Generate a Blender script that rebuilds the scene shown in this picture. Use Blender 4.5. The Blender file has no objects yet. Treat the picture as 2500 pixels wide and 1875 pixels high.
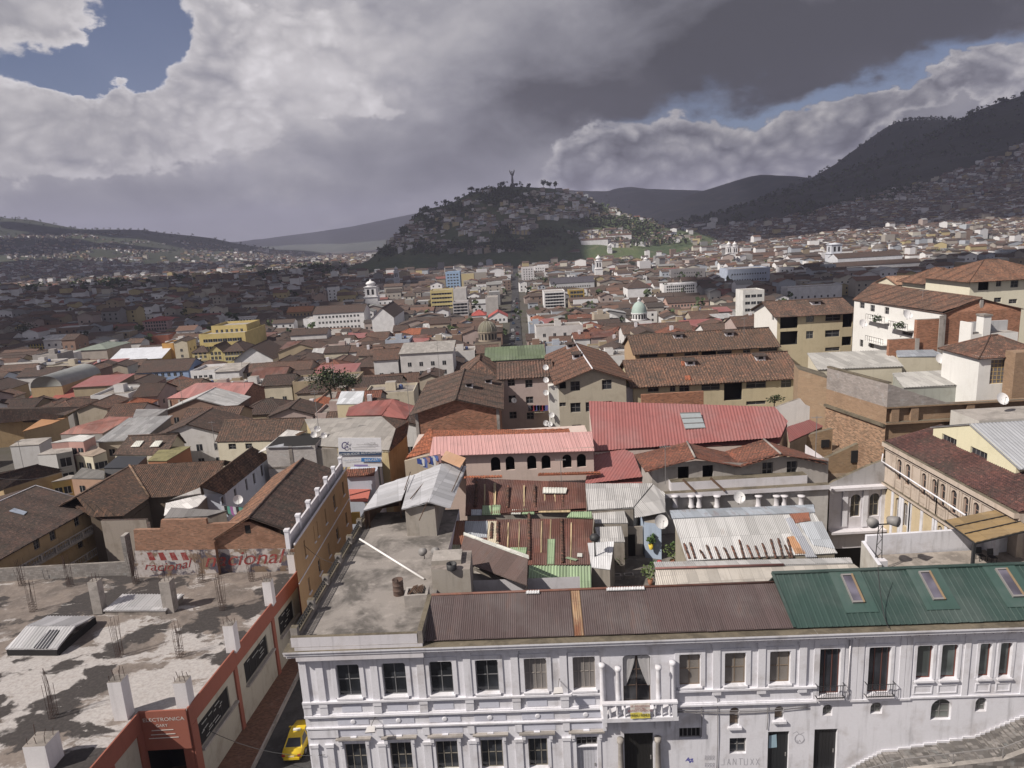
import bpy, math, random
from mathutils import Vector as V, noise as MN
rnd = random.Random(11)
SC = bpy.context.scene
COL = SC.collection
# ------------------------------------------------------------------ camera model (also used to measure the place)
F = 1700.; TH = math.radians(12.0); RO = math.radians(3.2); CZ = 38.
ct, st, cr, sr = math.cos(TH), math.sin(TH), math.cos(RO), math.sin(RO)
def ray(u, v):
    a = (u-1250)/F; b = -(v-937.5)/F
    X = a*cr+b*sr; U = -a*sr+b*cr
    return (X, ct+U*st, -st+U*ct)
def PZ(u, v, z):
    d = ray(u, v); t = (z-CZ)/d[2]; return V((d[0]*t, d[1]*t, z))
def PY(u, v, y):
    d = ray(u, v); t = y/d[1]; return V((d[0]*t, y, CZ+d[2]*t))
def PV(u, v, O, ax):                       # point where the sight line meets a vertical wall through O running along ax
    d = ray(u, v); n = (ax[1], -ax[0]); t = (O[0]*n[0]+O[1]*n[1])/(d[0]*n[0]+d[1]*n[1])
    return V((d[0]*t, d[1]*t, CZ+d[2]*t))
def proj(x, y, z):
    z -= CZ; w = y*ct-z*st; U = y*st+z*ct
    w = max(w, 1e-3)
    return (1250+F*(x*cr-U*sr)/w, 937.5-F*(x*sr+U*cr)/w)
CR = {0: (1, 0, 0), 1: (850/1709, 0, 1050), 2: (920/2212, 680, 1350), 3: (1000/2212, 1500, 1300), 4: (800/2212, 850, 950),
      5: (900/2212, 1600, 900), 6: (1000/2212, 1500, 600), 7: (800/2212, 700, 600), 8: (800/2212, 0, 550), 9: (850/2212, 850, 380),
      10: (850/2212, 1650, 200), 11: (950/2212, 0, 400), 12: (600/2212, 1150, 550), 13: (450/1357, 2050, 900), 14: (500/2212, 0, 1500),
      15: (450/2133, 0, 1050), 16: (550/2212, 400, 1050), 17: (400/1397, 400, 1400), 18: (500/2212, 0, 850), 19: (550/2212, 450, 800)}
def K(c, x, y):
    s, a, b = CR[c]; return a+x*s, b+y*s
def cY(c, x, y, Y): return PY(*K(c, x, y), Y)
def cZ(c, x, y, z): return PZ(*K(c, x, y), z)
SUN = V((-2.3, -1.15, 2.5)).normalized()     # towards the sun

# ------------------------------------------------------------------ objects
ORG = {}
def wloc(o): return ORG[o.name]
def tag(o, label=None, cat=None, group=None, kind=None):
    if label: o['label'] = label
    if cat: o['category'] = cat
    if group: o['group'] = group
    if kind: o['kind'] = kind
    return o
def thing(name, label, cat, loc, group=None):
    o = bpy.data.objects.new(name, None); COL.objects.link(o)
    o.location = loc; o.empty_display_size = .5
    ORG[o.name] = V(loc)
    return tag(o, label, cat, group)
def copy_tree(o, parent=None):
    c = o.copy(); COL.objects.link(c)
    if parent: c.parent = parent
    ORG[c.name] = V(ORG.get(o.name, V()))
    for ch in list(o.children): copy_tree(ch, c)
    return c

class MB:
    def __init__(s): s.v = []; s.f = []; s.uv = []; s.mi = []; s.mats = []; s.sm = []
    def m(s, mat):
        if mat not in s.mats: s.mats.append(mat)
        return s.mats.index(mat)
    def face(s, pts, mat, uv=None, smooth=False):
        i = len(s.v); pts = [V(p) for p in pts]; s.v += pts
        s.f.append(tuple(range(i, i+len(pts)))); s.mi.append(s.m(mat)); s.sm.append(smooth)
        if uv is None:
            n = V((0, 0, 0)); k = len(pts)
            for a in range(k): n += pts[a].cross(pts[(a+1) % k])
            n = (pts[1]-pts[0]).cross(pts[2]-pts[0]) if k == 3 else n
            if k > 3:
                n = V((0, 0, 0)); o = pts[0]
                for a in range(1, k-1): n += (pts[a]-o).cross(pts[a+1]-o)
            if n.length < 1e-12: n = V((0, 0, 1))
            n.normalize()
            if abs(n.z) > .995: uv = [(p.x, p.y) for p in pts]
            else:
                if n.z < 0: n = -n
                ax = V((0, 0, 1)).cross(n).normalized(); bx = n.cross(ax)
                uv = [(p.dot(ax), p.dot(bx)) for p in pts]
        s.uv += uv
    def mesh(s, vs, fs, mat, smooth=True, uvs=None):
        i = len(s.v); s.v += [V(p) for p in vs]; k = s.m(mat)
        for f in fs:
            s.f.append(tuple(i+j for j in f)); s.mi.append(k); s.sm.append(smooth)
            s.uv += [uvs[j] if uvs else (vs[j][0]+vs[j][1], vs[j][2]) for j in f]
    def box(s, lo, hi, mat, top=None):
        x0, y0, z0 = lo; x1, y1, z1 = hi
        s.obox([(x0, y0), (x1, y0), (x1, y1), (x0, y1)], z0, z1, mat, top)
    def obox(s, q, z0, z1, mat, top=None, bottom=True):
        k = len(q)
        zz0 = z0 if isinstance(z0, (list, tuple)) else [z0]*k; zz1 = z1 if isinstance(z1, (list, tuple)) else [z1]*k
        for i in range(k):
            j = (i+1) % k
            s.face([(q[i][0], q[i][1], zz0[i]), (q[j][0], q[j][1], zz0[j]), (q[j][0], q[j][1], zz1[j]), (q[i][0], q[i][1], zz1[i])], mat)
        s.face([(q[i][0], q[i][1], zz1[i]) for i in range(k)], top or mat)
        if bottom: s.face([(q[i][0], q[i][1], zz0[i]) for i in reversed(range(k))], mat)
    def slab(s, poly, t, mat):               # prism of any planar polygon, thickness t downwards along its normal
        poly = [V(p) for p in poly]; n = (poly[1]-poly[0]).cross(poly[2]-poly[0]).normalized()
        if n.z < 0: n = -n
        low = [p-n*t for p in poly]; k = len(poly)
        s.face(poly, mat); s.face(list(reversed(low)), mat)
        for i in range(k):
            j = (i+1) % k; s.face([low[i], low[j], poly[j], poly[i]], mat)
    def bar(s, a, b, w, mat, h=None):       # square bar between two points
        a = V(a); b = V(b); d = (b-a).normalized(); h = h or w
        r = d.cross(V((0, 0, 1)))
        r = V((1, 0, 0)) if r.length < 1e-3 else r.normalized()
        u = r.cross(d); c = []
        for p in (a, b): c.append([p+r*(w/2*i)+u*(h/2*j) for i, j in ((-1, -1), (1, -1), (1, 1), (-1, 1))])
        for i in range(4):
            j = (i+1) % 4; s.face([c[0][i], c[0][j], c[1][j], c[1][i]], mat)
        s.face(c[0][::-1], mat); s.face(c[1], mat)
    def tube(s, pts, r, mat, n=6, cap=True):
        pts = [V(p) for p in pts]; rings = []; k = len(pts)
        rr = r if isinstance(r, (list, tuple)) else [r]*k
        vs = []; fs = []
        for i, p in enumerate(pts):
            d = (pts[min(i+1, k-1)]-pts[max(i-1, 0)]).normalized()
            a = d.cross(V((0, 0, 1)))
            a = V((1, 0, 0)) if a.length < 1e-3 else a.normalized()
            b = a.cross(d)
            vs += [p+(a*math.cos(2*math.pi*j/n)+b*math.sin(2*math.pi*j/n))*rr[i] for j in range(n)]
        for i in range(k-1):
            for j in range(n): fs.append((i*n+j, i*n+(j+1) % n, (i+1)*n+(j+1) % n, (i+1)*n+j))
        if cap: fs.append(tuple(range(n))[::-1]); fs.append(tuple((k-1)*n+j for j in range(n)))
        s.mesh(vs, fs, mat, True)
    def lathe(s, c, prof, mat, n=16, smooth=True, cap=True, a0=0.):
        c = V(c); vs = []; fs = []; k = len(prof)
        for r, z in prof: vs += [c+V((r*math.cos(a0+2*math.pi*j/n), r*math.sin(a0+2*math.pi*j/n), z)) for j in range(n)]
        for i in range(k-1):
            for j in range(n): fs.append((i*n+j, i*n+(j+1) % n, (i+1)*n+(j+1) % n, (i+1)*n+j))
        if cap: fs.append(tuple((k-1)*n+j for j in range(n)))
        s.mesh(vs, fs, mat, smooth)
    def corr(s, poly, mat, per=.2, amp=.03, ns=4, shape='sin', ax=None, under=None, th=.05):
        """corrugated sheet / barrel tiles filling a convex sloped polygon; ridges run up the slope"""
        poly = [V(p) for p in poly]; n = V(); o = poly[0]
        for a in range(1, len(poly)-1): n += (poly[a]-o).cross(poly[a+1]-o)
        n.normalize()
        if n.z < 0: n = -n
        if ax is None:
            ax = V((0, 0, 1)).cross(n)
            ax = V((1, 0, 0)) if ax.length < 1e-3 else ax.normalized()
        else: ax = (V(ax)-n*n.dot(V(ax))).normalized()
        bx = n.cross(ax); P = [((p-o).dot(ax), (p-o).dot(bx)) for p in poly]
        a0 = min(p[0] for p in P); a1 = max(p[0] for p in P); N = max(2, int((a1-a0)/per*ns)); N = min(N, 2400)
        off = rnd.random()*5; vs = []; uv = []; fs = []
        for i in range(N+1):
            a = a0+(a1-a0)*i/N; a = min(max(a, a0+1e-5), a1-1e-5); bs = []
            for k in range(len(P)):
                (p0, q0), (p1, q1) = P[k], P[(k+1) % len(P)]
                if (p0-a)*(p1-a) <= 0 and abs(p1-p0) > 1e-9: bs.append(q0+(q1-q0)*(a-p0)/(p1-p0))
            if len(bs) < 2: bs = [P[0][1]]*2
            b0, b1 = min(bs), max(bs); t = a/per*2*math.pi
            h = amp*(math.cos(t) if shape == 'sin' else (1 if math.cos(t) > .75 else -.6) if shape == 'rib' else 2*abs(math.cos(t/2))-1)
            if shape == 'tile': h += .06*MN.noise(V((a*.3+off, 3, 0)))+.02*MN.noise(V((a*2.1, off, 0)))
            if b1-b0 > 1.: j_ = MN.noise(V((math.floor(a/.85)*3.7+off, off, 1)))*.09 if shape != 'tile' else MN.noise(V((math.floor(a/per)*3.7, off, 2)))*.07; b0 += j_; b1 += j_*.5
            for b in (b0, b1):
                vs.append(o+ax*a+bx*b+n*h); uv.append((a+off, b+off))
            if i: k = 2*i; fs.append((k-2, k, k+1, k-1))
        s.mesh(vs, fs, mat, shape != 'rib', uv)
        if th:
            u = under or mat; d = n*(amp+.012); low = [p-d for p in poly]; lo2 = [p-d-n*th for p in poly]; k = len(poly)
            s.face(lo2[::-1], u); s.face(low, u)
            for i in range(k):
                j = (i+1) % k; s.face([lo2[i], lo2[j], low[j], low[i]], u)
    def build(s, name, parent=None):
        me = bpy.data.meshes.new(name); o0 = ORG[parent.name] if parent else V((0, 0, 0))
        me.from_pydata([tuple(p-o0) for p in s.v], [], s.f)
        for m in s.mats: me.materials.append(m)
        me.polygons.foreach_set('material_index', s.mi); me.polygons.foreach_set('use_smooth', s.sm)
        l = me.uv_layers.new(name='UVMap'); l.data.foreach_set('uv', [c for q in s.uv for c in q])
        me.update()
        o = bpy.data.objects.new(name, me); COL.objects.link(o)
        if parent: o.parent = parent
        ORG[o.name] = o0
        return o
def solo(mb, name, label=None, cat=None, loc=None, group=None, kind=None):      # a thing that is one mesh
    if loc is None: loc = (0, 0, 0)
    loc = V(loc); mb.v = [p-loc for p in mb.v]; o = mb.build(name); o.location = loc; ORG[o.name] = loc
    return tag(o, label, cat, group, kind)

# ------------------------------------------------------------------ materials
class NT:
    def __init__(s, name):
        s.mat = bpy.data.materials.new(name); s.mat.use_nodes = True; s.t = s.mat.node_tree
        s.b = s.t.nodes['Principled BSDF']
    def n(s, typ, **kw):
        x = s.t.nodes.new(typ)
        for k, v in kw.items():
            if k.startswith('_'): setattr(x, k[1:], v)
            else:
                i = x.inputs[int(k[1:])] if k[0] == 'i' and k[1:].isdigit() else x.inputs[k.replace('__', ' ')]
                if isinstance(v, bpy.types.NodeSocket): s.t.links.new(v, i)
                else: i.default_value = v
        return x
    def uv(s, sx=1, sy=1, ox=0.):
        t = s.n('ShaderNodeUVMap'); return s.n('ShaderNodeMapping', Vector=t.outputs[0], Scale=(sx, sy, 1), Location=(ox, 0, 0)).outputs[0]
    def pos(s, sc=1.):
        t = s.n('ShaderNodeTexCoord'); return s.n('ShaderNodeMapping', Vector=t.outputs['Object'], Scale=(sc, sc, sc)).outputs[0]
    def noise(s, vec, scale, detail=5, rough=.55, dist=0.):
        return s.n('ShaderNodeTexNoise', Vector=vec, Scale=scale, Detail=detail, Roughness=rough, Distortion=dist).outputs[0]
    def ramp(s, f, a, b, c0=0., c1=1.):
        return s.n('ShaderNodeMapRange', Value=f, i1=a, i2=b, i3=c0, i4=c1, _interpolation_type='SMOOTHSTEP').outputs[0]
    def mix(s, f, a, b, mode='MIX'):
        def c(x): return (*x, 1) if isinstance(x, (tuple, list)) and len(x) == 3 else x
        return s.n('ShaderNodeMix', _data_type='RGBA', _blend_type=mode, i0=f, i6=c(a), i7=c(b)).outputs[2]
    def math(s, op, a, b=0., c=0.):
        return s.n('ShaderNodeMath', _operation=op, i0=a, i1=b, i2=c).outputs[0]
    def bump(s, h, strength=.3, dist=.05):
        s.set('Normal', s.n('ShaderNodeBump', Height=h, Strength=strength, Distance=dist).outputs[0])
    def set(s, k, v):
        i = s.b.inputs[k]
        if isinstance(v, bpy.types.NodeSocket): s.t.links.new(v, i)
        else: i.default_value = (*v, 1) if isinstance(v, tuple) and len(v) == 3 else v
_mc = {}
def cached(fn):
    def g(*a, **k):
        key = (fn.__name__, a, tuple(sorted(k.items())))
        if key not in _mc: _mc[key] = fn(*a, **k)
        return _mc[key]
    return g
def sc3(c, k): return tuple(min(1., x*k) for x in c)
@cached
def plaster(col, dirt=.35, rough=.9):
    n = NT('plaster'); uv = n.uv(); st_ = n.uv(1.3, .13, 3.)
    a = n.ramp(n.noise(uv, .45, 7, .62), .48, .72); b = n.ramp(n.noise(st_, 1.5, 6, .6), .5, .75)
    c = n.noise(uv, 6, 4)
    x = n.mix(n.math('MULTIPLY', a, dirt), col, sc3((col[0]*.8+.02, col[1]*.74+.02, col[2]*.68+.02), .72))
    x = n.mix(n.math('MULTIPLY', b, dirt*.8), x, sc3(col, .45))
    x = n.mix(n.ramp(c, .3, .7, 0, .16), x, sc3(col, .7))
    n.set('Base Color', x); n.set('Roughness', rough); n.bump(c, .12, .03)
    return n.mat
@cached
def tiles(c1=(.15, .085, .06), c2=(.09, .062, .05), moss=.5, cu=.26, cv=.36):
    c1 = (c1[0]*.84, c1[1]*.8, c1[2]*.84); c2 = (c2[0]*.74, c2[1]*.76, c2[2]*.84)
    n = NT('clay_tiles'); uv = n.uv()
    b = n.n('ShaderNodeTexBrick', _offset=0., Vector=uv, Color1=(*c1, 1), Color2=(*c2, 1), Mortar=(*sc3(c2, .35), 1), Scale=1., Brick__Width=cu, Row__Height=cv, Mortar__Size=.03, Mortar__Smooth=.6, Bias=-.1)
    big = n.ramp(n.noise(uv, .16, 6, .65), .42, .62); sm = n.noise(uv, 1.1, 5, .7)
    x = n.mix(n.math('MULTIPLY', big, moss), b.outputs[0], (.052, .046, .04))
    x = n.mix(n.ramp(sm, .55, .75, 0, .5), x, sc3(c1, 1.75))
    x = n.mix(n.ramp(n.noise(n.uv(.7, .2, 5), 2., 4), .55, .8, 0, .5), x, sc3(c2, .5))
    t_ = n.noise(uv, 2.4, 4, .75); x = n.mix(n.ramp(t_, .5, .34, 0, .75), x, sc3(c2, .4)); x = n.mix(n.ramp(t_, .54, .7, 0, .8), x, (c1[0]*1.9+.02, c1[1]*1.75+.015, c1[2]*1.7+.012)); x = n.mix(n.ramp(n.noise(n.uv(1, 1, 11), .45, 6, .7), .52, .7, 0, .5), x, (c1[0]*1.3, c1[1]*1.05, c1[2]))
    n.set('Base Color', x); n.set('Roughness', .95)
    n.bump(n.math('ADD', b.outputs[1], n.math('MULTIPLY', sm, .8)), .5, .05)
    return n.mat
@cached
def sheet(col, rust=.3, rcol=(.16, .055, .035), w=.85, l=2.6, rough=.55, metal=.0, var=.25):
    n = NT('sheet_metal'); uv = n.uv()
    b = n.n('ShaderNodeTexBrick', _offset=0., Vector=uv, Color1=(*sc3(col, 1+var), 1), Color2=(*sc3(col, 1-var), 1), Mortar=(*sc3(col, .55), 1), Scale=1., Brick__Width=w, Row__Height=l, Mortar__Size=.018, Mortar__Smooth=.5, Bias=0.)
    r = n.noise(n.uv(1.6, .28, 1.), .9, 7, .65); r2 = n.noise(uv, .25, 4)
    f = n.ramp(n.math('ADD', n.math('MULTIPLY', r, .7), n.math('MULTIPLY', r2, .3)), .62-.3*rust, .74-.3*rust)
    x = n.mix(n.math('MULTIPLY', f, min(1, rust*1.5)), b.outputs[0], n.mix(n.noise(uv, 3, 3), rcol, sc3(rcol, .5)))
    x = n.mix(n.ramp(n.noise(n.uv(2.5, .2, 9), 2.2, 5), .5, .75, 0, .35), x, sc3(col, .45))
    x = n.mix(n.ramp(n.noise(uv, .13, 5, .65), .42, .62, 0, .38), x, (col[0]*.6+.1, col[1]*.6+.1, col[2]*.6+.1)); x = n.mix(n.ramp(n.noise(uv, .5, 7, .7), .5, .7, 0, .35), x, sc3(col, .6))
    n.set('Base Color', x); n.set('Roughness', n.math('ADD', n.math('MULTIPLY', f, .4), rough)); n.set('Metallic', metal)
    return n.mat
@cached
def brick(col=(.3, .115, .06), mort=(.3, .24, .2), w=.3, h=.12, mix=.45, dirt=.4):
    n = NT('brickwork'); uv = n.uv()
    b = n.n('ShaderNodeTexBrick', Vector=uv, Color1=(*sc3(col, 1+mix*.5), 1), Color2=(*sc3(col, 1-mix), 1), Mortar=(*mort, 1), Scale=1., Brick__Width=w, Row__Height=h, Mortar__Size=.018, Mortar__Smooth=.3, Bias=0.)
    x = n.mix(n.ramp(n.noise(uv, .4, 6, .65), .48, .7, 0, dirt), b.outputs[0], sc3(col, .5))
    x = n.mix(n.ramp(n.noise(uv, 1.2, 5, .6), .55, .75, 0, .45), x, sc3((col[0]*1.1+.05, col[1]*1.3+.05, col[2]*1.4+.05), 1.1))
    n.set('Base Color', x); n.set('Roughness', .95); n.bump(b.outputs[1], -.5, .02)
    return n.mat
@cached
def concrete(col=(.27, .24, .22), dark=.45, scale=.35):
    n = NT('concrete'); uv = n.uv()
    a = n.noise(uv, scale, 8, .65, .4); b = n.noise(uv, scale*4, 6, .6); c = n.noise(uv, 9, 3)
    x = n.mix(n.ramp(a, .42, .62, 0, .9), col, sc3(col, dark))
    x = n.mix(n.ramp(b, .52, .72, 0, .6), x, sc3(col, 1.45))
    x = n.mix(n.ramp(c, .35, .7, 0, .2), x, sc3(col, .5))
    n.set('Base Color', x); n.set('Roughness', .95); n.bump(b, .25, .05)
    return n.mat
@cached
def paint(col, rough=.5, metal=0.):
    n = NT('paint'); c = n.noise(n.pos(2.), 1.5, 5)
    n.set('Base Color', n.mix(n.ramp(c, .35, .7, 0, .3), col, sc3(col, .72))); n.set('Roughness', rough); n.set('Metallic', metal)
    return n.mat
@cached
def glass(col=(.018, .02, .024), rough=.12):
    n = NT('window_glass'); c = n.noise(n.pos(1.), .45, 2)
    n.set('Base Color', n.mix(n.ramp(c, .4, .65), col, sc3(col, 2.4))); n.set('Roughness', rough); n.b.inputs['Specular IOR Level'].default_value = .45
    return n.mat
DARK = None
WHITE = plaster((.69, .685, .74), .7); WHITE2 = plaster((.62, .6, .64), .5)
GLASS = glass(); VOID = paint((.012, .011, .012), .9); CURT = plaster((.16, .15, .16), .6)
IRON = paint((.03, .03, .033), .6); WOOD = paint((.1, .06, .04), .7)
TILE = tiles(); TILE_D = tiles((.105, .07, .055), (.075, .055, .047), .55); TILE_R = tiles((.26, .1, .06), (.17, .085, .06), .35); TILE_O = tiles((.42, .15, .075), (.3, .11, .06), .15)
CONC = concrete(); CONC_L = concrete((.36, .33, .31), .6)
BRICK = brick(); ADOBE = brick((.3, .2, .12), (.27, .2, .14), .4, .15, .2, .4)
FRAMEW = paint((.55, .53, .53), .6); FRAMEB = paint((.11, .075, .06), .6); FRAMEG = paint((.22, .21, .21), .6)

# ------------------------------------------------------------------ terrain height
def lerp(a, b, t): return a+(b-a)*t
def sm(t): t = max(0., min(1., t)); return t*t*(3-2*t)
def G(x, y):
    z = -2.-max(0., min(y, 420.)-60.)*.042
    z += .11*max(0., min(x, 140.)-24.)*(1-sm((y-180)/260.))*sm((y-30)/40)
    return z
# ------------------------------------------------------------------ hills: each a ridge measured on the skyline at its own distance, with flanks towards and away
HILLS = []
class Hill:
    def __init__(s, pts, y, wf, wb, zf, p=1.3, bump=0., yb=None):
        s.r = sorted(((q.x, q.z) for q in (PY(u, v, y) for u, v in pts))); s.y = y; s.wf = wf; s.wb = wb; s.zf = zf; s.p = p; s.bump = bump
        HILLS.append(s)
    def ridge(s, x):
        r = s.r
        if x <= r[0][0]: return max(s.zf-20, r[0][1]-(r[0][0]-x)*.35)
        if x >= r[-1][0]: return max(s.zf-20, r[-1][1]-(x-r[-1][0])*.35) if not getattr(s, 'keep', 0) else r[-1][1]
        for (a, za), (b, zb) in zip(r, r[1:]):
            if x <= b: return lerp(za, zb, (x-a)/(b-a))
    def z(s, x, y):
        zr = s.ridge(x); t = (y-s.y)/(s.wf if y < s.y else s.wb)
        if abs(t) >= 1: return -1e3
        k = 1-abs(t)**s.p
        b = s.bump*(MN.noise(V((x/s.wf*5, y/s.wf*5, s.y)))+.5*MN.noise(V((x/s.wf*13, y/s.wf*13, s.y))))*min(1, 4*abs(t))*(1-abs(t))
        return s.zf+(zr-s.zf)*k+b*max(0, min(1, (zr-s.zf)/60))
    def build(s, name, mat, nx=120, nf=40, nb=8, pad=.35):
        x0, x1 = s.r[0][0], s.r[-1][0]; pd = (x1-x0)*pad; x0 -= pd; x1 += pd
        ys = [s.y-s.wf*(1-(i/nf))*.999 for i in range(nf+1)]+[s.y+s.wb*(i+1)/nb*.999 for i in range(nb)]
        vs = []; fs = []
        for y in ys:
            for i in range(nx+1):
                x = x0+(x1-x0)*i/nx; vs.append(V((x, y, s.z(x, y))))
        for j in range(len(ys)-1):
            for i in range(nx): a = j*(nx+1)+i; fs.append((a, a+1, a+nx+2, a+nx+1))
        mb = MB(); mb.mesh(vs, fs, mat, True, [(v.x, v.y) for v in vs])
        return solo(mb, name, kind='structure')
def HZ(x, y): return max([G(x, y)]+[h.z(x, y) for h in HILLS])
def hillmat(g1, g2, bare, sc_, bareamt=.55):
    n = NT('hillside'); p = n.pos(1.)
    a = n.noise(p, sc_, 8, .65, .3); b = n.noise(p, sc_*4, 6, .6); c = n.noise(p, sc_*.5, 3)
    x = n.mix(n.ramp(a, .4, .6), g1, g2); x = n.mix(n.ramp(b, bareamt, bareamt+.12, 0, .8), x, bare); x = n.mix(n.ramp(c, .45, .6, 0, .5), x, sc3(g1, .6))
    n.set('Base Color', x); n.set('Roughness', 1.); n.bump(b, .8, 6.)
    return n.mat
PANE = Hill([(905, 634), (919, 630), (935, 606), (961, 583), (992, 552), (1027, 519), (1057, 507), (1096, 500), (1127, 482), (1150, 470), (1196, 465), (1234, 455), (1273, 456), (1350, 460), (1388, 470), (1419, 477), (1450, 490), (1472, 503), (1503, 516), (1534, 531), (1580, 541), (1619, 552), (1680, 566)], 1640, 370, 300, -24, 1.25, 14)
PANE.build('hill', hillmat((.045, .07, .03), (.08, .105, .042), (.13, .125, .075), .011), 130, 46)
RMT = Hill([(1560, 568), (1650, 545), (1760, 520), (1861, 488), (1977, 452), (2053, 425), (2111, 402), (2161, 380), (2207, 360), (2265, 335), (2322, 304), (2342, 294), (2369, 277), (2419, 257), (2500, 232), (2620, 190), (2800, 170)], 2300, 1250, 700, -18, 1.25, 26); RMT.keep = 1
RMT.build('hill', hillmat((.018, .025, .017), (.03, .038, .02), (.055, .05, .035), .006, .62), 150, 50, 8, .0)
DOME = Hill([(1830, 500), (1861, 482), (1977, 437), (2053, 393), (2111, 351), (2161, 312), (2190, 298), (2215, 294), (2265, 292), (2322, 296), (2400, 330), (2500, 400)], 3300, 900, 700, -18, 1.5, 20)
DOME.build('hill', hillmat((.022, .03, .018), (.032, .04, .022), (.05, .05, .03), .004), 90, 24)
BK2 = Hill([(1560, 520), (1640, 492), (1690, 474), (1746, 457), (1796, 441), (1831, 431), (1861, 426), (1900, 430), (1919, 433), (1977, 437), (2060, 446), (2200, 470)], 4600, 1500, 900, -20, 1.3, 30)
BK2.build('hill', hillmat((.02, .028, .018), (.03, .038, .021), (.055, .053, .034), .003, .5), 90, 24)
BK1 = Hill([(1240, 500), (1330, 470), (1376, 464), (1426, 466), (1484, 467), (1503, 460), (1538, 456), (1580, 461), (1640, 463), (1720, 466), (1800, 480)], 6200, 1800, 900, -20, 1.3, 40)
BK1.build('hill', hillmat((.02, .028, .018), (.03, .038, .021), (.055, .053, .034), .0025, .5), 90, 24)
LEF = Hill([(-200, 520), (-80, 524), (0, 532), (73, 536), (129, 547), (172, 556), (206, 560), (258, 560), (344, 561), (408, 570), (472, 576), (515, 581), (576, 594), (660, 608), (760, 616)], 4300, 2500, 900, -22, 1.15, 45)
LEF.build('hill', hillmat((.024, .034, .022), (.04, .047, .027), (.1, .09, .07), .004, .58), 120, 40)
FAR = Hill([(420, 606), (500, 601), (576, 594), (630, 585), (687, 577), (773, 566), (859, 553), (950, 534), (1060, 512), (1200, 500)], 9500, 3200, 1500, -22, 1.2, 60)
FAR.build('hill', hillmat((.035, .045, .03), (.05, .06, .036), (.09, .085, .06), .002), 90, 20)
# the ground, one sheet out past the far hills
def ground_sheet():
    n = NT('city_ground'); p = n.pos(1.); a = n.noise(p, .05, 6); b = n.noise(p, .6, 5)
    n.set('Base Color', n.mix(n.ramp(a, .4, .62), n.mix(b, (.05, .045, .04), (.09, .08, .07)), (.06, .056, .04))); n.set('Roughness', 1.)
    vs = []; fs = []; ys = [-60, 0, 20, 30, 40, 50, 60, 80, 100, 130, 160, 200, 240, 280, 330, 380, 420, 500, 700, 1000, 1500, 2200, 3500, 6000, 12000, 20000]
    us = [-1.6+3.2*i/48 for i in range(49)]
    for y in ys:
        for u in us: x = u*(y+110 if y > 0 else 110); vs.append(V((x, y, G(x, y)-.3)))
    k = len(us)
    for j in range(len(ys)-1):
        for i in range(k-1): fs.append((j*k+i, j*k+i+1, (j+1)*k+i+1, (j+1)*k+i))
    mb = MB(); mb.mesh(vs, fs, n.mat, True, [(v.x, v.y) for v in vs]); solo(mb, 'ground', kind='structure')
ground_sheet()
# ------------------------------------------------------------------ camera, sun, sky
cam = bpy.data.cameras.new('camera'); co = bpy.data.objects.new('camera', cam); COL.objects.link(co); SC.camera = co
cam.sensor_width = 36.; cam.lens = F/2500*36; cam.clip_start = .5; cam.clip_end = 40000
from mathutils import Matrix
Xc = V((cr, -sr*st, -sr*ct)); Yc = V((sr, cr*st, cr*ct)); Zc = -V((0, ct, -st))
co.matrix_world = Matrix(((Xc.x, Yc.x, Zc.x, 0), (Xc.y, Yc.y, Zc.y, 0), (Xc.z, Yc.z, Zc.z, CZ), (0, 0, 0, 1)))
sl = bpy.data.lights.new('sun', 'SUN'); so = bpy.data.objects.new('sun', sl); COL.objects.link(so)
sl.energy = 5.; sl.angle = math.radians(.53); sl.color = (1., .93, .83); so.rotation_euler = SUN.to_track_quat('Z', 'Y').to_euler()
so.location = SUN*300
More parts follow.
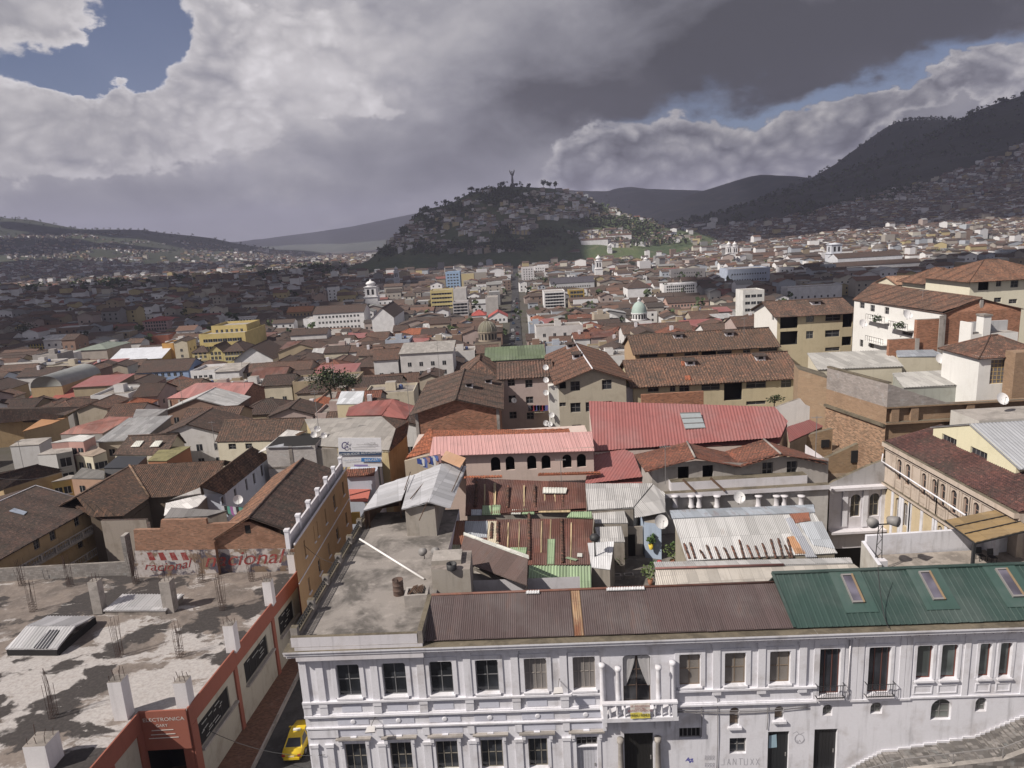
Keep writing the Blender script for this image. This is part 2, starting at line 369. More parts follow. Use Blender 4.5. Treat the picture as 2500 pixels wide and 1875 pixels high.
def make_world():
    w = bpy.data.worlds.new('World'); SC.world = w; w.use_nodes = True
    n = NT.__new__(NT); n.t = w.node_tree; t = n.t
    bg = t.nodes['Background']; ST = .1; bg.inputs[1].default_value = ST
    sky = n.n('ShaderNodeTexSky', _sky_type='NISHITA', _sun_disc=False, _sun_elevation=math.asin(SUN.z), _sun_rotation=math.atan2(SUN.x, SUN.y), _altitude=2800., _air_density=1., _dust_density=1.2)
    tc = n.n('ShaderNodeTexCoord').outputs['Generated']
    sep = n.n('ShaderNodeSeparateXYZ', Vector=tc)
    M = n.math
    az = M('ARCTAN2', sep.outputs[0], sep.outputs[1]); el = M('ARCSINE', sep.outputs[2])
    # billowing of the cloud edges: noise in direction space, finer than the masses
    q = n.n('ShaderNodeMapping', Vector=tc, Scale=(1, 1, 1.5)).outputs[0]
    nz = n.n('ShaderNodeTexNoise', Vector=q, Scale=5.5, Detail=7, Roughness=.56, Distortion=.25)
    sc = n.n('ShaderNodeSeparateColor', Color=nz.outputs[1])
    wx = M('MULTIPLY', M('SUBTRACT', sc.outputs[0], .5), .17); wy = M('MULTIPLY', M('SUBTRACT', sc.outputs[1], .5), .15)
    n3 = n.n('ShaderNodeSeparateColor', Color=n.n('ShaderNodeTexNoise', Vector=q, Scale=26., Detail=5, Roughness=.6).outputs[1])
    wx = M('MULTIPLY_ADD', M('SUBTRACT', n3.outputs[0], .5), .06, wx); wy = M('MULTIPLY_ADD', M('SUBTRACT', n3.outputs[1], .5), .05, wy)
    azw = M('ADD', az, wx); elw = M('ADD', el, wy)
    def blob(u, v, ru, rv, rot=0., A=azw, E_=elw, p=1.):
        d = V(ray(u, v)).normalized(); a0 = math.atan2(d.x, d.y); e0 = math.asin(d.z); ra = ru/F; rb = rv/F; c, s_ = math.cos(rot), math.sin(rot)
        dx = M('SUBTRACT', A, a0); dy = M('SUBTRACT', E_, e0)
        x = M('MULTIPLY_ADD', dx, c/ra, M('MULTIPLY', dy, s_/ra)); y = M('MULTIPLY_ADD', dx, -s_/rb, M('MULTIPLY', dy, c/rb))
        r2 = M('ADD', M('MULTIPLY', x, x), M('MULTIPLY', y, y))
        return M('EXPONENT', M('MULTIPLY', r2, -p))
    def total(bl, base=0., **k):
        acc = base
        for wgt, *a in bl: acc = M('MULTIPLY_ADD', blob(*a, **k), wgt, acc)
        return acc
    up = math.radians
    # openings of blue sky
    holes = total([(1.25, 330, 105, 140, 115, 0.), (1.1, 120, 165, 190, 75, -.15), (.5, 200, 40, 120, 70, 0.), (1.05, 1800, 300, 150, 42, .1), (.6, 1600, 285, 190, 50, .25), (.75, 2050, 218, 260, 40, .14), (.8, 2440, 150, 150, 40, .1),
                   (-1.1, 40, 30, 130, 60, .2), (-1, 520, 150, 70, 120, 0), (-1., 40, 280, 110, 70, 0), (-.9, 350, 270, 130, 60, 0), (-.6, 190, 300, 90, 45, 0)])
    hole = n.ramp(holes, n.ramp(az, -.15, .1, .34, .22), n.ramp(az, -.15, .1, .66, .95))
    left = total([(1., 270, 170, 230, 200, 0.)]); rim = M('MULTIPLY', left, n.ramp(holes, -.25, .42))
    bank = total([(1., 1400, 400, 75, 62, 0), (1., 1500, 375, 80, 72, 0), (1.1, 1610, 375, 85, 62, 0), (1.1, 1680, 345, 75, 62, 0), (1., 1770, 410, 80, 50, 0), (1.1, 1850, 365, 75, 62, 0), (1., 1940, 365, 80, 60, 0), (1., 2040, 350, 80, 45, .2), (1., 2105, 315, 65, 34, .3), (1., 1790, 445, 300, 34, .05), (1., 1450, 455, 160, 34, 0), (.9, 2390, 185, 100, 42, .2), (.8, 2250, 222, 160, 26, .12), (.6, 2000, 258, 160, 22, .08)])
    # brightness of the cloud masses
    br = total([(.30, 330, 260, 220, 75, .1), (.34, 40, 290, 130, 90, 0.), (.20, 640, 160, 330, 190, 0.), (.13, 950, 90, 330, 130, 0.), (.16, 590, 300, 90, 70, 0.), (.13, 430, 350, 130, 60, 0.), (.13, 890, 260, 110, 50, 0),
                (.1, 690, 450, 90, 35, 0.), (.15, 60, 60, 180, 120, 0), (-.21, 1750, 130, 620, 130, .12), (-.2, 2300, 60, 500, 110, .1), (-.1, 1400, 40, 300, 60, .1), (-.1, 1250, 270, 260, 90, 0.),
                
                (-.05, 300, 500, 450, 50, 0.), (.06, 870, 525, 150, 14, 0), (-.05, 1000, 430, 250, 60, 0)], .325)
    f2 = n.n('ShaderNodeTexNoise', Vector=n.n('ShaderNodeMapping', Vector=tc, Scale=(1, 1, 1.9), Location=(3, 1, 2)).outputs[0], Scale=7.5, Detail=6, Roughness=.55, Distortion=.35).outputs[0]
    vo = n.n('ShaderNodeTexVoronoi', _feature='SMOOTH_F1', Vector=n.n('ShaderNodeVectorMath', _operation='ADD', i0=q, i1=n.n('ShaderNodeVectorMath', _operation='SCALE', i0=nz.outputs[1], Scale=.12).outputs[0]).outputs[0], Scale=17., Smoothness=.5).outputs[0]
    vo2 = n.n('ShaderNodeTexVoronoi', _feature='SMOOTH_F1', Vector=n.n('ShaderNodeVectorMath', _operation='ADD', i0=q, i1=n.n('ShaderNodeVectorMath', _operation='SCALE', i0=nz.outputs[1], Scale=.2).outputs[0]).outputs[0], Scale=38., Smoothness=.4).outputs[0]
    lit = n.ramp(br, .28, .5)
    br = M('ADD', br, M('MULTIPLY', M('SUBTRACT', f2, .5), .36)); br = M('ADD', br, M('MULTIPLY', M('SUBTRACT', .42, vo), M('MULTIPLY_ADD', lit, .2, .04))); br = M('ADD', br, M('MULTIPLY', M('SUBTRACT', .42, vo2), M('MULTIPLY', lit, .13)))
    br = M('MULTIPLY_ADD', rim, .26, br)
    bkl = total([(1., 30, 255, 70, 55, 0), (1., 110, 300, 90, 60, 0), (1., 240, 300, 90, 50, 0), (1., 330, 275, 90, 50, 0), (1.1, 440, 240, 80, 60, .3), (1., 540, 150, 80, 90, 0), (.9, 480, 60, 60, 60, 0), (.9, 200, 380, 130, 50, 0), (.9, 620, 300, 80, 60, 0), (.8, 420, 360, 110, 45, 0), (.8, 880, 260, 110, 45, 0), (.8, 700, 90, 140, 70, 0)]); bw_ = M('MULTIPLY', n.ramp(bkl, .35, .6), n.ramp(holes, .6, .3)); bv = M('ADD', n.ramp(bkl, .4, 1.5, .74, .44), M('MULTIPLY', M('SUBTRACT', .4, vo2), .32)); bv = M('ADD', bv, M('MULTIPLY', M('SUBTRACT', f2, .5), .35)); br = n.n('ShaderNodeMix', _data_type='FLOAT', i0=M('MULTIPLY', bw_, .75), i2=br, i3=bv).outputs[0]
    bl_ = M('ADD', n.ramp(bank, .4, 1.3, .53, .31), M('MULTIPLY', M('SUBTRACT', .4, vo2), .38)); bl_ = M('ADD', bl_, M('MULTIPLY', M('SUBTRACT', f2, .5), .3)); bm = n.ramp(bank, .33, .62)
    br = n.n('ShaderNodeMix', _data_type='FLOAT', i0=bm, i2=br, i3=bl_).outputs[0]; hole = M('MULTIPLY', hole, M('SUBTRACT', 1., bm))
    br = M('MAXIMUM', br, .085)
    # seldom-seen sky behind the camera and overhead: the same cloud deck, even
    back = n.ramp(sep.outputs[1], -.1, .25); br = n.n('ShaderNodeMix', _data_type='FLOAT', i0=back, i2=.33, i3=br).outputs[0]
    k = 1/ST
    warm = n.ramp(br, .15, .6)
    cc = n.mix(warm, (.76*k, .755*k, .87*k), (.87*k, .835*k, .85*k))
    cl = n.n('ShaderNodeVectorMath', _operation='SCALE', i0=cc, Scale=br).outputs[0]
    blue = n.mix(1., sky.outputs[0], (1.12, .95, .94), 'MULTIPLY')
    blue = n.n('ShaderNodeVectorMath', _operation='SCALE', i0=blue, Scale=.62).outputs[0]
    t.links.new(n.mix(hole, cl, blue), bg.inputs[0])
make_world()
SC.world.cycles.sampling_method = 'NONE'
SC.view_settings.view_transform = 'Standard'; SC.view_settings.look = 'None'; SC.view_settings.exposure = .22; SC.view_settings.gamma = 1.
SC.render.engine = 'CYCLES'; SC.cycles.use_denoising = True; SC.cycles.max_bounces = 4; SC.cycles.diffuse_bounces = 2; SC.cycles.glossy_bounces = 2; SC.cycles.volume_bounces = 1
# ------------------------------------------------------------------ haze
def haze():
    m = bpy.data.materials.new('haze_air'); m.use_nodes = True; t = m.node_tree; t.nodes.remove(t.nodes['Principled BSDF'])
    pv = t.nodes.new('ShaderNodeVolumePrincipled'); pv.inputs['Color'].default_value = (.66, .67, .9, 1); pv.inputs['Density'].default_value = HAZE_D
    t.links.new(pv.outputs[0], t.nodes['Material Output'].inputs['Volume'])
    mb = MB(); mb.box((-14000, -300, -60), (14000, 15000, 800), m); o = solo(mb, 'haze', kind='stuff')
HAZE_D = 8.5e-5
haze()
# ------------------------------------------------------------------ building helpers
def hdir(a, b): d = V((b[0]-a[0], b[1]-a[1])); d.normalize(); return (d.x, d.y)
def P3(O, ax, a, h, out=0.):               # point of a wall: a along it, height h, out of it
    return V((O[0]+ax[0]*a+ax[1]*out, O[1]+ax[1]*a-ax[0]*out, h))
def wall(mb, O, ax, L, z0, z1, mat, ops=(), dep=.22, rev=None, out=0.):
    rev = rev or mat; A = sorted({0., L}|{round(min(max(o[i], 0), L), 4) for o in ops for i in (0, 1)}); H = sorted({z0, z1}|{round(min(max(o[i], z0), z1), 4) for o in ops for i in (2, 3)})
    def q(a0, a1, h0, h1, m, o=0.): mb.face([P3(O, ax, a0, h0, o), P3(O, ax, a1, h0, o), P3(O, ax, a1, h1, o), P3(O, ax, a0, h1, o)], m, [(a0, h0), (a1, h0), (a1, h1), (a0, h1)])
    for h0, h1 in zip(H, H[1:]):
        run = None
        for a0, a1 in zip(A, A[1:]):
            am, hm = (a0+a1)/2, (h0+h1)/2
            if any(o[0] < am < o[1] and o[2] < hm < o[3] for o in ops):
                if run is not None: q(run, a0, h0, h1, mat, out); run = None
            elif run is None: run = a0
        if run is not None: q(run, A[-1], h0, h1, mat, out)
    for o in ops:
        a0, a1, h0, h1, kind = o[:5]; r = (a1-a0)/2; arc = kind[0] == 'a'; rnd_ = kind[0] == 'r'
        w = [(a0, h0), (a1, h0)]
        if arc or rnd_:
            k = 7; rr = r if arc else .3; c = (a0+a1)/2; hb = h1-min(rr, (h1-h0)*.6); ry = h1-hb
            R = [(a1-rr+rr*math.cos(t*math.pi/2/k), hb+ry*math.sin(t*math.pi/2/k)) for t in range(k+1)]
            Lf = [(a0+rr-rr*math.cos(t*math.pi/2/k), hb+ry*math.sin(t*math.pi/2/k)) for t in range(k, -1, -1)]
            mb.face([P3(O, ax, a1, h1, out)]+[P3(O, ax, a, h, out) for a, h in reversed(R)], mat); mb.face([P3(O, ax, a0, h1, out)]+[P3(O, ax, a, h, out) for a, h in reversed(Lf)], mat)
            w += R+Lf
        else: w += [(a1, h1), (a0, h1)]
        for (p, s), (p2, s2) in zip(w, w[1:]+w[:1]):
            mb.face([P3(O, ax, p, s, out), P3(O, ax, p2, s2, out), P3(O, ax, p2, s2, out-dep), P3(O, ax, p, s, out-dep)], rev)
def fit_ops(ops, c, O, ax):                # rectangles measured in the photograph -> openings in metres along the wall
    res = []
    for o in ops:
        x0, y0, x1, y1 = o[:4]; p = PV(*K(c, x0, (y0+y1)/2), O, ax); q = PV(*K(c, x1, (y0+y1)/2), O, ax); xm = (x0+x1)/2
        t = PV(*K(c, xm, y0), O, ax); b = PV(*K(c, xm, y1), O, ax)
        a0 = (p.x-O[0])*ax[0]+(p.y-O[1])*ax[1]; a1 = (q.x-O[0])*ax[0]+(q.y-O[1])*ax[1]
        if a0 > a1: a0, a1 = a1, a0
        res.append((a0, a1, b.z, t.z)+tuple(o[4:]))
    return res
def window(root, O, ax, o, dep=.22, fm=None, gm=None, nx=2, nz=2, name='window', out=0., lab=None):
    a0, a1, h0, h1 = o[:4]; fm = fm or FRAMEG; gm = gm or GLASS; e = .004; a0 += e; a1 -= e; h0 += e; h1 -= e
    b = MB(); i = out-dep+.05
    def strip(p, q, r, s): b.obox([P3(O, ax, p, 0, i), P3(O, ax, q, 0, i), P3(O, ax, q, 0, i-.04), P3(O, ax, p, 0, i-.04)], r, s, fm)
    w = min(.07, (a1-a0)*.1)
    strip(a0, a0+w, h0, h1); strip(a1-w, a1, h0, h1); strip(a0+w, a1-w, h0, h0+w); strip(a0+w, a1-w, h1-w, h1)
    for k in range(1, nx): c = lerp(a0, a1, k/nx); strip(c-w*.4, c+w*.4, h0+w, h1-w)
    for k in range(1, nz):
        c = lerp(h0, h1, k/nz)
        for j in range(nx): strip(lerp(a0, a1, j/nx)+w, lerp(a0, a1, (j+1)/nx)-w, c-w*.4, c+w*.4)
    f = b.build(name, root); p = MB(); j = out-dep+.02
    p.face([P3(O, ax, a0, h0, j), P3(O, ax, a1, h0, j), P3(O, ax, a1, h1, j), P3(O, ax, a0, h1, j)], gm, [(0, 0), (1, 0), (1, 1), (0, 1)])
    p.build('pane', f)
    if lab: f['label'] = lab
    return f
def fill(root, O, ax, ops, dep=.22, fm=None, out=0.):      # put the right thing in each opening
    for o in ops:
        kd = o[4]; st_ = o[5] if len(o) > 5 else {}
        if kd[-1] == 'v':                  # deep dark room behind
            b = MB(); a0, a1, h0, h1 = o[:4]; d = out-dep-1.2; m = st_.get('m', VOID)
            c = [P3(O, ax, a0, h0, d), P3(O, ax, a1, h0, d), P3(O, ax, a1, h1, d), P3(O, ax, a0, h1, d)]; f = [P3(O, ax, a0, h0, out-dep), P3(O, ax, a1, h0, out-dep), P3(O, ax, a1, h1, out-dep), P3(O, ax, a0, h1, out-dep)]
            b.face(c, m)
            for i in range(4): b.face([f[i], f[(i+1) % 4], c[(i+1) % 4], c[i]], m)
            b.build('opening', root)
        elif kd[-1] == 'd':
            b = MB(); a0, a1, h0, h1 = o[:4]; i = out-dep+.06; m = st_.get('m', WOOD)
            n = max(2, int((a1-a0)/.22))
            for k in range(n):
                p, q = lerp(a0, a1, k/n)+.006, lerp(a0, a1, (k+1)/n)-.006; b.obox([P3(O, ax, p, 0, i), P3(O, ax, q, 0, i), P3(O, ax, q, 0, i-.05), P3(O, ax, p, 0, i-.05)], h0+.004, h1-.004, m)
            d_ = b.build(st_.get('name', 'door'), root)
            if 'lab' in st_: d_['label'] = st_['lab']
            hb = MB(); hb.obox([P3(O, ax, a1-.2, 0, i+.05), P3(O, ax, a1-.12, 0, i+.05), P3(O, ax, a1-.12, 0, i+.002), P3(O, ax, a1-.2, 0, i+.002)], h0+(h1-h0)*.42, h0+(h1-h0)*.5, FRAMEG); hb.build('handle', d_)
        elif kd != 'n':
            window(root, O, ax, o, dep, st_.get('fm', fm), st_.get('gm'), st_.get('nx', 2), st_.get('nz', 2), out=out, lab=st_.get('lab'))
def roof_pl(mb, poly, rm, kind='tile', near=True, per=None, amp=None, ax=None):
    if kind == 'flat' or not near: mb.slab(poly, .12, rm)
    elif kind == 'tile': mb.corr(poly, rm, per or .28, amp or .05, 5, 'tile', ax)
    elif kind == 'rib': mb.corr(poly, rm, per or .45, amp or .03, 12, 'rib', ax)
    else: mb.corr(poly, rm, per or .2, amp or .03, 5, 'sin', ax)
def footprint(A, B, d):
    ax = hdir(A, B); dp = (-ax[1], ax[0]); A = (A[0], A[1]); B = (B[0], B[1])
    return ax, [A, B, (B[0]+dp[0]*d, B[1]+dp[1]*d), (A[0]+dp[0]*d, A[1]+dp[1]*d)]
def ridge_cap(mb, a, b, mat, r=.13):
    mb.tube([a, b], r, mat, 6)
def top_roof(root, q, ze, roof, rm, kind='tile', near=True, over=.45, gm=None, wallmb=None, per=None, amp=None, cap=None):
    """roof on the four-cornered plan q (front left, front right, back right, back left)"""
    q = [V((p[0], p[1])) for p in q]; ex = (q[1]-q[0]).normalized(); ey = (q[3]-q[0]).normalized(); W = (q[1]-q[0]).length; D = (q[3]-q[0]).length
    def pt(x, y, z): p = q[0]+ex*x+ey*y; return V((p.x, p.y, z))
    t = roof[0]; h = roof[1] if len(roof) > 1 else 0; mb = MB(); o = over
    if t == 'gx':
        s = h/(D/2); e = ze-o*s; zr = ze+h
        roof_pl(mb, [pt(-o, -o, e), pt(W+o, -o, e), pt(W+o, D/2, zr), pt(-o, D/2, zr)], rm, kind, near, per, amp)
        roof_pl(mb, [pt(W+o, D+o, e), pt(-o, D+o, e), pt(-o, D/2, zr), pt(W+o, D/2, zr)], rm, kind, near, per, amp)
        ridge_cap(mb, pt(-o, D/2, zr+.03), pt(W+o, D/2, zr+.03), cap or rm)
        if wallmb:
            for x in (0, W): wallmb.face([pt(x, 0, ze), pt(x, D, ze), pt(x, D/2, zr-.08)], gm)
    elif t == 'gy':
        s = h/(W/2); e = ze-o*s; zr = ze+h
        roof_pl(mb, [pt(-o, D+o, e), pt(-o, -o, e), pt(W/2, -o, zr), pt(W/2, D+o, zr)], rm, kind, near, per, amp)
        roof_pl(mb, [pt(W+o, -o, e), pt(W+o, D+o, e), pt(W/2, D+o, zr), pt(W/2, -o, zr)], rm, kind, near, per, amp)
        ridge_cap(mb, pt(W/2, -o, zr+.03), pt(W/2, D+o, zr+.03), cap or rm)
        if wallmb:
            for y in (0, D): wallmb.face([pt(0, y, ze), pt(W, y, ze), pt(W/2, y, zr-.08)], gm)
    elif t == 'hip':
        m = min(W, D)/2; s = h/m; e = ze-o*s; zr = ze+h
        if W >= D: r1, r2 = pt(m, D/2, zr), pt(W-m, D/2, zr)
        else: r1, r2 = pt(W/2, m, zr), pt(W/2, D-m, zr)
        c = [pt(-o, -o, e), pt(W+o, -o, e), pt(W+o, D+o, e), pt(-o, D+o, e)]
        if W >= D: F_ = [[c[0], c[1], r2, r1], [c[1], c[2], r2], [c[2], c[3], r1, r2], [c[3], c[0], r1]]
        else: F_ = [[c[0], c[1], r1], [c[1], c[2], r2, r1], [c[2], c[3], r2], [c[3], c[0], r1, r2]]
        for f in F_: roof_pl(mb, f, rm, kind, near, per, amp)
        u = V((0, 0, .04))
        ridge_cap(mb, r1+u, r2+u, cap or rm)
        for a, b in ((c[0], r1), (c[1], r2 if W >= D else r1), (c[2], r2), (c[3], r1 if W >= D else r2)): ridge_cap(mb, a+u, b+u, cap or rm, .1)
    elif t == 'shed':
        s = h/D; roof_pl(mb, [pt(-o, -o, ze-o*s+.06), pt(W+o, -o, ze-o*s+.06), pt(W+o, D+o, ze+h+o*s+.06), pt(-o, D+o, ze+h+o*s+.06)], rm, kind, near, per, amp)
        if wallmb:
            for x in (0, W): wallmb.face([pt(x, 0, ze), pt(x, D, ze), pt(x, D, ze+h)], gm)
            wallmb.face([pt(0, D, ze), pt(W, D, ze), pt(W, D, ze+h), pt(0, D, ze+h)], gm)
    elif t == 'flat':
        p = h or .5; k = .2
        mb.face([pt(0, 0, ze), pt(W, 0, ze), pt(W, D, ze), pt(0, D, ze)], rm)
        if wallmb:
            for a in ((0, 0, W, k), (0, D-k, W, D), (0, k, k, D-k), (W-k, k, W, D-k)):
                wallmb.obox([pt(a[0], a[1], 0), pt(a[2], a[1], 0), pt(a[2], a[3], 0), pt(a[0], a[3], 0)], ze+.002, ze+p, gm, bottom=False)
    return mb.build('roof', root)
HOUSES = []      # plans already taken, so that the wider town keeps clear of them
def house(name, label, cat, c, pl, pr, Y, d, roof, wm, rm, ops=(), dy=0., zb=None, over=.45, group=None, kind='tile', near=True, rops=(), lops=(), dep=.2, fm=None, gmat=None, side=None, per=None, amp=None, ze=None, cap=None, rc=None):
    """a building from the two ends of its front eave in the photograph (crop c), its distance Y and its depth d"""
    A = cY(c, *pl, Y); B = cY(c, *pr, Y+dy); z = ze if ze is not None else (A.z+B.z)/2
    ax, q = footprint(A, B, d); W = math.hypot(q[1][0]-q[0][0], q[1][1]-q[0][1])
    cx = sum(p[0] for p in q)/4; cy = sum(p[1] for p in q)/4; zb = G(cx, cy)-.5 if zb is None else zb
    root = thing(name, label, cat, (cx, cy, zb), group)
    if len(roof) > 1 and isinstance(roof[1], tuple):           # ridge height measured in the photograph
        if roof[0] == 'gx' or roof[0] == 'hip': Yr = (q[0][1]+q[3][1])/2
        elif roof[0] == 'shed': Yr = (q[2][1]+q[3][1])/2
        else: Yr = (q[0][1]+q[1][1])/2
        roof = (roof[0], max(.3, cY(rc or c, *roof[1], Yr).z-z))
    mb = MB(); O = q[0]; fo = fit_ops(ops, c, O, ax); wall(mb, O, ax, W, zb, z, wm, fo, dep)
    axr = hdir(q[1], q[2]); ro = fit_ops(rops, c, q[1], axr); wall(mb, q[1], axr, d, zb, z, side or wm, ro, dep)
    wall(mb, q[2], hdir(q[2], q[3]), W, zb, z, side or wm)
    axl = hdir(q[3], q[0]); lo = fit_ops(lops, c, q[3], axl); wall(mb, q[3], axl, d, zb, z, side or wm, lo, dep)
    g = gmat or wm
    fill(root, O, ax, fo, dep, fm); fill(root, q[1], axr, ro, dep, fm); fill(root, q[3], axl, lo, dep, fm)
    top_roof(root, q, z, roof, rm, kind, near, over, g, mb, per, amp, cap)
    mb.build('wall', root); HOUSES.append(q)
    root['W'] = W; ROOFINFO[root.name] = (q, z, roof, over); del root['W']
    return root
ROOFINFO = {}
def shed(name, label, cat, poly, rm, wm, kind='sin', zb=None, walls=None, group=None, per=None, amp=None, ax=None):
    """lean-to: one sloped sheet roof over walls that follow its outline"""
    poly = [V(p) for p in poly]; c = sum(poly, V())/len(poly); zb = G(c.x, c.y)-.3 if zb is None else zb
    root = thing(name, label, cat, (c.x, c.y, zb), group); mb = MB(); roof_pl(mb, poly, rm, kind, True, per, amp, ax); mb.build('roof', root)
    w = MB(); s = [c+(p-c)*.97 for p in poly]; k = len(s)
    for i in (walls if walls is not None else range(k)):
        a, b = s[i], s[(i+1) % k]; w.face([(a.x, a.y, zb), (b.x, b.y, zb), b-V((0, 0, .12)), a-V((0, 0, .12))], wm)
    if w.f: w.build('wall', root)
    return root
_dish = [None]
def dish(p, r=.45, az=-20., label='white satellite dish'):
    p = V(p); root = thing('satellite_dish', label, 'satellite dish', p)
    mb = MB(); n = 14; prof = [(r*t, r*.28*t*t) for t in (0.02, .35, .7, 1.)]
    mb.lathe((0, 0, 0), prof, paint((.75, .74, .75), .5), n, cap=False)
    a = math.radians(az); R = Matrix.Rotation(a, 3, 'Z') @ Matrix.Rotation(math.radians(62), 3, 'X'); h = V((0, 0, .75))
    mb.v = [p+h+R @ v for v in mb.v]; mb.build('reflector', root)
    m2 = MB(); m2.tube([p, p+h], .035, FRAMEG, 6); f = p+h+R @ V((0, 0, r*.9)); m2.tube([p+h+R @ V((0, -r*.9, r*.25)), f], .02, FRAMEG, 5); m2.build('mast', root)
    m3 = MB(); m3.bar(f, f+R @ V((0, 0, .15)), .08, FRAMEG); m3.build('receiver', root)
    return root
def text_mesh(s, size, mat, M, ext=0., shear=0., align='CENTER'):
    c = bpy.data.curves.new('lettering', 'FONT'); c.body = s; c.size = size; c.extrude = 0.; c.shear = shear; c.align_x = align; c.align_y = 'CENTER'; c.resolution_u = 3
    o = bpy.data.objects.new('tmp', c); COL.objects.link(o); bpy.context.view_layer.update()
    me = bpy.data.meshes.new_from_object(o.evaluated_get(bpy.context.evaluated_depsgraph_get())); bpy.data.objects.remove(o)
    mb = MB()
    for p in me.polygons: mb.face([M(me.vertices[i].co) for i in p.vertices], mat)
    return mb
def on_wall(O, ax, a, h, out=.02): return lambda co: P3(O, ax, a+co.x, h+co.y, out+co.z)
# ------------------------------------------------------------------ the long white corner building in front
HO = (-16.55, 45.15); HAX = V((1, -.037)).normalized(); HAX = (HAX.x, HAX.y)
HP = lambda a, h, out=0.: P3(HO, HAX, a, h, out)
def hero_ops(c, L, h0, h1, kind, st_=None):
    r = fit_ops([(x0, y0, x1, y1, kind, st_ or {}) for x0, y0, x1, y1 in L], c, HO, HAX)
    return [(o[0], o[1], h0 if h0 is not None else o[2], h1 if h1 is not None else o[3])+o[4:] for o in r]
XS = PV(1980, 1700, HO, HAX); SPLIT = (XS.x-HO[0])/HAX[0]; LEN = 56.
LILAC = plaster((.56, .57, .66), .2)
hero = thing('townhouse', 'long white ornate corner house with rusty brown corrugated roof and balcony', 'building', (2, 50, -2))
hero2 = thing('townhouse', 'plain white house with green metal roof and skylights beside the stone stairs', 'building', (30, 47, -2))
iron_w = dict(fm=paint((.2, .2, .21), .6), nx=2, nz=2)
curt = dict(fm=paint((.3, .27, .25), .7), gm=plaster((.2, .185, .18), .7), nx=4, nz=2)
wood = dict(fm=paint((.2, .15, .11), .7), gm=plaster((.2, .18, .165), .6), nx=2, nz=2)
up1 = hero_ops(2, [(342, 652, 480, 838), (612, 645, 750, 828), (888, 640, 1024, 820), (1158, 628, 1292, 812)], 5.82, 8.5, 'rw', iron_w) + \
    hero_ops(2, [(1443, 620, 1575, 800), (1728, 612, 1860, 785)], 5.82, 8.5, 'rw', curt)
up2 = hero_ops(3, [(350, 655, 465, 815), (595, 648, 710, 815), (838, 640, 950, 800)], 5.82, 8.4, 'rw', wood)
pd = hero_ops(2, [(2022, 605, 2185, 848)], 4.62, 8.45, 'rw', dict(fm=FRAMEB, gm=glass((.03, .03, .033)), nx=2, nz=3))
low1 = hero_ops(2, [(392, 1127, 520, 1262), (657, 1117, 785, 1262), (926, 1112, 1055, 1255), (1188, 1105, 1318, 1245), (1468, 1097, 1580, 1240)], -.55, 1.95, 'w', dict(fm=paint((.22, .2, .17), .7), nx=3, nz=2))
lowd = hero_ops(2, [(1748, 1150, 1872, 1262)], -2., 1.05, 'd', dict(m=paint((.5, .5, .55), .6), lab='pale grey metal door')) + hero_ops(2, [(1748, 1087, 1872, 1146)], 1.12, 1.95, 'w', dict(nx=4, nz=2, gm=VOID))
gate = hero_ops(2, [(2030, 1040, 2200, 1262)], -2., 2.1, 'd', dict(m=paint((.014, .013, .013), .6), lab='tall black entrance door'))
l2 = hero_ops(3, [(622, 945, 675, 1045), (865, 938, 915, 1012)], None, None, 'aw', dict(nx=1, nz=2, gm=plaster((.17, .13, .1), .5)))
l3 = hero_ops(3, [(350, 1055, 468, 1115)], None, None, 'w', dict(nx=5, nz=1, gm=VOID)) + hero_ops(3, [(622, 1110, 712, 1195)], None, None, 'w', dict(nx=2, nz=2)) + hero_ops(3, [(828, 1075, 942, 1250)], -1.95, None, 'd', dict(m=paint((.02, .022, .025), .5), lab='dark door with a pasted blue poster'))
OPS1 = up1+up2+pd+low1+lowd+gate+l2+l3
b = MB(); wall(b, HO, HAX, SPLIT, -2.6, 9.9, WHITE, OPS1, .28)
# side towards the narrow street and inner faces
SD = (-HAX[1], HAX[0])
wall(b, HP(0, 0, -26), (-SD[0], -SD[1]), 26., -4, 9.9, WHITE2)
wall(b, HP(9, 0, -9.5), HAX, 12, 0, 9.7, WHITE2)
b.build('wall', hero)
fill(hero, HO, HAX, OPS1, .28)
# raised plaster work: surrounds, pilasters, string courses, panels
t = MB()
def tb(a0, a1, h0, h1, o=.08, m=None, o0=.003): t.obox([HP(a0, 0, o), HP(a1, 0, o), HP(a1, 0, o0), HP(a0, 0, o0)], h0, h1, m or WHITE)
def frame(o, w=.32, top=.36, out=.07, bottom=True):
    a0, a1, h0, h1 = o[:4]
    tb(a0-w, a0, h0, h1+top, out); tb(a1, a1+w, h0, h1+top, out); tb(a0, a1, h1+.002, h1+top, out)
    if bottom: tb(a0-.1, a1+.1, h0-.14, h0-.002, .2)
for o in up1+up2: frame(o)
cx = [(o[0]+o[1])/2 for o in up1]+[(o[0]+o[1])/2 for o in pd]+[(o[0]+o[1])/2 for o in up2]
pil = [.05, 1.25]+[(cx[i]+cx[i+1])/2 for i in range(5)]+[(cx[7]+cx[8])/2, (cx[8]+cx[9])/2, cx[9]+1.3]
for i, a in enumerate(pil):
    w = .52
    tb(a, a+w, 5.5, 8.95, .13); tb(a-.06, a+w+.06, 8.95, 9.3, .2); tb(a-.05, a+w+.05, 5.15, 5.48, .2)
    if i < 7: tb(a-.03, a+w+.03, 4.5, 5.15, .15)
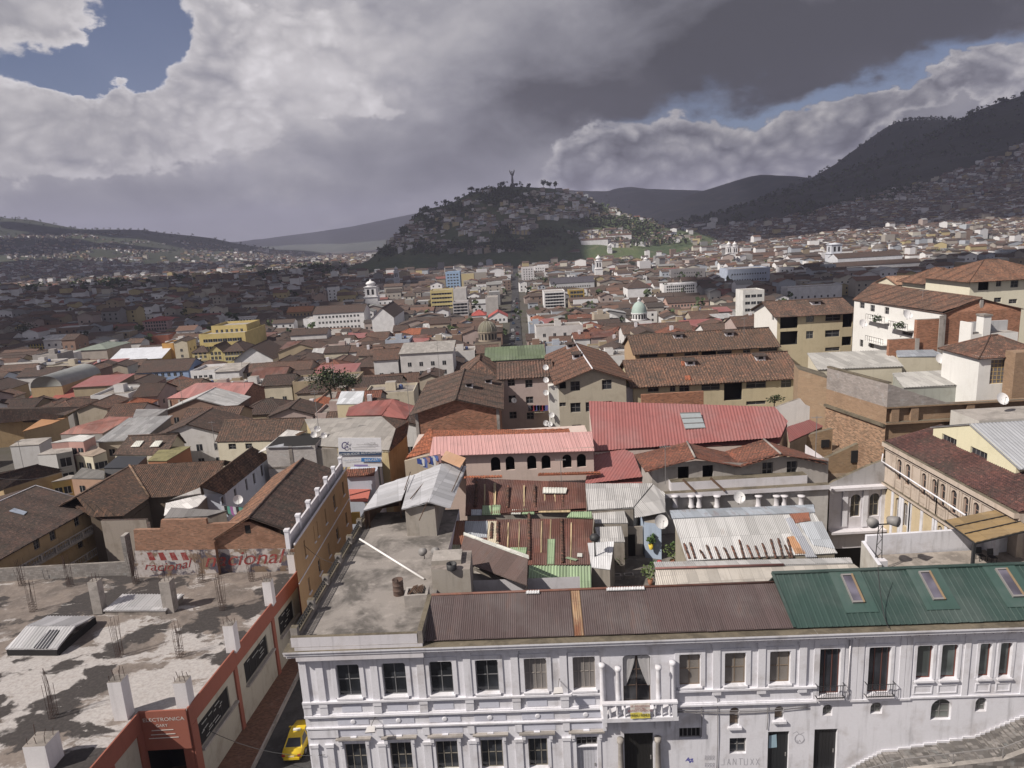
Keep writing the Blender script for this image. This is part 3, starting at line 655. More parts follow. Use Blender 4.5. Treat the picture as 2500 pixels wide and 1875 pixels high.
for k in range(6):                      # lilac panel under every upper window, with rosettes on the band below
    c = cx[k]; tb(c-.72, c+.72, 4.62, 5.16, .03, LILAC); tb(c-1.15, c+1.15, 3.55, 4.05, .035, LILAC)
    t.lathe((0, 0, 0), [(.0, .0), (.2, .0), (.2, .02), (.13, .035), (0.01, .03)], WHITE, 12); n = 12*5
    for j in range(n): v = t.v[-n+j]; t.v[-n+j] = HP(c+v.x, 3.8+v.y, .04+v.z)
    tb(c-1.25, c+1.25, 2.62, 3.05, .02, LILAC)
for k in range(7): tb(cx[k]-1.7 if k else .05, cx[k]-1.2, 2.55, 3.2, .1)
pa = (pd[0][0]-1.6, pd[0][1]+1.6)
for a0, a1 in ((.0, pa[0]), (pa[1], cx[9]+2.6)):
    tb(a0, a1, 5.48, 5.62, .24); tb(a0, a1, 4.28, 4.42, .2); tb(a0, a1, 4.42, 4.5, .12)
tb(0, pa[0], 3.3, 3.42, .16)
for k, o in enumerate(low1+lowd[1:]):
    c = (o[0]+o[1])/2; frame(o if k < 5 else (o[0], o[1], -1.9, o[3]), .25, .3, .06, k < 5)
    tb(c-.22, c+.22, 2.2, 2.58, .16); tb(c-1.3, c+1.3, 2.4, 2.52, .3, CONC_L)
    for s in (-1.12, .86): tb(c+s, c+s+.26, 1.95, 2.4, .22); tb(c+s+.04, c+s+.22, 1.7, 1.95, .14)
for a in [.15, 1.3]+[(cx[i]+cx[i+1])/2-.02 for i in range(5)]: tb(a, a+.55, -2.3, 1.75, .12); tb(a-.06, a+.61, 1.75, 2.0, .18)
for o in l2: tb(o[0]-.15, o[1]+.15, o[2]-.2, o[2]-.02, .2)
t.build('plaster_moulding', hero)
# cornice with dentils and its mossy upper face
MOSS = concrete((.16, .135, .1), .5, .5)
def cornice(root, a0, a1, z):
    b = MB(); o = lambda a, h0, h1, x0, x1, m, top=None: b.obox([HP(a[0], 0, x1), HP(a[1], 0, x1), HP(a[1], 0, x0), HP(a[0], 0, x0)], h0, h1, m, top)
    o((a0, a1), z-.5, z-.3, 0.003, .22, WHITE); o((a0, a1), z-.09, z+.16, 0.003, .62, WHITE); o((a0, a1), z+.16, z+.3, -.5, .72, WHITE, MOSS)
    n = int((a1-a0)/.62)
    for i in range(n): a = lerp(a0, a1, (i+.3)/n); o((a, a+.26), z-.298, z-.092, .003, .5, WHITE2)
    return b.build('cornice', root)
cornice(hero, -.72, SPLIT, 9.75); cornice(hero2, SPLIT+.01, LEN, 9.75)
# portico balcony
p = MB(); a0, a1 = pa
f3 = lambda a, h0, h1, x0, x1, m=WHITE: p.obox([HP(a[0], 0, x1), HP(a[1], 0, x1), HP(a[1], 0, x0), HP(a[0], 0, x0)], h0, h1, m)
f3((a0-.1, a1+.1), 4.05, 4.35, .003, 1.3); f3((a0, a1), 3.8, 4.05, .003, 1.0)
for a in (a0, a1-.3): f3((a, a+.3), 4.35, 5.5, 1.0, 1.3)
for a in (a0+.02, a1-.32, a0+1.1, a1-1.4): f3((a, a+.3), 3.1, 3.8, .003, .55); f3((a+.03, a+.27), 2.6, 3.1, .003, .3)
p.build('balcony', hero)
p = MB(); p.obox([HP(a0-.05, 0, 1.34), HP(a1+.05, 0, 1.34), HP(a1+.05, 0, 1.0), HP(a0-.05, 0, 1.0)], 5.42, 5.56, WHITE)
for k in range(9):
    a = lerp(a0+.5, a1-.5, k/8); p.lathe(HP(a, 4.35, 1.16), [(.09, 0), (.06, .1), (.12, .35), (.05, .7), (.09, .95), (.1, 1.06)], WHITE, 8)
p.build('balustrade', hero)
for a in (pd[0][0]-.42, pd[0][1]+.42, a0+.1, a1-.1):
    p = MB(); o = .75 if abs(a-(pd[0][0]+pd[0][1])/2) < 1.7 else .28
    p.lathe(HP(a, 4.36, o), [(.24, 0), (.24, .2), (.19, .25), (.2, 1.2), (.17, 3.3), (.2, 3.42), (.23, 3.5), (.23, 3.68), (.05, 3.69)], WHITE, 12)
    p.build('column', hero)
for s in (-1, 1):                      # parted curtains and stone columns by the door below
    cu = MB(); c = (pd[0][0]+pd[0][1])/2; w = (pd[0][1]-pd[0][0])/2-.05
    vs = []
    for i in range(9):
        h = lerp(8.3, 5.9, i/8); inn = w*(.08+.75*(i/8)**1.4)
        for j in range(7): a = lerp(inn, w, j/6); vs.append(HP(c+s*a, h, -.17+.025*math.sin(j*2.4)))
    cu.mesh(vs, [(i*7+j, i*7+j+1, i*7+j+8, i*7+j+7) for i in range(8) for j in range(6)], plaster((.4, .39, .4), .3)); cu.build('curtain', hero)
    g = gate[0]; st2 = MB(); st2.lathe(HP(g[0]-.3 if s < 0 else g[1]+.3, -2.2, .25), [(.26, 0), (.2, .4), (.22, 1.5), (.17, 3.6), (.25, 3.8), (.25, 4.1), (.02, 4.12)], CONC_L, 10); st2.build('column', hero)
# notice hung on the balcony rail
nb = thing('banner', 'small white and yellow for-rent banner hung on the white balcony rail', 'banner', HP(9.5, 4.2, 1.36))
o = hero_ops(2, [(2066, 880, 2180, 970)], None, None, 'n')[0]
BAX = HAX; q = [PV(*K(2, x, y), HP(0, 0, 1.37), HAX) for x, y in ((2066, 972), (2182, 968), (2180, 880), (2064, 884))]
n_ = 10; m = MB(); vs = []
for j in range(n_+1):
    for i in range(n_+1):
        v = q[0].lerp(q[1], i/n_).lerp(q[3].lerp(q[2], i/n_), j/n_); v = v+V((0, -.015*math.sin(i*1.3)-.01*math.cos(j*1.7)-.01, 0)); vs.append(v)
FS = [(j*(n_+1)+i, j*(n_+1)+i+1, (j+1)*(n_+1)+i+1, (j+1)*(n_+1)+i) for j in range(n_) for i in range(n_)]
m.mesh(vs, [f for k, f in enumerate(FS) if k >= 36], paint((.68, .64, .6), .8)); m.mesh(vs, FS[:36], paint((.72, .62, .12), .8)); m.build('cloth', nb)
bc = (q[0]+q[1]+q[2]+q[3])/4; bw = (q[1]-q[0]).length; bh = (q[3]-q[0]).length
for s, dy, sz, mt in (('SE ARRIENDA', .33, .19, (.3, .06, .06)), ('LOCAL', .17, .19, (.3, .06, .06)), ('DEPARTAMENTO', 0.02, .185, (.3, .06, .06)), ('0984190432', -.3, .27, (.02, .02, .02))):
    text_mesh(s, sz*bh, paint(mt, .8), lambda c_, dy=dy: bc+V((HAX[0]*c_.x, HAX[1]*c_.x, c_.y+dy*bh))+V((HAX[1], -HAX[0], 0))*(.05+c_.z)).build('lettering', nb)
# wall lamps on brackets
for (x, y), hh in (((1650, 760), 6.3), ((570, 985), 3.6)):
    pw = PV(*K(2, x, y), HO, HAX); lm = thing('wall_lamp', 'floodlight on a bracket arm %s the white corner house' % ('between upper windows of' if hh > 5 else 'on the lower band of'), 'lamp', pw)
    a = (pw.x-HO[0])/HAX[0]; m = MB(); m.tube([HP(a, pw.z+.3, 0), HP(a-.1, pw.z+.3, .6), HP(a-.15, pw.z+.1, .9)], .03, FRAMEG, 5); m.build('bracket', lm)
    m = MB(); m.slab([HP(a-.5, pw.z+.02, 1.25), HP(a+.2, pw.z+.02, 1.2), HP(a+.15, pw.z+.22, .8), HP(a-.4, pw.z+.22, .85)], .14, FRAMEW); m.build('lamp_head', lm)
# roofs
RUST = sheet((.085, .06, .06), .25, (.17, .065, .04), .8, 9., .6, 0., .12); RUSTR = sheet((.15, .062, .045), .45, (.22, .1, .06), .8, 2.4, .65)
rb = MB(); z0, z1 = 10.22, 11.42; dR = -4.1
A0 = 9.35; A1 = (PV(1941, 1526, HO, HAX).x-HO[0])/HAX[0]
yel = (PV(*K(2, 1765, 470), HO, HAX).x-HO[0])/HAX[0]
for u0, u1, mt in ((A0, yel-.35, RUST), (yel-.35, yel+.35, sheet((.3, .2, .12), .55, (.2, .06, .03), .35, 2.)), (yel+.35, A1, RUST)):
    rb.corr([HP(u0, z0, .1), HP(u1, z0, .1), HP(u1, z1, dR), HP(u0, z1, dR)], mt, .155, .022, 4)
rb.corr([HP(A1, 9.6, dR-2), HP(A0, 9.6, dR-2), HP(A0, z1, dR), HP(A1, z1, dR)], RUST, .155, .022, 4)
rb.tube([HP(A0, z1+.05, dR), HP(A1, z1+.05, dR)], .1, RUSTR, 6)
rb.build('roof', hero)
for u0, u1 in (((2, 1440), (2, 1520)), ((2, 1912), (2, 2135))):
    a, c = [(PV(*K(k[0], k[1], 225), HP(0, 0, dR), HAX).x-HO[0])/HAX[0] for k in (u0, u1)]
    rp = MB(); rp.corr([HP(a, z1-.02+.1, dR+.35), HP(c, z1-.04+.1, dR+.35), HP(c, z1+.13, dR+.02), HP(a, z1+.13, dR+.02)], sheet((.6, .6, .62), .05), .2, .02); rp.build('ridge_patch', hero)
b2 = MB(); z2 = 12.3; GREEN = sheet((.032, .06, .053), .0, (.03, .08, .07), 1.2, 9., .45, 0., .08); dG = -3.9
sky_px = [((1245, 262), (1348, 395)), ((1672, 245), (1785, 378)), ((2098, 230), (2212, 355))]
b2.corr([HP(A1+.02, z0, .12), HP(LEN, z0, .12), HP(LEN, z2, dG), HP(A1-.3, z2, dG)], GREEN, .42, .022, 14, 'rib')
b2.corr([HP(LEN, 9.6, dG-3), HP(A1, 9.6, dG-3), HP(A1, z2, dG), HP(LEN, z2, dG)], GREEN, .42, .022, 14, 'rib')
b2.bar(HP(A1-.3, z2+.04, dG), HP(LEN, z2+.04, dG), .35, GREEN, .08); b2.bar(HP(A1-.05, z0+.05, .12), HP(A1-.3, z2+.04, dG), .2, GREEN, .1)
b2.build('roof', hero2)
for (xa, ya), (xb, yb) in sky_px:
    a = (PV(*K(3, (xa+xb)/2, (ya+yb)/2), HP(0, 0, -1.9), HAX).x-HO[0])/HAX[0]
    def rp(da, s, up=0.): x = lerp(.12, dG, s); return HP(a+da, lerp(z0, z2, s)+up, x)
    s0, s1 = .35, .88
    fl = MB(); fl.slab([rp(-1.15, s0-.14, .07), rp(1.15, s0-.14, .07), rp(1.15, .985, .07), rp(-1.15, .985, .07)], .05, sheet((.045, .085, .075), .0, (.03, .08, .07), 9., 9., .45, 0., .02))
    k = fl.build('flashing', hero2)
    fr = MB(); wd = paint((.25, .18, .11), .5)
    for d0, d1, e0, e1, mt in ((-.42, -.34, s0, s1, FRAMEG), (.3, .44, s0, s1, wd), (-.34, .3, s0, s0+.03, FRAMEG), (-.34, .3, s1-.03, s1, FRAMEG)): fr.slab([rp(d0, e0, .26), rp(d1, e0, .26), rp(d1, e1, .26), rp(d0, e1, .26)], .18, mt)
    k = fr.build('skylight', hero2); g = MB(); g.face([rp(-.34, s0+.03, .2), rp(.3, s0+.03, .2), rp(.3, s1-.03, .2), rp(-.34, s1-.03, .2)], glass((.07, .065, .085), .15)); g.build('pane', k)
# plain right-hand facade
fw = dict(fm=paint((.16, .05, .035), .6), gm=glass((.05, .06, .06)), nx=1, nz=1)
fd = dict(fm=paint((.13, .05, .04), .6), gm=glass((.02, .022, .028)), nx=3, nz=1)
r1 = hero_ops(3, [(1102, 632, 1220, 865), (1370, 622, 1490, 855)], 4.75, 8.45, 'rw', fd)
r2 = hero_ops(3, [(1632, 610, 1720, 780), (1765, 603, 1855, 775), (1970, 598, 2035, 768), (2080, 593, 2145, 765)], 5.75, 8.45, 'rw', fw)
r3 = hero_ops(3, [(1125, 930, 1178, 990), (1383, 918, 1447, 980), (1710, 900, 1820, 1012), (1950, 893, 2012, 968)], None, None, 'aw', dict(nx=2, nz=3, gm=glass((.07, .075, .07), .4)))
r4 = hero_ops(3, [(1078, 1062, 1202, 1230)], -1.7, None, 'd', dict(m=paint((.02, .02, .022), .5), lab='black metal gate door'))
R = r1+r2+r3+r4; O2 = HP(SPLIT, 0)[:2]
R = [(o[0]-SPLIT, o[1]-SPLIT)+o[2:] for o in R]
b = MB(); wall(b, O2, HAX, LEN-SPLIT, -3, 9.9, WHITE, R, .3); wall(b, HP(LEN, 0)[:2], SD, 9, -2, 9.9, WHITE2)
wall(b, HP(LEN, 0, -7.9)[:2], (-HAX[0], -HAX[1]), LEN-SPLIT, -2, 10., WHITE2); b.build('wall', hero2); fill(hero2, O2, HAX, R, .3)
t = MB()
for o in r1: frame(o, .22, .25, .05, False)
for o in r2:
    frame(o, .2, .22, .04); c = (o[0]+o[1])/2; w = (o[1]-o[0])/2+.1
    for q0 in ((c-w, c+w, 5.25, 5.33), (c-w, c+w, 4.62, 4.7), (c-w, c-w+.08, 4.7, 5.25), (c+w-.08, c+w, 4.7, 5.25)): tb(*q0, .05)
for a in (SPLIT+.1, r1[0][1]+.75, r1[1][0]-.75, r1[1][1]+.6, r2[0][0]-.75, r2[1][1]+.4, r2[3][1]+.8): tb(a, a+.4, 4.3, 9.2, .07)
tb(SPLIT, r2[0][0]-.3, 4.2, 4.36, .12); tb(r2[0][0]-.3, LEN, 4.28, 4.4, .1)
t.build('plaster_moulding', hero2)
for o in r1:                           # iron french balconies
    ib = MB(); a0, a1 = o[0]-.2, o[1]+.2
    ib.obox([HP(a0, 0, .42), HP(a1, 0, .42), HP(a1, 0, .003), HP(a0, 0, .003)], 4.62, 4.72, WHITE2)
    for h in (4.8, 5.75):
        ib.bar(HP(a0, h, .4), HP(a1, h, .4), .04, IRON); ib.bar(HP(a0, h, .4), HP(a0, h, 0), .04, IRON); ib.bar(HP(a1, h, .4), HP(a1, h, 0), .04, IRON)
    for k in range(13): a = lerp(a0, a1, k/12); ib.bar(HP(a, 4.7, .4), HP(a, 5.75, .4), .022, IRON)
    ib.build('railing', hero2)
# downpipe, cables on the wall
dp = MB(); a = r1[0][1]+.55; dp.tube([HP(a, 9.2, .1), HP(a, 5.2, .1), HP(a+.05, 4.9, .1), HP(a, 4.5, .1)], .06, WHITE2, 6); dp.build('downpipe', hero2)
cb = MB(); ca = plaster((.2, .19, .2), .2)
for h, sag, e in ((4.05, .25, 0), (3.9, .35, .1), (3.8, .15, .2)):
    cb.tube([HP(lerp(pa[1]+.2, SPLIT-.2, i/14), h-sag*4*(i/14)*(1-i/14)+.15*e*i/14, .1) for i in range(15)], .025, ca, 4)
for x, y0, y1 in ((468, 925, 1100), (555, 890, 1272), (825, 935, 1060)):
    p0 = PV(*K(3, x, y0), HO, HAX); p1 = PV(*K(3, x, y1), HO, HAX); a = (p0.x-HO[0])/HAX[0]; cb.tube([HP(a, p0.z, .08), HP(a+.05, (p0.z+p1.z)/2, .08), HP(a, p1.z, .08)], .03, ca, 4)
cb.build('cable', hero)
# graffiti scrawls on the plinth: brushed strokes of dark paint
gm = paint((.36, .355, .4), .8)
def scrawl(c, pts, w=.04, m=gm):
    P = [PV(*K(c, x, y), HO, HAX) for x, y in pts]; gr = MB()
    for a, b in zip(P, P[1:]):
        if (b-a).length < .01: continue
        d = (b-a).normalized(); nrm = V((HAX[1], -HAX[0], 0)); r = d.cross(nrm).normalized()*w*.5; o = nrm*(.006+.001*rnd.random())
        gr.face([a-r+o, b-r+o, b+r+o, a+r+o], m)
    gr.build('graffiti', hero)
for x0, s in ((575, 'J'), (610, 'A'), (640, 'N'), (672, 'T'), (700, 'U'), (735, 'X'), (765, 'X')):
    y = 1238; k = 17
    scrawl(3, {'J': [(x0+k, y-k), (x0+k, y+k), (x0, y+k)], 'A': [(x0, y+k), (x0+k/2, y-k), (x0+k, y+k), (x0+4, y)], 'N': [(x0, y+k), (x0+2, y-k), (x0+k, y+k), (x0+k, y-k)],
               'T': [(x0, y-k), (x0+k+6, y-k), (x0+k/2, y-k), (x0+k/2, y+k)], 'U': [(x0, y-k), (x0+2, y+k), (x0+k, y+k), (x0+k+2, y-k)], 'X': [(x0, y-k), (x0+k, y+k), (x0+k/2, y), (x0+k, y-k), (x0, y+k)]}[s])
for x0, y0 in ((490, 1215), (490, 1255)):
    for i in range(4): x = x0+i*14; scrawl(3, [(x, y0+14), (x+1, y0-10), (x+9, y0-8), (x+8, y0+3), (x+1, y0+2), (x+10, y0+14)])
cr_ = [(1000+math.cos(i*.5)*28*(1-.01*i), 1115+math.sin(i*.5)*26) for i in range(24)]; scrawl(3, cr_); scrawl(3, [(965, 1085), (985, 1075), (1000, 1090), (1025, 1080)]); scrawl(3, [(985, 1120), (990, 1138), (1000, 1120), (1010, 1138), (1022, 1122)])
scrawl(3, [(385, 1235), (400, 1215), (408, 1245), (420, 1220), (425, 1240), (390, 1228), (425, 1222)], .07, paint((.1, .1, .35), .8))
ps = MB(); P_ = [PV(*K(3, x, y), HP(0, 0, -.18), HAX) for x, y in ((832, 1165), (878, 1160), (875, 1090), (835, 1098))]; ps.face(P_, paint((.3, .42, .5), .6)); ps.build('poster', hero)
# ------------------------------------------------------------------ roof terrace on the corner of the white house
TZ = 10.3
def pix(c, pts, z): 
    zs = z if isinstance(z, (list, tuple)) else [z]*len(pts)
    return [cZ(c, x, y, h) for (x, y), h in zip(pts, zs)]
def pln(P):                                # plane through the first three points
    P = [V(p) for p in P]; n = (P[1]-P[0]).cross(P[2]-P[0]).normalized()
    return (P[0], n if n.z > 0 else -n)
def onp(c, x, y, pl, lift=.05):            # where the sight line meets a roof plane
    o, n = pl; d = V(ray(*K(c, x, y))); C0 = V((0, 0, CZ)); t = n.dot(o+n*lift-C0)/n.dot(d); return C0+d*t
TERR = concrete((.265, .24, .225), .28, .25)
b = MB(); b.obox([HP(.1, 0, .55)[:2], HP(9.25, 0, .55)[:2], HP(9.4, 0, -24)[:2], HP(.1, 0, -24)[:2]], 9.2, TZ, WHITE2, TERR, False); b.build('terrace', hero)
b = MB(); b.obox([HP(-.1, 0, .5), HP(8.9, 0, .5), HP(8.9, 0, .2), HP(-.1, 0, .2)], TZ+.004, 11.05, WHITE2, MOSS); b.obox([HP(8.95, 0, .5), HP(9.3, 0, .5), HP(9.3, 0, -4.6), HP(8.95, 0, -4.6)], TZ+.004, 11.25, CONC, MOSS); b.build('parapet', hero)
# balustrade along the side street: concrete posts with scrolled ironwork between
b = MB(); b.obox([HP(-.35, 0, .15), HP(.12, 0, .15), HP(.12, 0, -24), HP(-.35, 0, -24)], 9.6, TZ+.35, CONC, MOSS); b.build('ledge', hero)
ir = MB(); N_ = 6
for k in range(N_+1):
    y = lerp(-.1, -23.4, k/N_); pb = MB(); pb.obox([HP(-.3, 0, y), HP(.2, 0, y), HP(.2, 0, y-.45), HP(-.3, 0, y-.45)], TZ+.36, TZ+1.15, CONC_L, MOSS); pb.build('post', hero)
    if k == N_: break
    y0, y1 = y-.45, lerp(-.1, -23.4, (k+1)/N_); rl = MB()
    for h in (.48, 1.0): rl.bar(HP(-.05, TZ+h, y0), HP(-.05, TZ+h, y1), .05, IRON)
    m = 17
    for j in range(m):
        yy = lerp(y0, y1, (j+.5)/m); pts = [HP(-.05+.16*math.sin(t*1.1)*(1 if j % 2 else -1)*.3, TZ+.5+.5*t/8, yy+.12*math.sin(t*.8)) for t in range(9)]
        rl.tube(pts, .04, IRON, 4, False)
    rl.build('railing', hero)
def boxthing(mb, c): return mb
# drum, basin, pole, lamps on the terrace
p = cZ(4, 342, 1385, TZ); d = thing('oil_drum', 'rusty open oil drum standing on the concrete roof terrace', 'drum', p); mb = MB(); RD = sheet((.1, .06, .045), .6, (.12, .05, .03))
mb.lathe(p, [(.43, 0), (.43, .4), (.45, .42), (.43, .44), (.43, .85), (.45, .87), (.43, .89), (.43, 1.28), (.45, 1.3), (.4, 1.3), (.4, .25)], RD, 20, True, True); mb.build('drum_shell', d)
p = cZ(4, 470, 1440, TZ); bs = thing('water_basin', 'small concrete water basin beside the rusty drum on the terrace', 'basin', p); mb = MB()
for q in ((-.9, -.7, .9, -.5), (-.9, .5, .9, .7), (-.9, -.5, -.7, .5), (.7, -.5, .9, .5)): mb.box((p.x+q[0], p.y+q[1], TZ), (p.x+q[2], p.y+q[3], TZ+1.0), CONC_L)
mb.box((p.x-.7, p.y-.5, TZ), (p.x+.7, p.y+.5, TZ+.35), VOID); mb.build('tank', bs)
mb = MB()
for i in range(9): mb.bar((p.x-.6+.13*i, p.y-.6+rnd.random()*.3, TZ+1.02+.03*(i % 3)), (p.x-.3+.1*i, p.y+.7, TZ+1.04+.03*(i % 4)), .06, WOOD)
mb.build('wood_scrap', bs)
a = cZ(4, 78, 1012, TZ+1.1); c = cZ(4, 512, 1282, TZ+.1); mb = MB(); mb.tube([a, c], .09, paint((.8, .78, .78), .4), 8); solo(mb, 'pole', 'long white pole leaning from the iron railing down onto the terrace', 'pole', (a+c)/2)
for (x, y), nm in (((515, 1085), 'left of'), ((600, 1080), 'right of')):
    p = cZ(4, x, y+60, TZ+.6); l = thing('floodlight', 'grey round floodlight, %s pair on the low wall of the terrace' % ('left one of the' if nm[0] == 'l' else 'right one of the'), 'lamp', p, 'floodlights on the terrace'); mb = MB()
    mb.tube([p, p+V((0, 0, .55))], .05, FRAMEG, 6); mb.build('stem', l); mb = MB(); mb.tube([p+V((-.1, -.35, .8)), p+V((0, .1, .65)), p+V((.05, .3, .6))], [.36, .3, .12], FRAMEG, 12); mb.build('lamp_head', l)
# stair huts on the terrace
HUTW = plaster((.33, .3, .27), .75)
h = thing('stair_hut', 'grey cement hut under a dented silver sheet roof at the back of the terrace', 'hut', (-9, 65, TZ)); mb = MB()
f0, f1 = cZ(4, 400, 990, TZ), cZ(4, 600, 990, TZ); zt = 13.3
mb.obox([(f0.x, f0.y), (f1.x, f1.y), (f1.x+.2, f1.y+8), (f0.x, f0.y+8)], TZ-.2, zt, HUTW, bottom=False); mb.build('wall', h)
SIL = sheet((.5, .5, .53), .22, (.3, .2, .16), .9, 2.2, .38, .35)
mb = MB()
mb.corr(pix(4, [(360, 812), (548, 762), (632, 500), (420, 590)], [13.2, 13.9, 14.3, 13.3]), SIL, .22, .03); mb.corr(pix(4, [(546, 762), (690, 802), (800, 520), (632, 500)], [13.95, 13.3, 13.5, 14.35]), SIL, .22, .03)
mb.build('roof', h)
h2 = shed('lean_to', 'dark open lean-to with a long silver sheet roof beside the terrace railing', 'shed', pix(4, [(100, 822), (360, 745), (425, 580), (215, 650)], [12.3, 13.0, 13.2, 12.6]), SIL, WOOD, walls=(2, 3), zb=TZ-.3)
mb = MB()
for x, y in ((130, 815), (345, 755)): q = cZ(4, x, y, 12.3); mb.bar((q.x, q.y+.3, TZ-.2), (q.x, q.y+.3, 12.3), .14, WOOD)
mb.build('post', h2)
mb = MB(); P_ = pix(4, [(625, 475), (755, 530), (795, 465), (660, 415)], [14.6, 14.6, 15.1, 15.1]); mb.slab(P_, .04, sheet((.4, .24, .15), .1, w=3.)); solo(mb, 'plywood_board', 'bare plywood board lying tilted on top of the silver roofs', 'board', P_[0])
mb = MB()
for a, c in (((420, 560), (380, 680)), ((545, 740), (480, 885)), ((620, 500), (420, 740)), ((795, 480), (700, 690))):
    mb.tube([cZ(4, *a, 13.9), cZ(4, *c, 13.6)], .05, WOOD, 5)
solo(mb, 'loose_timber', 'loose dark timber poles lying over the silver sheet roofs', 'timber', cZ(4, 540, 740, 13.9))
w = thing('cement_hut', 'low bare cement hut at the inner corner of the terrace, right of the basin', 'hut', (-6, 54, 8)); mb = MB()
q0, q1 = cZ(4, 572, 1362, 10.2), cZ(4, 832, 1362, 10.2); mb.obox([(q0.x, q0.y), (q1.x, q1.y), (q1.x, q1.y+3.4), (q0.x, q0.y+3.4)], 8.5, 12.1, HUTW, concrete((.3, .26, .24))); mb.build('wall', w)
mb = MB(); q0 = cZ(4, 565, 1200, 12.0); mb.obox([(q0.x, q0.y), (q0.x+2.4, q0.y), (q0.x+2.4, q0.y+2), (q0.x, q0.y+2)], TZ, 12.5, HUTW, CONC_L); mb.build('chimney', w)
mb = MB(); q0 = cZ(4, 700, 1215, 12.15); mb.lathe(q0, [(.4, 0), (.42, .5), (.38, .5), (.36, .1)], IRON, 12); mb.build('vent', w)
# ------------------------------------------------------------------ patchwork of rusty sheet roofs
OLDW = plaster((.3, .27, .24), .8)
UP = pix(4, [(790, 852), (1608, 818), (1600, 632), (800, 612)], [9.9, 9.9, 11.2, 11.2]); LO = pix(4, [(640, 1192), (1632, 1182), (1655, 868), (645, 888)], [8.7, 8.7, 10.2, 10.2])
RU2 = sheet((.12, .05, .038), .35, (.2, .1, .06), .8, 2.2, .65, 0., .3)
up = shed('workshop', 'long rusty brown sheet roof, upper of the two behind the terrace', 'shed', UP, RU2, OLDW, per=.19); lo = shed('workshop', 'long rusty sheet roof with pale patches, lower of the two behind the terrace', 'shed', LO, RU2, OLDW, per=.19)
YEL = sheet((.42, .33, .2), .4, (.2, .1, .05), .3, 3.); GRN = sheet((.24, .32, .2), .15, (.12, .14, .09), .8, 2.); GRY = sheet((.36, .38, .42), .2); PALE = sheet((.5, .5, .47), .25)
def patch(root, pl, pts, m, lift=.07, per=.19, c=4):
    mb = MB(); mb.corr([onp(c, x, y, pl, lift) for x, y in pts], m, per, .03); return mb.build('sheet_patch', root)
pu, plo = pln(UP), pln(LO)
for x0, x1, y0, y1, m in ((905, 965, 785, 848, GRN), (970, 1028, 782, 845, GRN), (830, 900, 812, 850, GRY), (1100, 1165, 812, 842, PALE), (1172, 1255, 808, 842, GRN), (980, 996, 632, 780, YEL), (915, 925, 640, 780, YEL), (1180, 1190, 650, 800, YEL), (1388, 1398, 700, 800, YEL), (1320, 1330, 690, 800, YEL)):
    patch(up, pu, [(x0, y1), (x1, y1), (x1+2, y0), (x0+2, y0)], m)
mb = MB(); mb.slab([onp(4, x, y, pu, .12) for x, y in ((1285, 832), (1500, 830), (1500, 812), (1285, 814))], .05, YEL); mb.build('fascia_board', up)
for x0, x1, y0, y1, m in ((640, 665, 900, 1090, PALE), (665, 785, 895, 1050, sheet((.2, .09, .06), .5, (.25, .12, .04))), (787, 940, 890, 1000, GRY), (942, 1018, 890, 1040, sheet((.5, .44, .34), .3)), (1345, 1395, 1012, 1180, GRN), (1090, 1205, 1068, 1112, GRN), (640, 755, 1050, 1085, sheet((.35, .34, .22), .3)), (1300, 1309, 890, 1100, YEL), (1500, 1508, 900, 1170, YEL), (1362, 1370, 880, 1010, YEL), (1150, 1158, 895, 1080, YEL), (1075, 1083, 900, 1090, YEL)):
    patch(lo, plo, [(x0-3, y1), (x1-3, y1), (x1+2, y0), (x0+2, y0)], m)
mb = MB(); mb.corr([onp(4, x, y, plo, .25) for x, y in ((1475, 862), (1650, 868), (1640, 826), (1505, 828))], GRN, .22, .05); mb.build('sheet_patch', lo)
CLAY = tiles((.2, .09, .06), (.12, .07, .05), .4, .3, .3)
def tilerow(root, pl, a, b, c=4, r=.16):
    p, q = onp(c, *a, pl, .05), onp(c, *b, pl, .05); n = max(3, int((q-p).length/.42)); mb = MB()
    for i in range(n):
        s, e = p.lerp(q, i/n), p.lerp(q, (i+1.12)/n); mb.tube([s+V((rnd.uniform(-.03, .03), 0, .02)), e+V((0, 0, .05))], [r*.85, r*1.1], CLAY, 6)
    mb.build('tile_row', root)
for a, b in (((870, 620), (858, 790)), ((1258, 650), (1262, 800)), ((1445, 700), (1452, 800)), ((1080, 655), (1076, 800))): tilerow(up, pu, a, b)
for a, b in (((1222, 840), (1222, 1150)), ((1440, 880), (1448, 1170)), ((972, 905), (965, 1010)), ((1010, 895), (1010, 1030))): tilerow(lo, plo, a, b)
mb = MB(); mb.slab([onp(4, x, y, plo, .12) for x, y in ((1545, 1130), (1580, 1132), (1580, 1108), (1548, 1106))], .03, PALE); mb.build('loose_sheet', lo)
mb = MB(); mb.slab([onp(4, x, y, plo, .12) for x, y in ((1465, 1140), (1535, 1158), (1552, 1148), (1480, 1130))], .03, GRN); mb.build('loose_sheet', lo)
mb = MB(); mb.corr([onp(4, x, y, pu, .3) for x, y in ((1312, 700), (1470, 702), (1478, 665), (1315, 662))], PALE, .3, .03); mb.build('loose_sheet', up)
shed('green_shed', 'shed roofed with pale green ribbed plastic sheets behind the brown ridge', 'shed', pix(4, [(1212, 1362), (1645, 1356), (1640, 1192), (1222, 1192)], [8.0, 8.0, 8.9, 8.9]), GRN, OLDW, per=.27, amp=.05)
LB = pix(4, [(738, 1152), (1208, 1328), (1212, 1150), (786, 990)], [10.2, 10.2, 11.3, 11.3])
lb = shed('stair_cover', 'dark brown sheet roof sloping steeply over a stairwell, edged in white', 'shed', LB, sheet((.085, .055, .05), .25, (.18, .08, .045), 1.4, 4., .6), OLDW, per=.16, amp=.015, zb=8.5, walls=(1, 2))
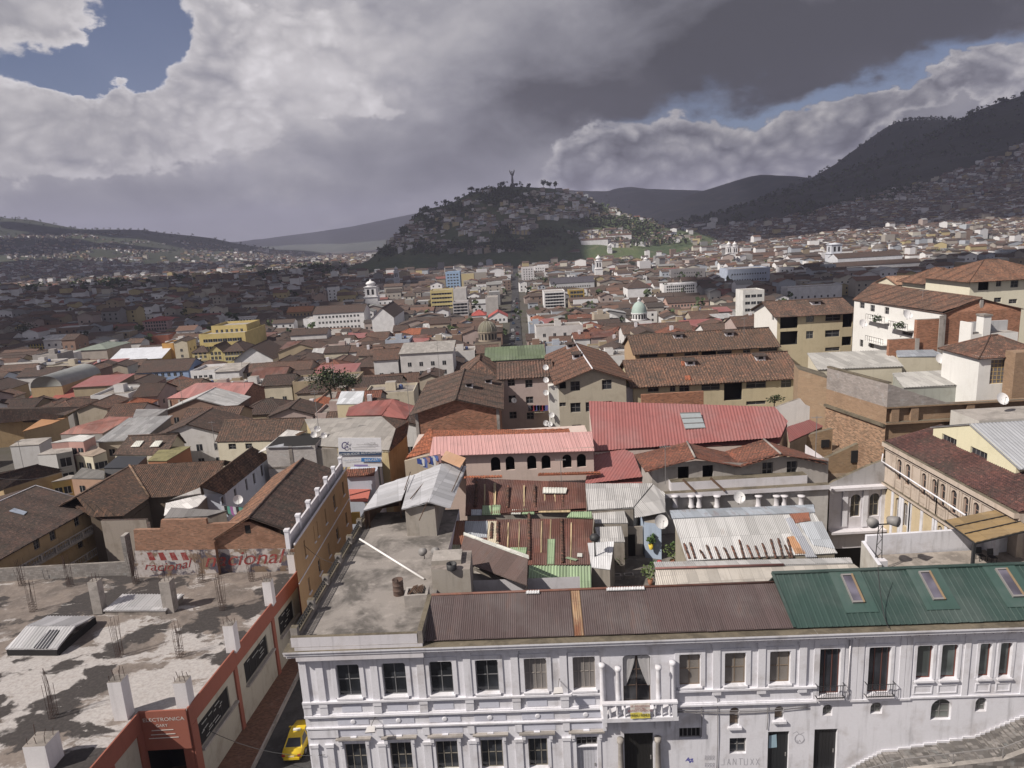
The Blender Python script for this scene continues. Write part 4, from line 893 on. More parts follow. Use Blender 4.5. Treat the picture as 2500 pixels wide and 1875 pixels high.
mb = MB(); mb.slab([LB[2]+V((.1, .02, .04)), LB[3]+V((-.1, 0, .04)), LB[3]+V((-.1, .5, .16)), LB[2]+V((.1, .5, .16))], .06, PALE); mb.build('edge_board', lb)
mb = MB(); q = pix(4, [(850, 1225), (1125, 1345), (1085, 1370), (850, 1300)], [9.2, 8.6, 8.4, 9.0]); mb.slab(q, .15, CONC_L); mb.build('stair_wall', lb)
SG = sheet((.42, .41, .41), .22, (.3, .24, .2), .9, 2.4, .5, .1)
g1 = shed('grey_shed', 'grey corrugated sheet roof below the red hall, with a folded right wing', 'shed', pix(4, [(1618, 815), (1928, 800), (2058, 636), (1600, 640)], [10.2, 10.2, 11.1, 11.1]), SG, OLDW)
mb = MB(); mb.corr(pix(4, [(1935, 868), (2142, 828), (2138, 705), (2062, 640), (1932, 800)], [9.9, 10.0, 10.5, 11.1, 10.2]), SG, .2, .03); mb.build('roof_wing', g1)
shed('lean_to', 'small grey sheet lean-to just below the larger grey corrugated roof', 'shed', pix(4, [(1668, 905), (1890, 903), (1862, 818), (1642, 822)], [9.3, 9.3, 9.9, 9.9]), SG, OLDW)
shed('lean_to', 'grey sheet lean-to with a rusty top edge beside the dark courtyard door', 'shed', pix(4, [(1684, 1032), (1868, 1030), (1845, 925), (1665, 930)], [8.7, 8.7, 9.3, 9.3]), SG, OLDW)
ss = shed('silver_lean_to', 'small bright silver lean-to with a lamp standing on it', 'shed', pix(4, [(1642, 1202), (1768, 1216), (1796, 1026), (1616, 1036)], [8.7, 8.7, 9.5, 9.5]), sheet((.55, .55, .57), .08), OLDW)
p = cZ(4, 1668, 1130, 9.0); l = thing('street_lamp', 'dark round lamp on a short stem above the silver lean-to', 'lamp', p); mb = MB(); mb.tube([p, p+V((0, 0, 1.6))], .07, IRON, 6); mb.build('stem', l); mb = MB(); mb.lathe(p+V((0, 0, 1.5)), [(.1, 0), (.42, .15), (.48, .4), (.3, .65), (.03, .75)], IRON, 12); mb.build('lamp_head', l)
# courtyard floor, blue room, plants and pots
CF = 5.5
mb = MB(); mb.face(pix(4, [(1600, 1420), (2260, 1420), (2230, 900), (1840, 860)], CF), concrete((.2, .18, .165), .45)); solo(mb, 'courtyard_floor', kind='structure')
bl = thing('courtyard_room', 'pale blue painted room at the back of the small courtyard', 'building', cZ(4, 2050, 1080, CF)); mb = MB(); q0, q1 = cZ(4, 2005, 1062, CF+1.2), cZ(4, 2115, 1075, CF+1.2)
mb.obox([(q0.x, q0.y), (q1.x, q1.y), (q1.x+.3, q1.y+5), (q0.x, q0.y+5)], CF-.2, 9.3, plaster((.36, .43, .55), .35), OLDW); mb.build('wall', bl)
mb = MB(); mb.box((q0.x-3.2, q0.y+.6, CF), (q0.x-.1, q0.y+.8, 8.6), OLDW); mb.box((q0.x-1.9, q0.y+.5, CF), (q0.x-.9, q0.y+.59, 7.8), VOID); mb.build('door', bl)
def leafball(mb, c, r, n, mat, s=.12):
    for _ in range(n):
        d = V((rnd.gauss(0, 1), rnd.gauss(0, 1), rnd.gauss(0, .9))).normalized()*r*rnd.uniform(.35, 1.); p = V(c)+d; a = V((rnd.gauss(0, 1), rnd.gauss(0, 1), rnd.gauss(0, .6))).normalized(); b_ = a.cross(V((rnd.gauss(0, 1), rnd.gauss(0, 1), rnd.gauss(0, 1)))).normalized(); k = s*rnd.uniform(.6, 1.3)
        mb.face([p-a*k-b_*k*.5, p+a*k*.2-b_*k*.7, p+a*k, p+a*k*.1+b_*k*.7], mat)
LEAF = paint((.06, .11, .03), .7); LEAF2 = paint((.035, .06, .02), .7); LEAF3 = paint((.1, .14, .045), .7); POT = paint((.28, .12, .07), .8)
pots = [((1830, 1190), .75, 'bushy potted plant in the shaded left of the courtyard'), ((1730, 1290), .55, 'potted plant against the post near the brown ridge'), ((2040, 1290), .85, 'tall leafy potted plant in the middle front of the courtyard'), ((2045, 1055), .5, 'plant in a yellow pot on a stand before the blue wall'), ((1690, 1330), .5, 'low dark plant beside the green plastic roof'), ((2190, 1160), .9, 'climbing weeds on the old stone wall right of the courtyard'), ((1650, 1310), .45, 'small potted plant left of the post')]
for i, ((x, y), r, lab) in enumerate(pots):
    p = cZ(4, x, y+25, CF+.1 if i != 3 else CF+1.2); t = thing('potted_plant', lab, 'plant', p); mb = MB(); mb.lathe(p, [(.18, 0), (.28, .5), (.24, .5), (.02, .45)], paint((.6, .45, .05), .7) if i == 3 else POT, 10); mb.build('pot', t)
    mb = MB(); leafball(mb, p+V((0, 0, .6+r*.8)), r, 160, (LEAF, LEAF2, LEAF3)[i % 3]); leafball(mb, p+V((.2, 0, .5+r*1.7)), r*.6, 70, LEAF); mb.build('foliage', t)
for (x, y), z in (((1895, 1275), CF), ((1810, 1280), CF)):
    p = cZ(4, x, y, z); mb = MB()
    for q in ((-.45, -.3, .45, -.2), (-.45, .2, .45, .3), (-.45, -.2, -.35, .2), (.35, -.2, .45, .2)): mb.box((p.x+q[0], p.y+q[1], z), (p.x+q[2], p.y+q[3], z+.4), CONC_L)
    solo(mb, 'concrete_block', 'hollow concrete block on the courtyard floor, %s one' % ('paler right-hand' if x > 1850 else 'darker left-hand'), 'block', p)
p = cZ(4, 2102, 1175, CF+1.4); mb = MB(); mb.lathe(p, [(.02, -.32), (.2, -.25), (.32, 0), (.2, .25), (.02, .32)], paint((.4, .05, .05), .4), 12); solo(mb, 'ball', 'red ball lying by the wall in the courtyard', 'ball', p)
dish(cZ(4, 2110, 945, 9.3), .7, 15, 'large white satellite dish over the blue courtyard room'); dish(cY(5, 500, 815, 66), .62, 10, 'white satellite dish behind the pale corrugated shed')
# pale corrugated sheds on the right of the courtyard
PS = sheet((.43, .425, .43), .25, (.3, .16, .1), .9, 2.6, .5, .1)
MA = pix(5, [(190, 1152), (1092, 1108), (955, 868), (105, 905)], [9.4, 9.4, 11.4, 11.4])
sh = shed('corrugated_shed', 'pale corrugated shed with short rows of clay tiles weighing down its lower edge', 'shed', MA, PS, plaster((.3, .27, .22), .9), per=.16)
pm = pln(MA)
mb = MB(); mb.corr(pix(5, [(100, 898), (958, 860), (950, 815), (85, 848)], [11.45, 11.45, 11.0, 11.0]), sheet((.3, .33, .38), .35, (.25, .12, .08)), .16, .03); mb.build('rear_roof', sh)
for x, y0 in ((170, 1050), (205, 1045), (265, 1090), (305, 1060), (355, 1070), (410, 1075), (455, 1065), (500, 1030), (550, 1060), (595, 1065), (640, 1050), (690, 1025), (735, 1020), (775, 1060), (790, 1020)): tilerow(sh, pm, (x+2, y0), (x+32, 1138), 5, .1)
for pts, m in (([(805, 870), (920, 862), (930, 912), (840, 925)], sheet((.2, .08, .05), .5)), ([(780, 900), (815, 890), (970, 1130), (905, 1130)], sheet((.3, .31, .35), .1)), ([(860, 925), (1000, 915), (1080, 1080), (950, 1060)], sheet((.36, .38, .42), .25)), ([(790, 1010), (830, 1005), (905, 1110), (840, 1112)], sheet((.33, .18, .1), .5, (.3, .14, .05)))):
    patch(sh, pm, pts, m, .08, .16, 5)
lg = shed('long_shed', 'long weathered grey corrugated roof running behind the brown and green roofs', 'shed', pix(5, [(0, 1325), (760, 1318), (1292, 1245), (1185, 1165), (0, 1200)], [8.9, 8.9, 8.9, 9.7, 9.7]), sheet((.4, .37, .34), .3, (.28, .24, .2), .9, 2.4, .7), OLDW, per=.17)
mb = MB(); mb.corr(pix(5, [(1185, 1165), (0, 1200), (-10, 1160), (1170, 1135)], [9.75, 9.75, 9.4, 9.4]), PS, .17, .03); a, c = cZ(5, 0, 1198, 9.8), cZ(5, 1190, 1163, 9.8); mb.tube([a, a.lerp(c, .65)], .1, sheet((.2, .08, .07), .3), 6); mb.build('rear_roof', lg)
# ------------------------------------------------------------------ pink arcaded building
pk = thing('arcaded_building', 'long pale pink building with six arched openings under a pink metal roof', 'building', (1.5, 82, 0)); PKW = plaster((.58, .47, .43), .3)
O = (cY(4, 800, 580, 80).x, 80.); Rr = cY(4, 1660, 550, 80); L_ = Rr.x-O[0]; ops = fit_ops([(963, 458, 1027, 552, 'av'), (1063, 453, 1123, 547, 'av'), (1208, 448, 1270, 541, 'av'), (1305, 446, 1366, 538, 'av'), (1447, 441, 1508, 531, 'av'), (1544, 437, 1606, 527, 'av')], 4, O, (1, 0))
ze = 12.75; mb = MB(); wall(mb, O, (1, 0), L_, 3., ze, PKW, ops, .25); wall(mb, (Rr.x, 80.), (0, 1), 8, 3, ze, PKW); wall(mb, (O[0], 88.), (0, -1), 8, 3, ze, PKW); mb.build('wall', pk); fill(pk, O, (1, 0), ops, .25)
PKR = sheet((.54, .31, .3), .03, (.4, .2, .2), .6, 9., .5, 0., .06); mb = MB(); q = [cY(4, 548, 452, 79.4), cY(4, 1662, 416, 79.4), cY(4, 1645, 286, 83.6), cY(4, 572, 322, 83.6)]
mb.corr(q, PKR, .42, .025, 12, 'rib'); mb.build('roof', pk)
tb_ = thing('tiled_house', 'bright orange tiled roof rising behind the pink metal roof', 'building', (0, 88, 0)); mb = MB()
mb.corr([cY(4, 575, 325, 84.2), cY(4, 1500, 290, 84.2), cY(4, 1490, 266, 87.), cY(4, 555, 272, 87.)], TILE_O, .34, .06, 6, 'tile'); mb.corr([cY(4, 385, 470, 80), cY(4, 560, 420, 80.5), cY(4, 578, 324, 84.3), cY(4, 560, 270, 87.), cY(4, 540, 268, 87.)], TILE_O, .34, .06, 6, 'tile', (0, 1, 0))
mb.build('roof', tb_); mb = MB(); mb.obox([(-13, 84.3), (9.5, 84.3), (9.5, 91), (-13, 91)], -1, 12.4, PKW); a = cY(4, 380, 485, 79.8); bq = cY(4, 560, 440, 79.8); mb.obox([(a.x, 79.8), (bq.x, 79.8), (bq.x, 80.1), (a.x, 80.1)], 3, [a.z, bq.z, bq.z, a.z], plaster((.5, .42, .33), .5)); mb.build('wall', tb_)
mb = MB(); q = [cY(4, 780, 600, 78.8), cY(4, 1040, 592, 78.8), cY(4, 1040, 580, 79.4), cY(4, 785, 585, 79.4)]; mb.corr(q, TILE_O, .3, .05, 5, 'tile'); mb.build('tile_coping', pk); mb = MB(); q = [cY(4, 1280, 580, 78.5), cY(4, 1705, 570, 78.5), cY(4, 1700, 555, 79.4), cY(4, 1285, 568, 79.4)]; mb.corr(q, TILE_O, .3, .05, 5, 'tile'); mb.build('tile_coping', pk)
cl = thing('washing_line', 'washing line with blue and white clothes beside the pink building', 'laundry', cY(4, 510, 500, 78)); mb = MB(); a, c = cY(4, 470, 470, 78), cY(4, 620, 440, 78); mb.tube([a, c], .02, IRON, 4); mb.build('line', cl)
for k in range(8):
    t_ = (k+.5)/8; p = a.lerp(c, t_); m = (paint((.03, .06, .25), .8), paint((.6, .6, .62), .8), paint((.1, .15, .4), .8), paint((.35, .2, .2), .8))[k % 4]; w = .28; hh = .7+.3*(k % 3); mb = MB()
    mb.slab([p+V((-w, 0, 0)), p+V((w, 0, 0)), p+V((w*.9, -.12, -hh)), p+V((-w*.95, .08, -hh*.95))], .03, m); mb.build('garment', cl)
# ------------------------------------------------------------------ red sheet-metal hall
rh = thing('red_hall', 'large hall with a wide dusty red metal roof and one skylight', 'building', (22, 90, 0)); RED = sheet((.28, .105, .1), .0, (.3, .12, .1), 1.1, 30., .5, 0., .06)
T = [cZ(4, 1662, 418, 11.), cZ(5, 745, 445, 11.), cZ(5, 790, 330, 12.6), cZ(5, 715, 228, 14.4), cZ(4, 1626, 118, 14.4)]
T[2] = onp(5, 792, 335, pln([T[0], T[1], T[3]]), 0); mb = MB(); mb.corr(T, RED, .4, .03, 8); mb.build('roof', rh)
T2 = [cZ(4, 1600, 640, 8.8), cZ(4, 1992, 632, 8.8), cZ(4, 1925, 432, 10.9), cZ(4, 1652, 348, 10.9)]; mb = MB(); mb.corr(T2, RED, .4, .03, 8); mb.build('lower_roof', rh)
mb = MB(); q = [onp(5, x, y, pln([T[0], T[1], T[3]]), .15) for x, y in ((180, 362), (302, 356), (270, 265), (148, 268))]; mb.slab(q, .1, paint((.3, .33, .35), .3))
sk = mb.build('skylight', rh); mb = MB()
for s in (0., .33, .66, 1.): mb.bar(q[0].lerp(q[3], s)+V((0, 0, .05)), q[1].lerp(q[2], s)+V((0, 0, .05)), .09, FRAMEG)
mb.build('frame', sk)
mb = MB(); s_ = [V((p.x, p.y, p.z-.15)) for p in (T[0], T[1], T[2], T[3], T[4])]
for i in range(5): a, c = s_[i], s_[(i+1) % 5]; mb.face([(a.x, a.y, 0), (c.x, c.y, 0), c, a], PKW)
mb.build('wall', rh)
rw = shed('red_annex', 'small red roofed annex sloping under the white gable end wall', 'building', [cZ(5, 805, 440, 11.6), cZ(5, 1005, 350, 11.6), cZ(5, 925, 305, 12.7), cZ(5, 790, 352, 12.7)], RED, plaster((.34, .27, .2), .8), per=.4)
gw = thing('gable_wall', 'white plastered gable wall standing between the red roof and brick walls', 'wall', cY(5, 900, 300, 92)); mb = MB(); y = 93.
P_ = [cY(5, x, yy, y) for x, yy in ((715, 235), (870, 180), (900, 215), (960, 240), (1062, 345), (1062, 520), (800, 480))]; k = len(P_); back = [p+V((0, .5, 0)) for p in P_]
mb.face(P_, plaster((.68, .66, .66), .35)); mb.face(back[::-1], WHITE2)
for i in range(k): j = (i+1) % k; mb.face([P_[i], back[i], back[j], P_[j]], CONC)
mb.build('wall', gw)
# ------------------------------------------------------------------ old house with the wavy tile roof
wv = thing('old_house', 'old grey house with two shallow tiled gables and four bare window openings', 'building', (24, 74, 0)); Yw = 72.; GW = plaster((.36, .335, .32), .7)
O = (cY(5, -20, 690, Yw).x, Yw); Re = cY(5, 1035, 660, Yw)
fr = [cY(5, -45, 622, Yw), cY(5, 240, 545, Yw), cY(5, 520, 590, Yw), cY(5, 750, 522, Yw), cY(5, 1030, 560, Yw)]
ops = fit_ops([(135, 588, 202, 675, 'v'), (283, 580, 348, 670, 'v'), (642, 563, 706, 652, 'w', dict(nx=2, nz=2)), (788, 556, 852, 645, 'w', dict(nx=2, nz=2))], 5, O, (1, 0))
zt = 10.9; tops = [max(o[3] for o in ops)]; zl = max(tops)+.05; mb = MB(); wall(mb, O, (1, 0), Re.x-O[0], 3, zl, GW, ops, .3)
pf = [V((max(p.x, O[0]), Yw, max(zl, p.z-.12))) for p in fr]; pf[-1].x = Re.x
for a, c in zip(pf, pf[1:]): mb.face([(a.x, Yw, zl), (c.x, Yw, zl), c, a], GW)
wall(mb, (Re.x, Yw), (0, 1), 6, 3, 12.2, WHITE2); wall(mb, (O[0], Yw+6), (0, -1), 6, 3, 12, GW); mb.build('wall', wv); fill(wv, O, (1, 0), ops, .3)
Yb = 79.; bk = [cY(5, -130, 512, Yb), cY(5, 190, 440, Yb), cY(5, 420, 500, Yb), cY(5, 650, 425, Yb), cY(5, 960, 520, Yb)]; fe = [cY(5, x, yy, Yw-.7) for x, yy in ((-60, 618), (238, 535), (520, 585), (752, 513), (1040, 552))]
mb = MB()
for i in range(4): mb.corr([fe[i], fe[i+1], bk[i+1], bk[i]], TILE_R, .27, .05, 5, 'tile', (0, 1, 0) if False else None)
mb.build('roof', wv)
mb = MB()
for i in (1, 3): ridge_cap(mb, fe[i]+V((0, 0, .06)), bk[i]+V((0, 0, .06)), CONC_L, .12)
mb.build('ridge', wv)
mb = MB(); a, c = cY(5, 95, 668, Yw-1.2), cY(5, 912, 655, Yw-1.2); z1 = (a.z+c.z)/2; z0 = cY(5, 500, 722, Yw-1.2).z; mb.obox([(a.x, Yw-1.2), (c.x, Yw-1.2), (c.x, Yw-.01), (a.x, Yw-.01)], z0, z1, WHITE2, MOSS)
a, c = cY(5, 40, 745, Yw-2), cY(5, 1050, 705, Yw-2); z2 = (a.z+c.z)/2; mb.obox([(a.x, Yw-2), (c.x, Yw-2), (c.x, Yw-1.21), (a.x, Yw-1.21)], z2-.5, z2, WHITE2, MOSS); mb.obox([(a.x, Yw-1.6), (c.x, Yw-1.6), (c.x, Yw-.01), (a.x, Yw-.01)], 2.5, z2-.51, plaster((.5, .48, .47), .6)); mb.build('ledge', wv)
for x in (118, 216, 262, 370, 618, 726, 772, 874):
    p = cY(5, x, 830, Yw-2); p1 = cY(5, x, 760, Yw-2); mb = MB(); mb.lathe((p.x, Yw-2, p.z), [(.34, 0), (.34, .12), (.27, .2), (.25, (p1.z-p.z)-.35), (.33, (p1.z-p.z)-.2), (.4, (p1.z-p.z)-.12), (.4, (p1.z-p.z)), (.02, (p1.z-p.z)+.01)], WHITE2, 10); mb.build('column', wv)
for a, c in (((165, 665), (240, 740)), ((330, 655), (418, 735))): mb = MB(); mb.bar(cY(5, *a, Yw-1.), cY(5, *c, Yw-2.1), .18, WOOD); mb.build('timber_prop', wv)
# ------------------------------------------------------------------ courtyard range: white arched wall and the long cream arcade
cr1 = thing('courtyard_wing', 'white courtyard wing with two tall arched windows between pilasters', 'building', (34, 73, 0)); Yc = 71.6
O = (cY(5, 1040, 900, Yc).x, Yc); L_ = 40.1-O[0]; ops = fit_ops([(1170, 755, 1232, 890, 'aw', dict(fm=paint((.3, .26, .2), .6))), (1285, 748, 1345, 885, 'aw', dict(fm=paint((.3, .26, .2), .6)))], 5, O, (1, 0)); zt = cY(5, 1200, 705, Yc).z
mb = MB(); wall(mb, O, (1, 0), L_, 2, zt, WHITE2, ops, .3); mb.build('wall', cr1); fill(cr1, O, (1, 0), ops, .3); mb = MB()
for x in (1140, 1262, 1370): a = cY(5, x, 750, Yc).x; mb.box((a-.28, Yc-.12, cY(5, x, 945, Yc).z), (a+.28, Yc-.003, zt-.5), WHITE)
mb.box((O[0], Yc-.5, zt-.3), (40.05, Yc+.3, zt), WHITE2); zz = cY(5, 1240, 955, Yc).z; mb.box((O[0], Yc-.9, zz-.25), (40.05, Yc-.003, zz), WHITE2); mb.build('pilaster', cr1)
P_ = [cY(5, x, y, Yc+.3) for x, y in ((1040, 692), (1130, 650), (1230, 605), (1300, 575), (1400, 540), (1405, 700), (1040, 706))]; mb = MB(); mb.face(P_, plaster((.38, .37, .38), .9)); b2_ = [p+V((0, .4, 0)) for p in P_]; mb.face(b2_[::-1], OLDW)
for i in range(5): mb.face([P_[i], P_[i+1], b2_[i+1], b2_[i]], MOSS)
mb.build('ruined_wall', cr1)
ar = thing('arcade_building', 'long stained cream wall with two storeys of narrow arched windows facing left', 'building', (43, 63, 0)); XA = 40.1; CRM = plaster((.5, .42, .36), .75); ORW = plaster((.54, .44, .3), .4)
O = (XA, 72.); L_ = 20.; axA = (0, -1)
o1 = fit_ops([(1450, 533, 1478, 650, 'aw'), (1500, 563, 1530, 682, 'aw'), (1597, 620, 1626, 720, 'aw'), (1658, 657, 1688, 775, 'aw'), (1708, 686, 1740, 800, 'aw'), (1772, 725, 1808, 845, 'aw'), (1845, 768, 1878, 870, 'aw'), (1905, 800, 1942, 900, 'aw')], 5, O, axA)
o2 = fit_ops([(1438, 790, 1468, 915, 'aw'), (1485, 820, 1513, 945, 'aw'), (1690, 965, 1720, 1040, 'aw')], 5, O, axA); zb_ = 9.6
o1 = [(o[0], o[1], 10.6, 12.9, 'aw', dict(nx=1, nz=3, fm=paint((.3, .2, .16), .6))) for o in o1]; o2 = [(o[0], o[1], 6.1, 8.7, 'aw', dict(nx=2, nz=2, fm=FRAMEW, gm=CURT)) for o in o2]
mb = MB(); wall(mb, O, axA, L_, 2, zb_-.3, ORW, o2, .25); wall(mb, O, axA, L_, zb_-.3, 14., CRM, o1, .25); wall(mb, (XA, 52.), (1, 0), 8, 2, 14, CRM); mb.build('wall', ar); fill(ar, O, axA, o1+o2, .25)
mb = MB(); pa_ = lambda a0, a1, h0, h1, o, m=CRM: mb.obox([P3(O, axA, a0, 0, o), P3(O, axA, a1, 0, o), P3(O, axA, a1, 0, .003), P3(O, axA, a0, 0, .003)], h0, h1, m, MOSS)
pa_(0, L_, 13.6, 14.05, .45); pa_(0, L_, zb_-.35, zb_-.1, .3); pa_(0, L_, 13.2, 13.35, .15)
for i in range(len(o1)):
    for s in (-.5, .5): a = (o1[i][0]+o1[i][1])/2+s*((o1[i][1]-o1[i][0])+.5); pa_(a-.13, a+.13, zb_, 13.2, .1)
    pa_(o1[i][0]-.05, o1[i][1]+.05, 9.8, 10.4, .05)
for a in [(o[0]+o[1])/2+s*.95 for o in o2 for s in (-1, 1)]+[5.2, 7.3, 9.6]: pa_(a-.2, a+.2, 3, 9.1, .1, WHITE)
mb.build('pilaster', ar)
mb = MB(); mb.tube([P3(O, axA, .1, 12.7, .3), P3(O, axA, .3, 11.9, .5), cZ(5, 1860, 880, 12.4)], .08, WHITE, 6); mb.build('downpipe', ar)
mb = MB(); mb.corr([(XA-.1, 52, 14.1), (XA-.1, 72, 14.1), (46, 72, 15.6), (46, 52, 15.6)], tiles((.13, .06, .05), (.1, .05, .045), .6), .27, .05, 5, 'tile'); mb.build('roof', ar)
# pale yellow house with slit windows and grey metal roof
ye = thing('yellow_house', 'pale yellow house with two slit windows under a grey ribbed metal roof', 'building', (50, 64, 0)); YW = plaster((.66, .62, .45), .2); xa = 43.9
za, zc = cY(5, 1670, 350, 70), cY(5, 2055, 580, 57.9); O = (xa, 70.); Lw = 12.1; so_ = [(o[0], o[1], o[2], o[3], 'w', dict(nx=4, nz=1)) for o in fit_ops([(1718, 405, 1808, 450), (1888, 490, 1992, 538)], 5, O, (0, -1))]
so_ = [(o[0], o[1], 15.0+.0*k, 15.75, 'w', dict(nx=4, nz=1)) for k, o in enumerate(so_)]
yap = PV(*K(5, 1835, 318), O, (0, -1)); ya = (70.-yap.y); ze = 15.9; zr = 17.9
mb = MB(); wall(mb, O, (0, -1), Lw, 3, ze, YW, so_, .2); mb.face([P3(O, (0, -1), 0, ze), P3(O, (0, -1), Lw, ze), P3(O, (0, -1), Lw*.47, zr)], YW)
fo = fit_ops([(2110, 585, 2212, 700, 'v')], 5, (xa, 57.9), (1, 0)); wall(mb, (xa, 57.9), (1, 0), 16, 3, ze, YW); mb.build('wall', ye); fill(ye, O, (0, -1), so_, .2)
YR = sheet((.4, .41, .44), .02, (.3, .3, .3), .9, 9., .45, .2, .08); mb = MB(); rm_ = 70-Lw*.47; sl_ = (zr-ze)/(Lw*.53)
mb.corr([(xa-.15, 57.3, ze-.6*sl_), (62, 57.3, ze-.6*sl_), (62, rm_, zr), (xa-.15, rm_, zr)], YR, .35, .03, 8); mb.corr([(62, 70.4, ze), (xa-.15, 70.4, ze), (xa-.15, rm_, zr), (62, rm_, zr)], YR, .35, .03, 8); mb.build('roof', ye)
mb = MB(); mb.box((xa+1.2, 57.88, 13.1), (xa+12, 57.893, 15.3), VOID); mb.build('opening', ye)
mb = MB(); mb.box((xa+1.0, 55.6, 9), (xa+12, 57.6, 12.9), plaster((.62, .58, .52), .3), CONC_L); mb.bar((xa+1.2, 55.7, 12.9), (xa+1.2, 55.7, 14.4), .06, IRON); mb.bar((xa+1.2, 55.7, 14.0), (xa+9, 55.7, 14.0), .05, IRON); mb.build('terrace', ye)
mb = MB()
for k in range(6): p = P3(O, (0, -1), Lw-1.1, 12.1, .12); t_ = k*math.pi/3+.2; mb.bar(p, p+V((0, math.cos(t_)*.75, math.sin(t_)*.75)), .06, IRON)
mb.build('iron_star', ye)
# roof terrace with white parapet, canopy and loudspeaker mast
tr = thing('terrace_house', 'flat roof terrace with white parapet walls and a grey concrete floor', 'building', (35, 52, 0)); FZ = 10.2; fl = pix(5, [(1285, 1120), (2105, 1080), (2300, 1200), (1330, 1240)], FZ); k0, k1 = fl[0], fl[1]
mb = MB(); mb.face([fl[3], fl[2], fl[1], fl[0]], concrete((.33, .29, .26), .55, .4)); mb.build('floor', tr); mb = MB()
a, c = (k0.x-.3, k0.y), (k0.x+9.6, k0.y+.15); mb.obox([a, c, (c[0], c[1]+.3), (a[0], a[1]+.3)], 4, FZ+1.75, WHITE); mb.obox([(c[0], c[1]-1.4), (c[0]+.35, c[1]-1.4), (c[0]+.35, c[1]+.3), (c[0], c[1]+.3)], 4, FZ+2.1, WHITE); mb.obox([(c[0]+.36, c[1]-.9), (fl[1].x+.5, c[1]-.9), (fl[1].x+.5, c[1]-.6), (c[0]+.36, c[1]-.6)], 4, FZ+1.3, WHITE)
mb.obox([(fl[3].x-.3, fl[3].y-.6), (fl[3].x, fl[3].y-.6), (k0.x-.31, k0.y+.29), (k0.x-.6, k0.y+.29)], 4, FZ+1.2, plaster((.45, .43, .4), .8), WHITE); mb.obox([(fl[1].x+.51, 47), (fl[1].x+.9, 47), (fl[1].x+.9, 55), (fl[1].x+.51, 55)], 4, FZ+1.9, plaster((.4, .38, .36), .6)); mb.build('parapet', tr)
p = cZ(5, 1352, 1222, FZ); mb = MB(); mb.box((p.x-.35, p.y-.3, FZ), (p.x+.35, p.y+.3, FZ+1.1), WHITE2); mb.build('chimney', tr)
cn = thing('canopy', 'brown translucent sheet canopy on dark posts over the white terrace', 'canopy', cZ(5, 1910, 1195, FZ)); mb = MB(); q = pix(5, [(1742, 908), (1920, 1042), (2260, 960), (2070, 842)], [13.0, 13.0, 13.3, 13.3]); mb.corr([q[0], q[1], q[2], q[3]], sheet((.26, .18, .09), .25, (.2, .14, .1), 1.2, 2.), .2, .02); mb.build('roof', cn)
mb = MB()
for i in range(4): mb.bar(q[i]-V((0, 0, .1)), q[(i+1) % 4]-V((0, 0, .1)), .13, IRON)
for s in (.33, .66): mb.bar(q[0].lerp(q[1], s)+V((0, 0, .06)), q[3].lerp(q[2], s)+V((0, 0, .06)), .07, IRON)
mb.build('frame', cn)
for w_, nm in ((q[1], 0), (q[2], 1)): mb = MB(); mb.bar((w_.x, w_.y+.1, FZ), (w_.x, w_.y+.1, w_.z-.1), .2, IRON); mb.build('post', cn)
ms = thing('loudspeaker_mast', 'lattice mast with two round grey horn loudspeakers on the white terrace corner', 'loudspeakers', cZ(5, 1330, 1220, FZ)); p = cZ(5, 1335, 1215, FZ); mb = MB(); H_ = 4.3
for s in (-.3, .3): mb.bar(p+V((s, 0, 0)), p+V((s*.5, 0, H_-.4)), .05, IRON)
for k in range(7): h0, h1 = k/7*(H_-.4), (k+1)/7*(H_-.4); s = .3*(1-.5*k/7)*(1 if k % 2 else -1); mb.bar(p+V((s, 0, h0)), p+V((-s*.95, 0, h1)), .03, IRON)
mb.bar(p+V((-.7, 0, H_-.3)), p+V((.7, 0, H_-.3)), .08, IRON); mb.build('mast', ms)
for s in (-.75, .75): mb = MB(); c = p+V((s, 0, H_)); mb.tube([c+V((-.1 if s < 0 else .35, -.5, .05)), c, c+V((.1, .4, 0))], [.42, .36, .18], FRAMEG, 14); mb.build('loudspeaker', ms)
for (x, y) in ((1950, 1130), (2020, 1140)):
    p = cZ(5, x, y+20, FZ); ch = thing('chair', 'dark metal chair under the canopy, %s one' % ('left' if x < 2000 else 'right'), 'chair', p); mb = MB(); mb.box((p.x-.25, p.y-.25, FZ+.42), (p.x+.25, p.y+.25, FZ+.47), IRON); mb.build('seat', ch); mb = MB(); mb.slab([p+V((-.25, .25, .5)), p+V((.25, .25, .5)), p+V((.25, .35, 1.)), p+V((-.25, .35, 1.))], .03, IRON); mb.build('backrest', ch)
    for u in ((-.22, -.22), (.22, -.22), (-.22, .22), (.22, .22)): mb = MB(); mb.bar((p.x+u[0], p.y+u[1], FZ), (p.x+u[0], p.y+u[1], FZ+.42), .04, IRON); mb.build('leg', ch)
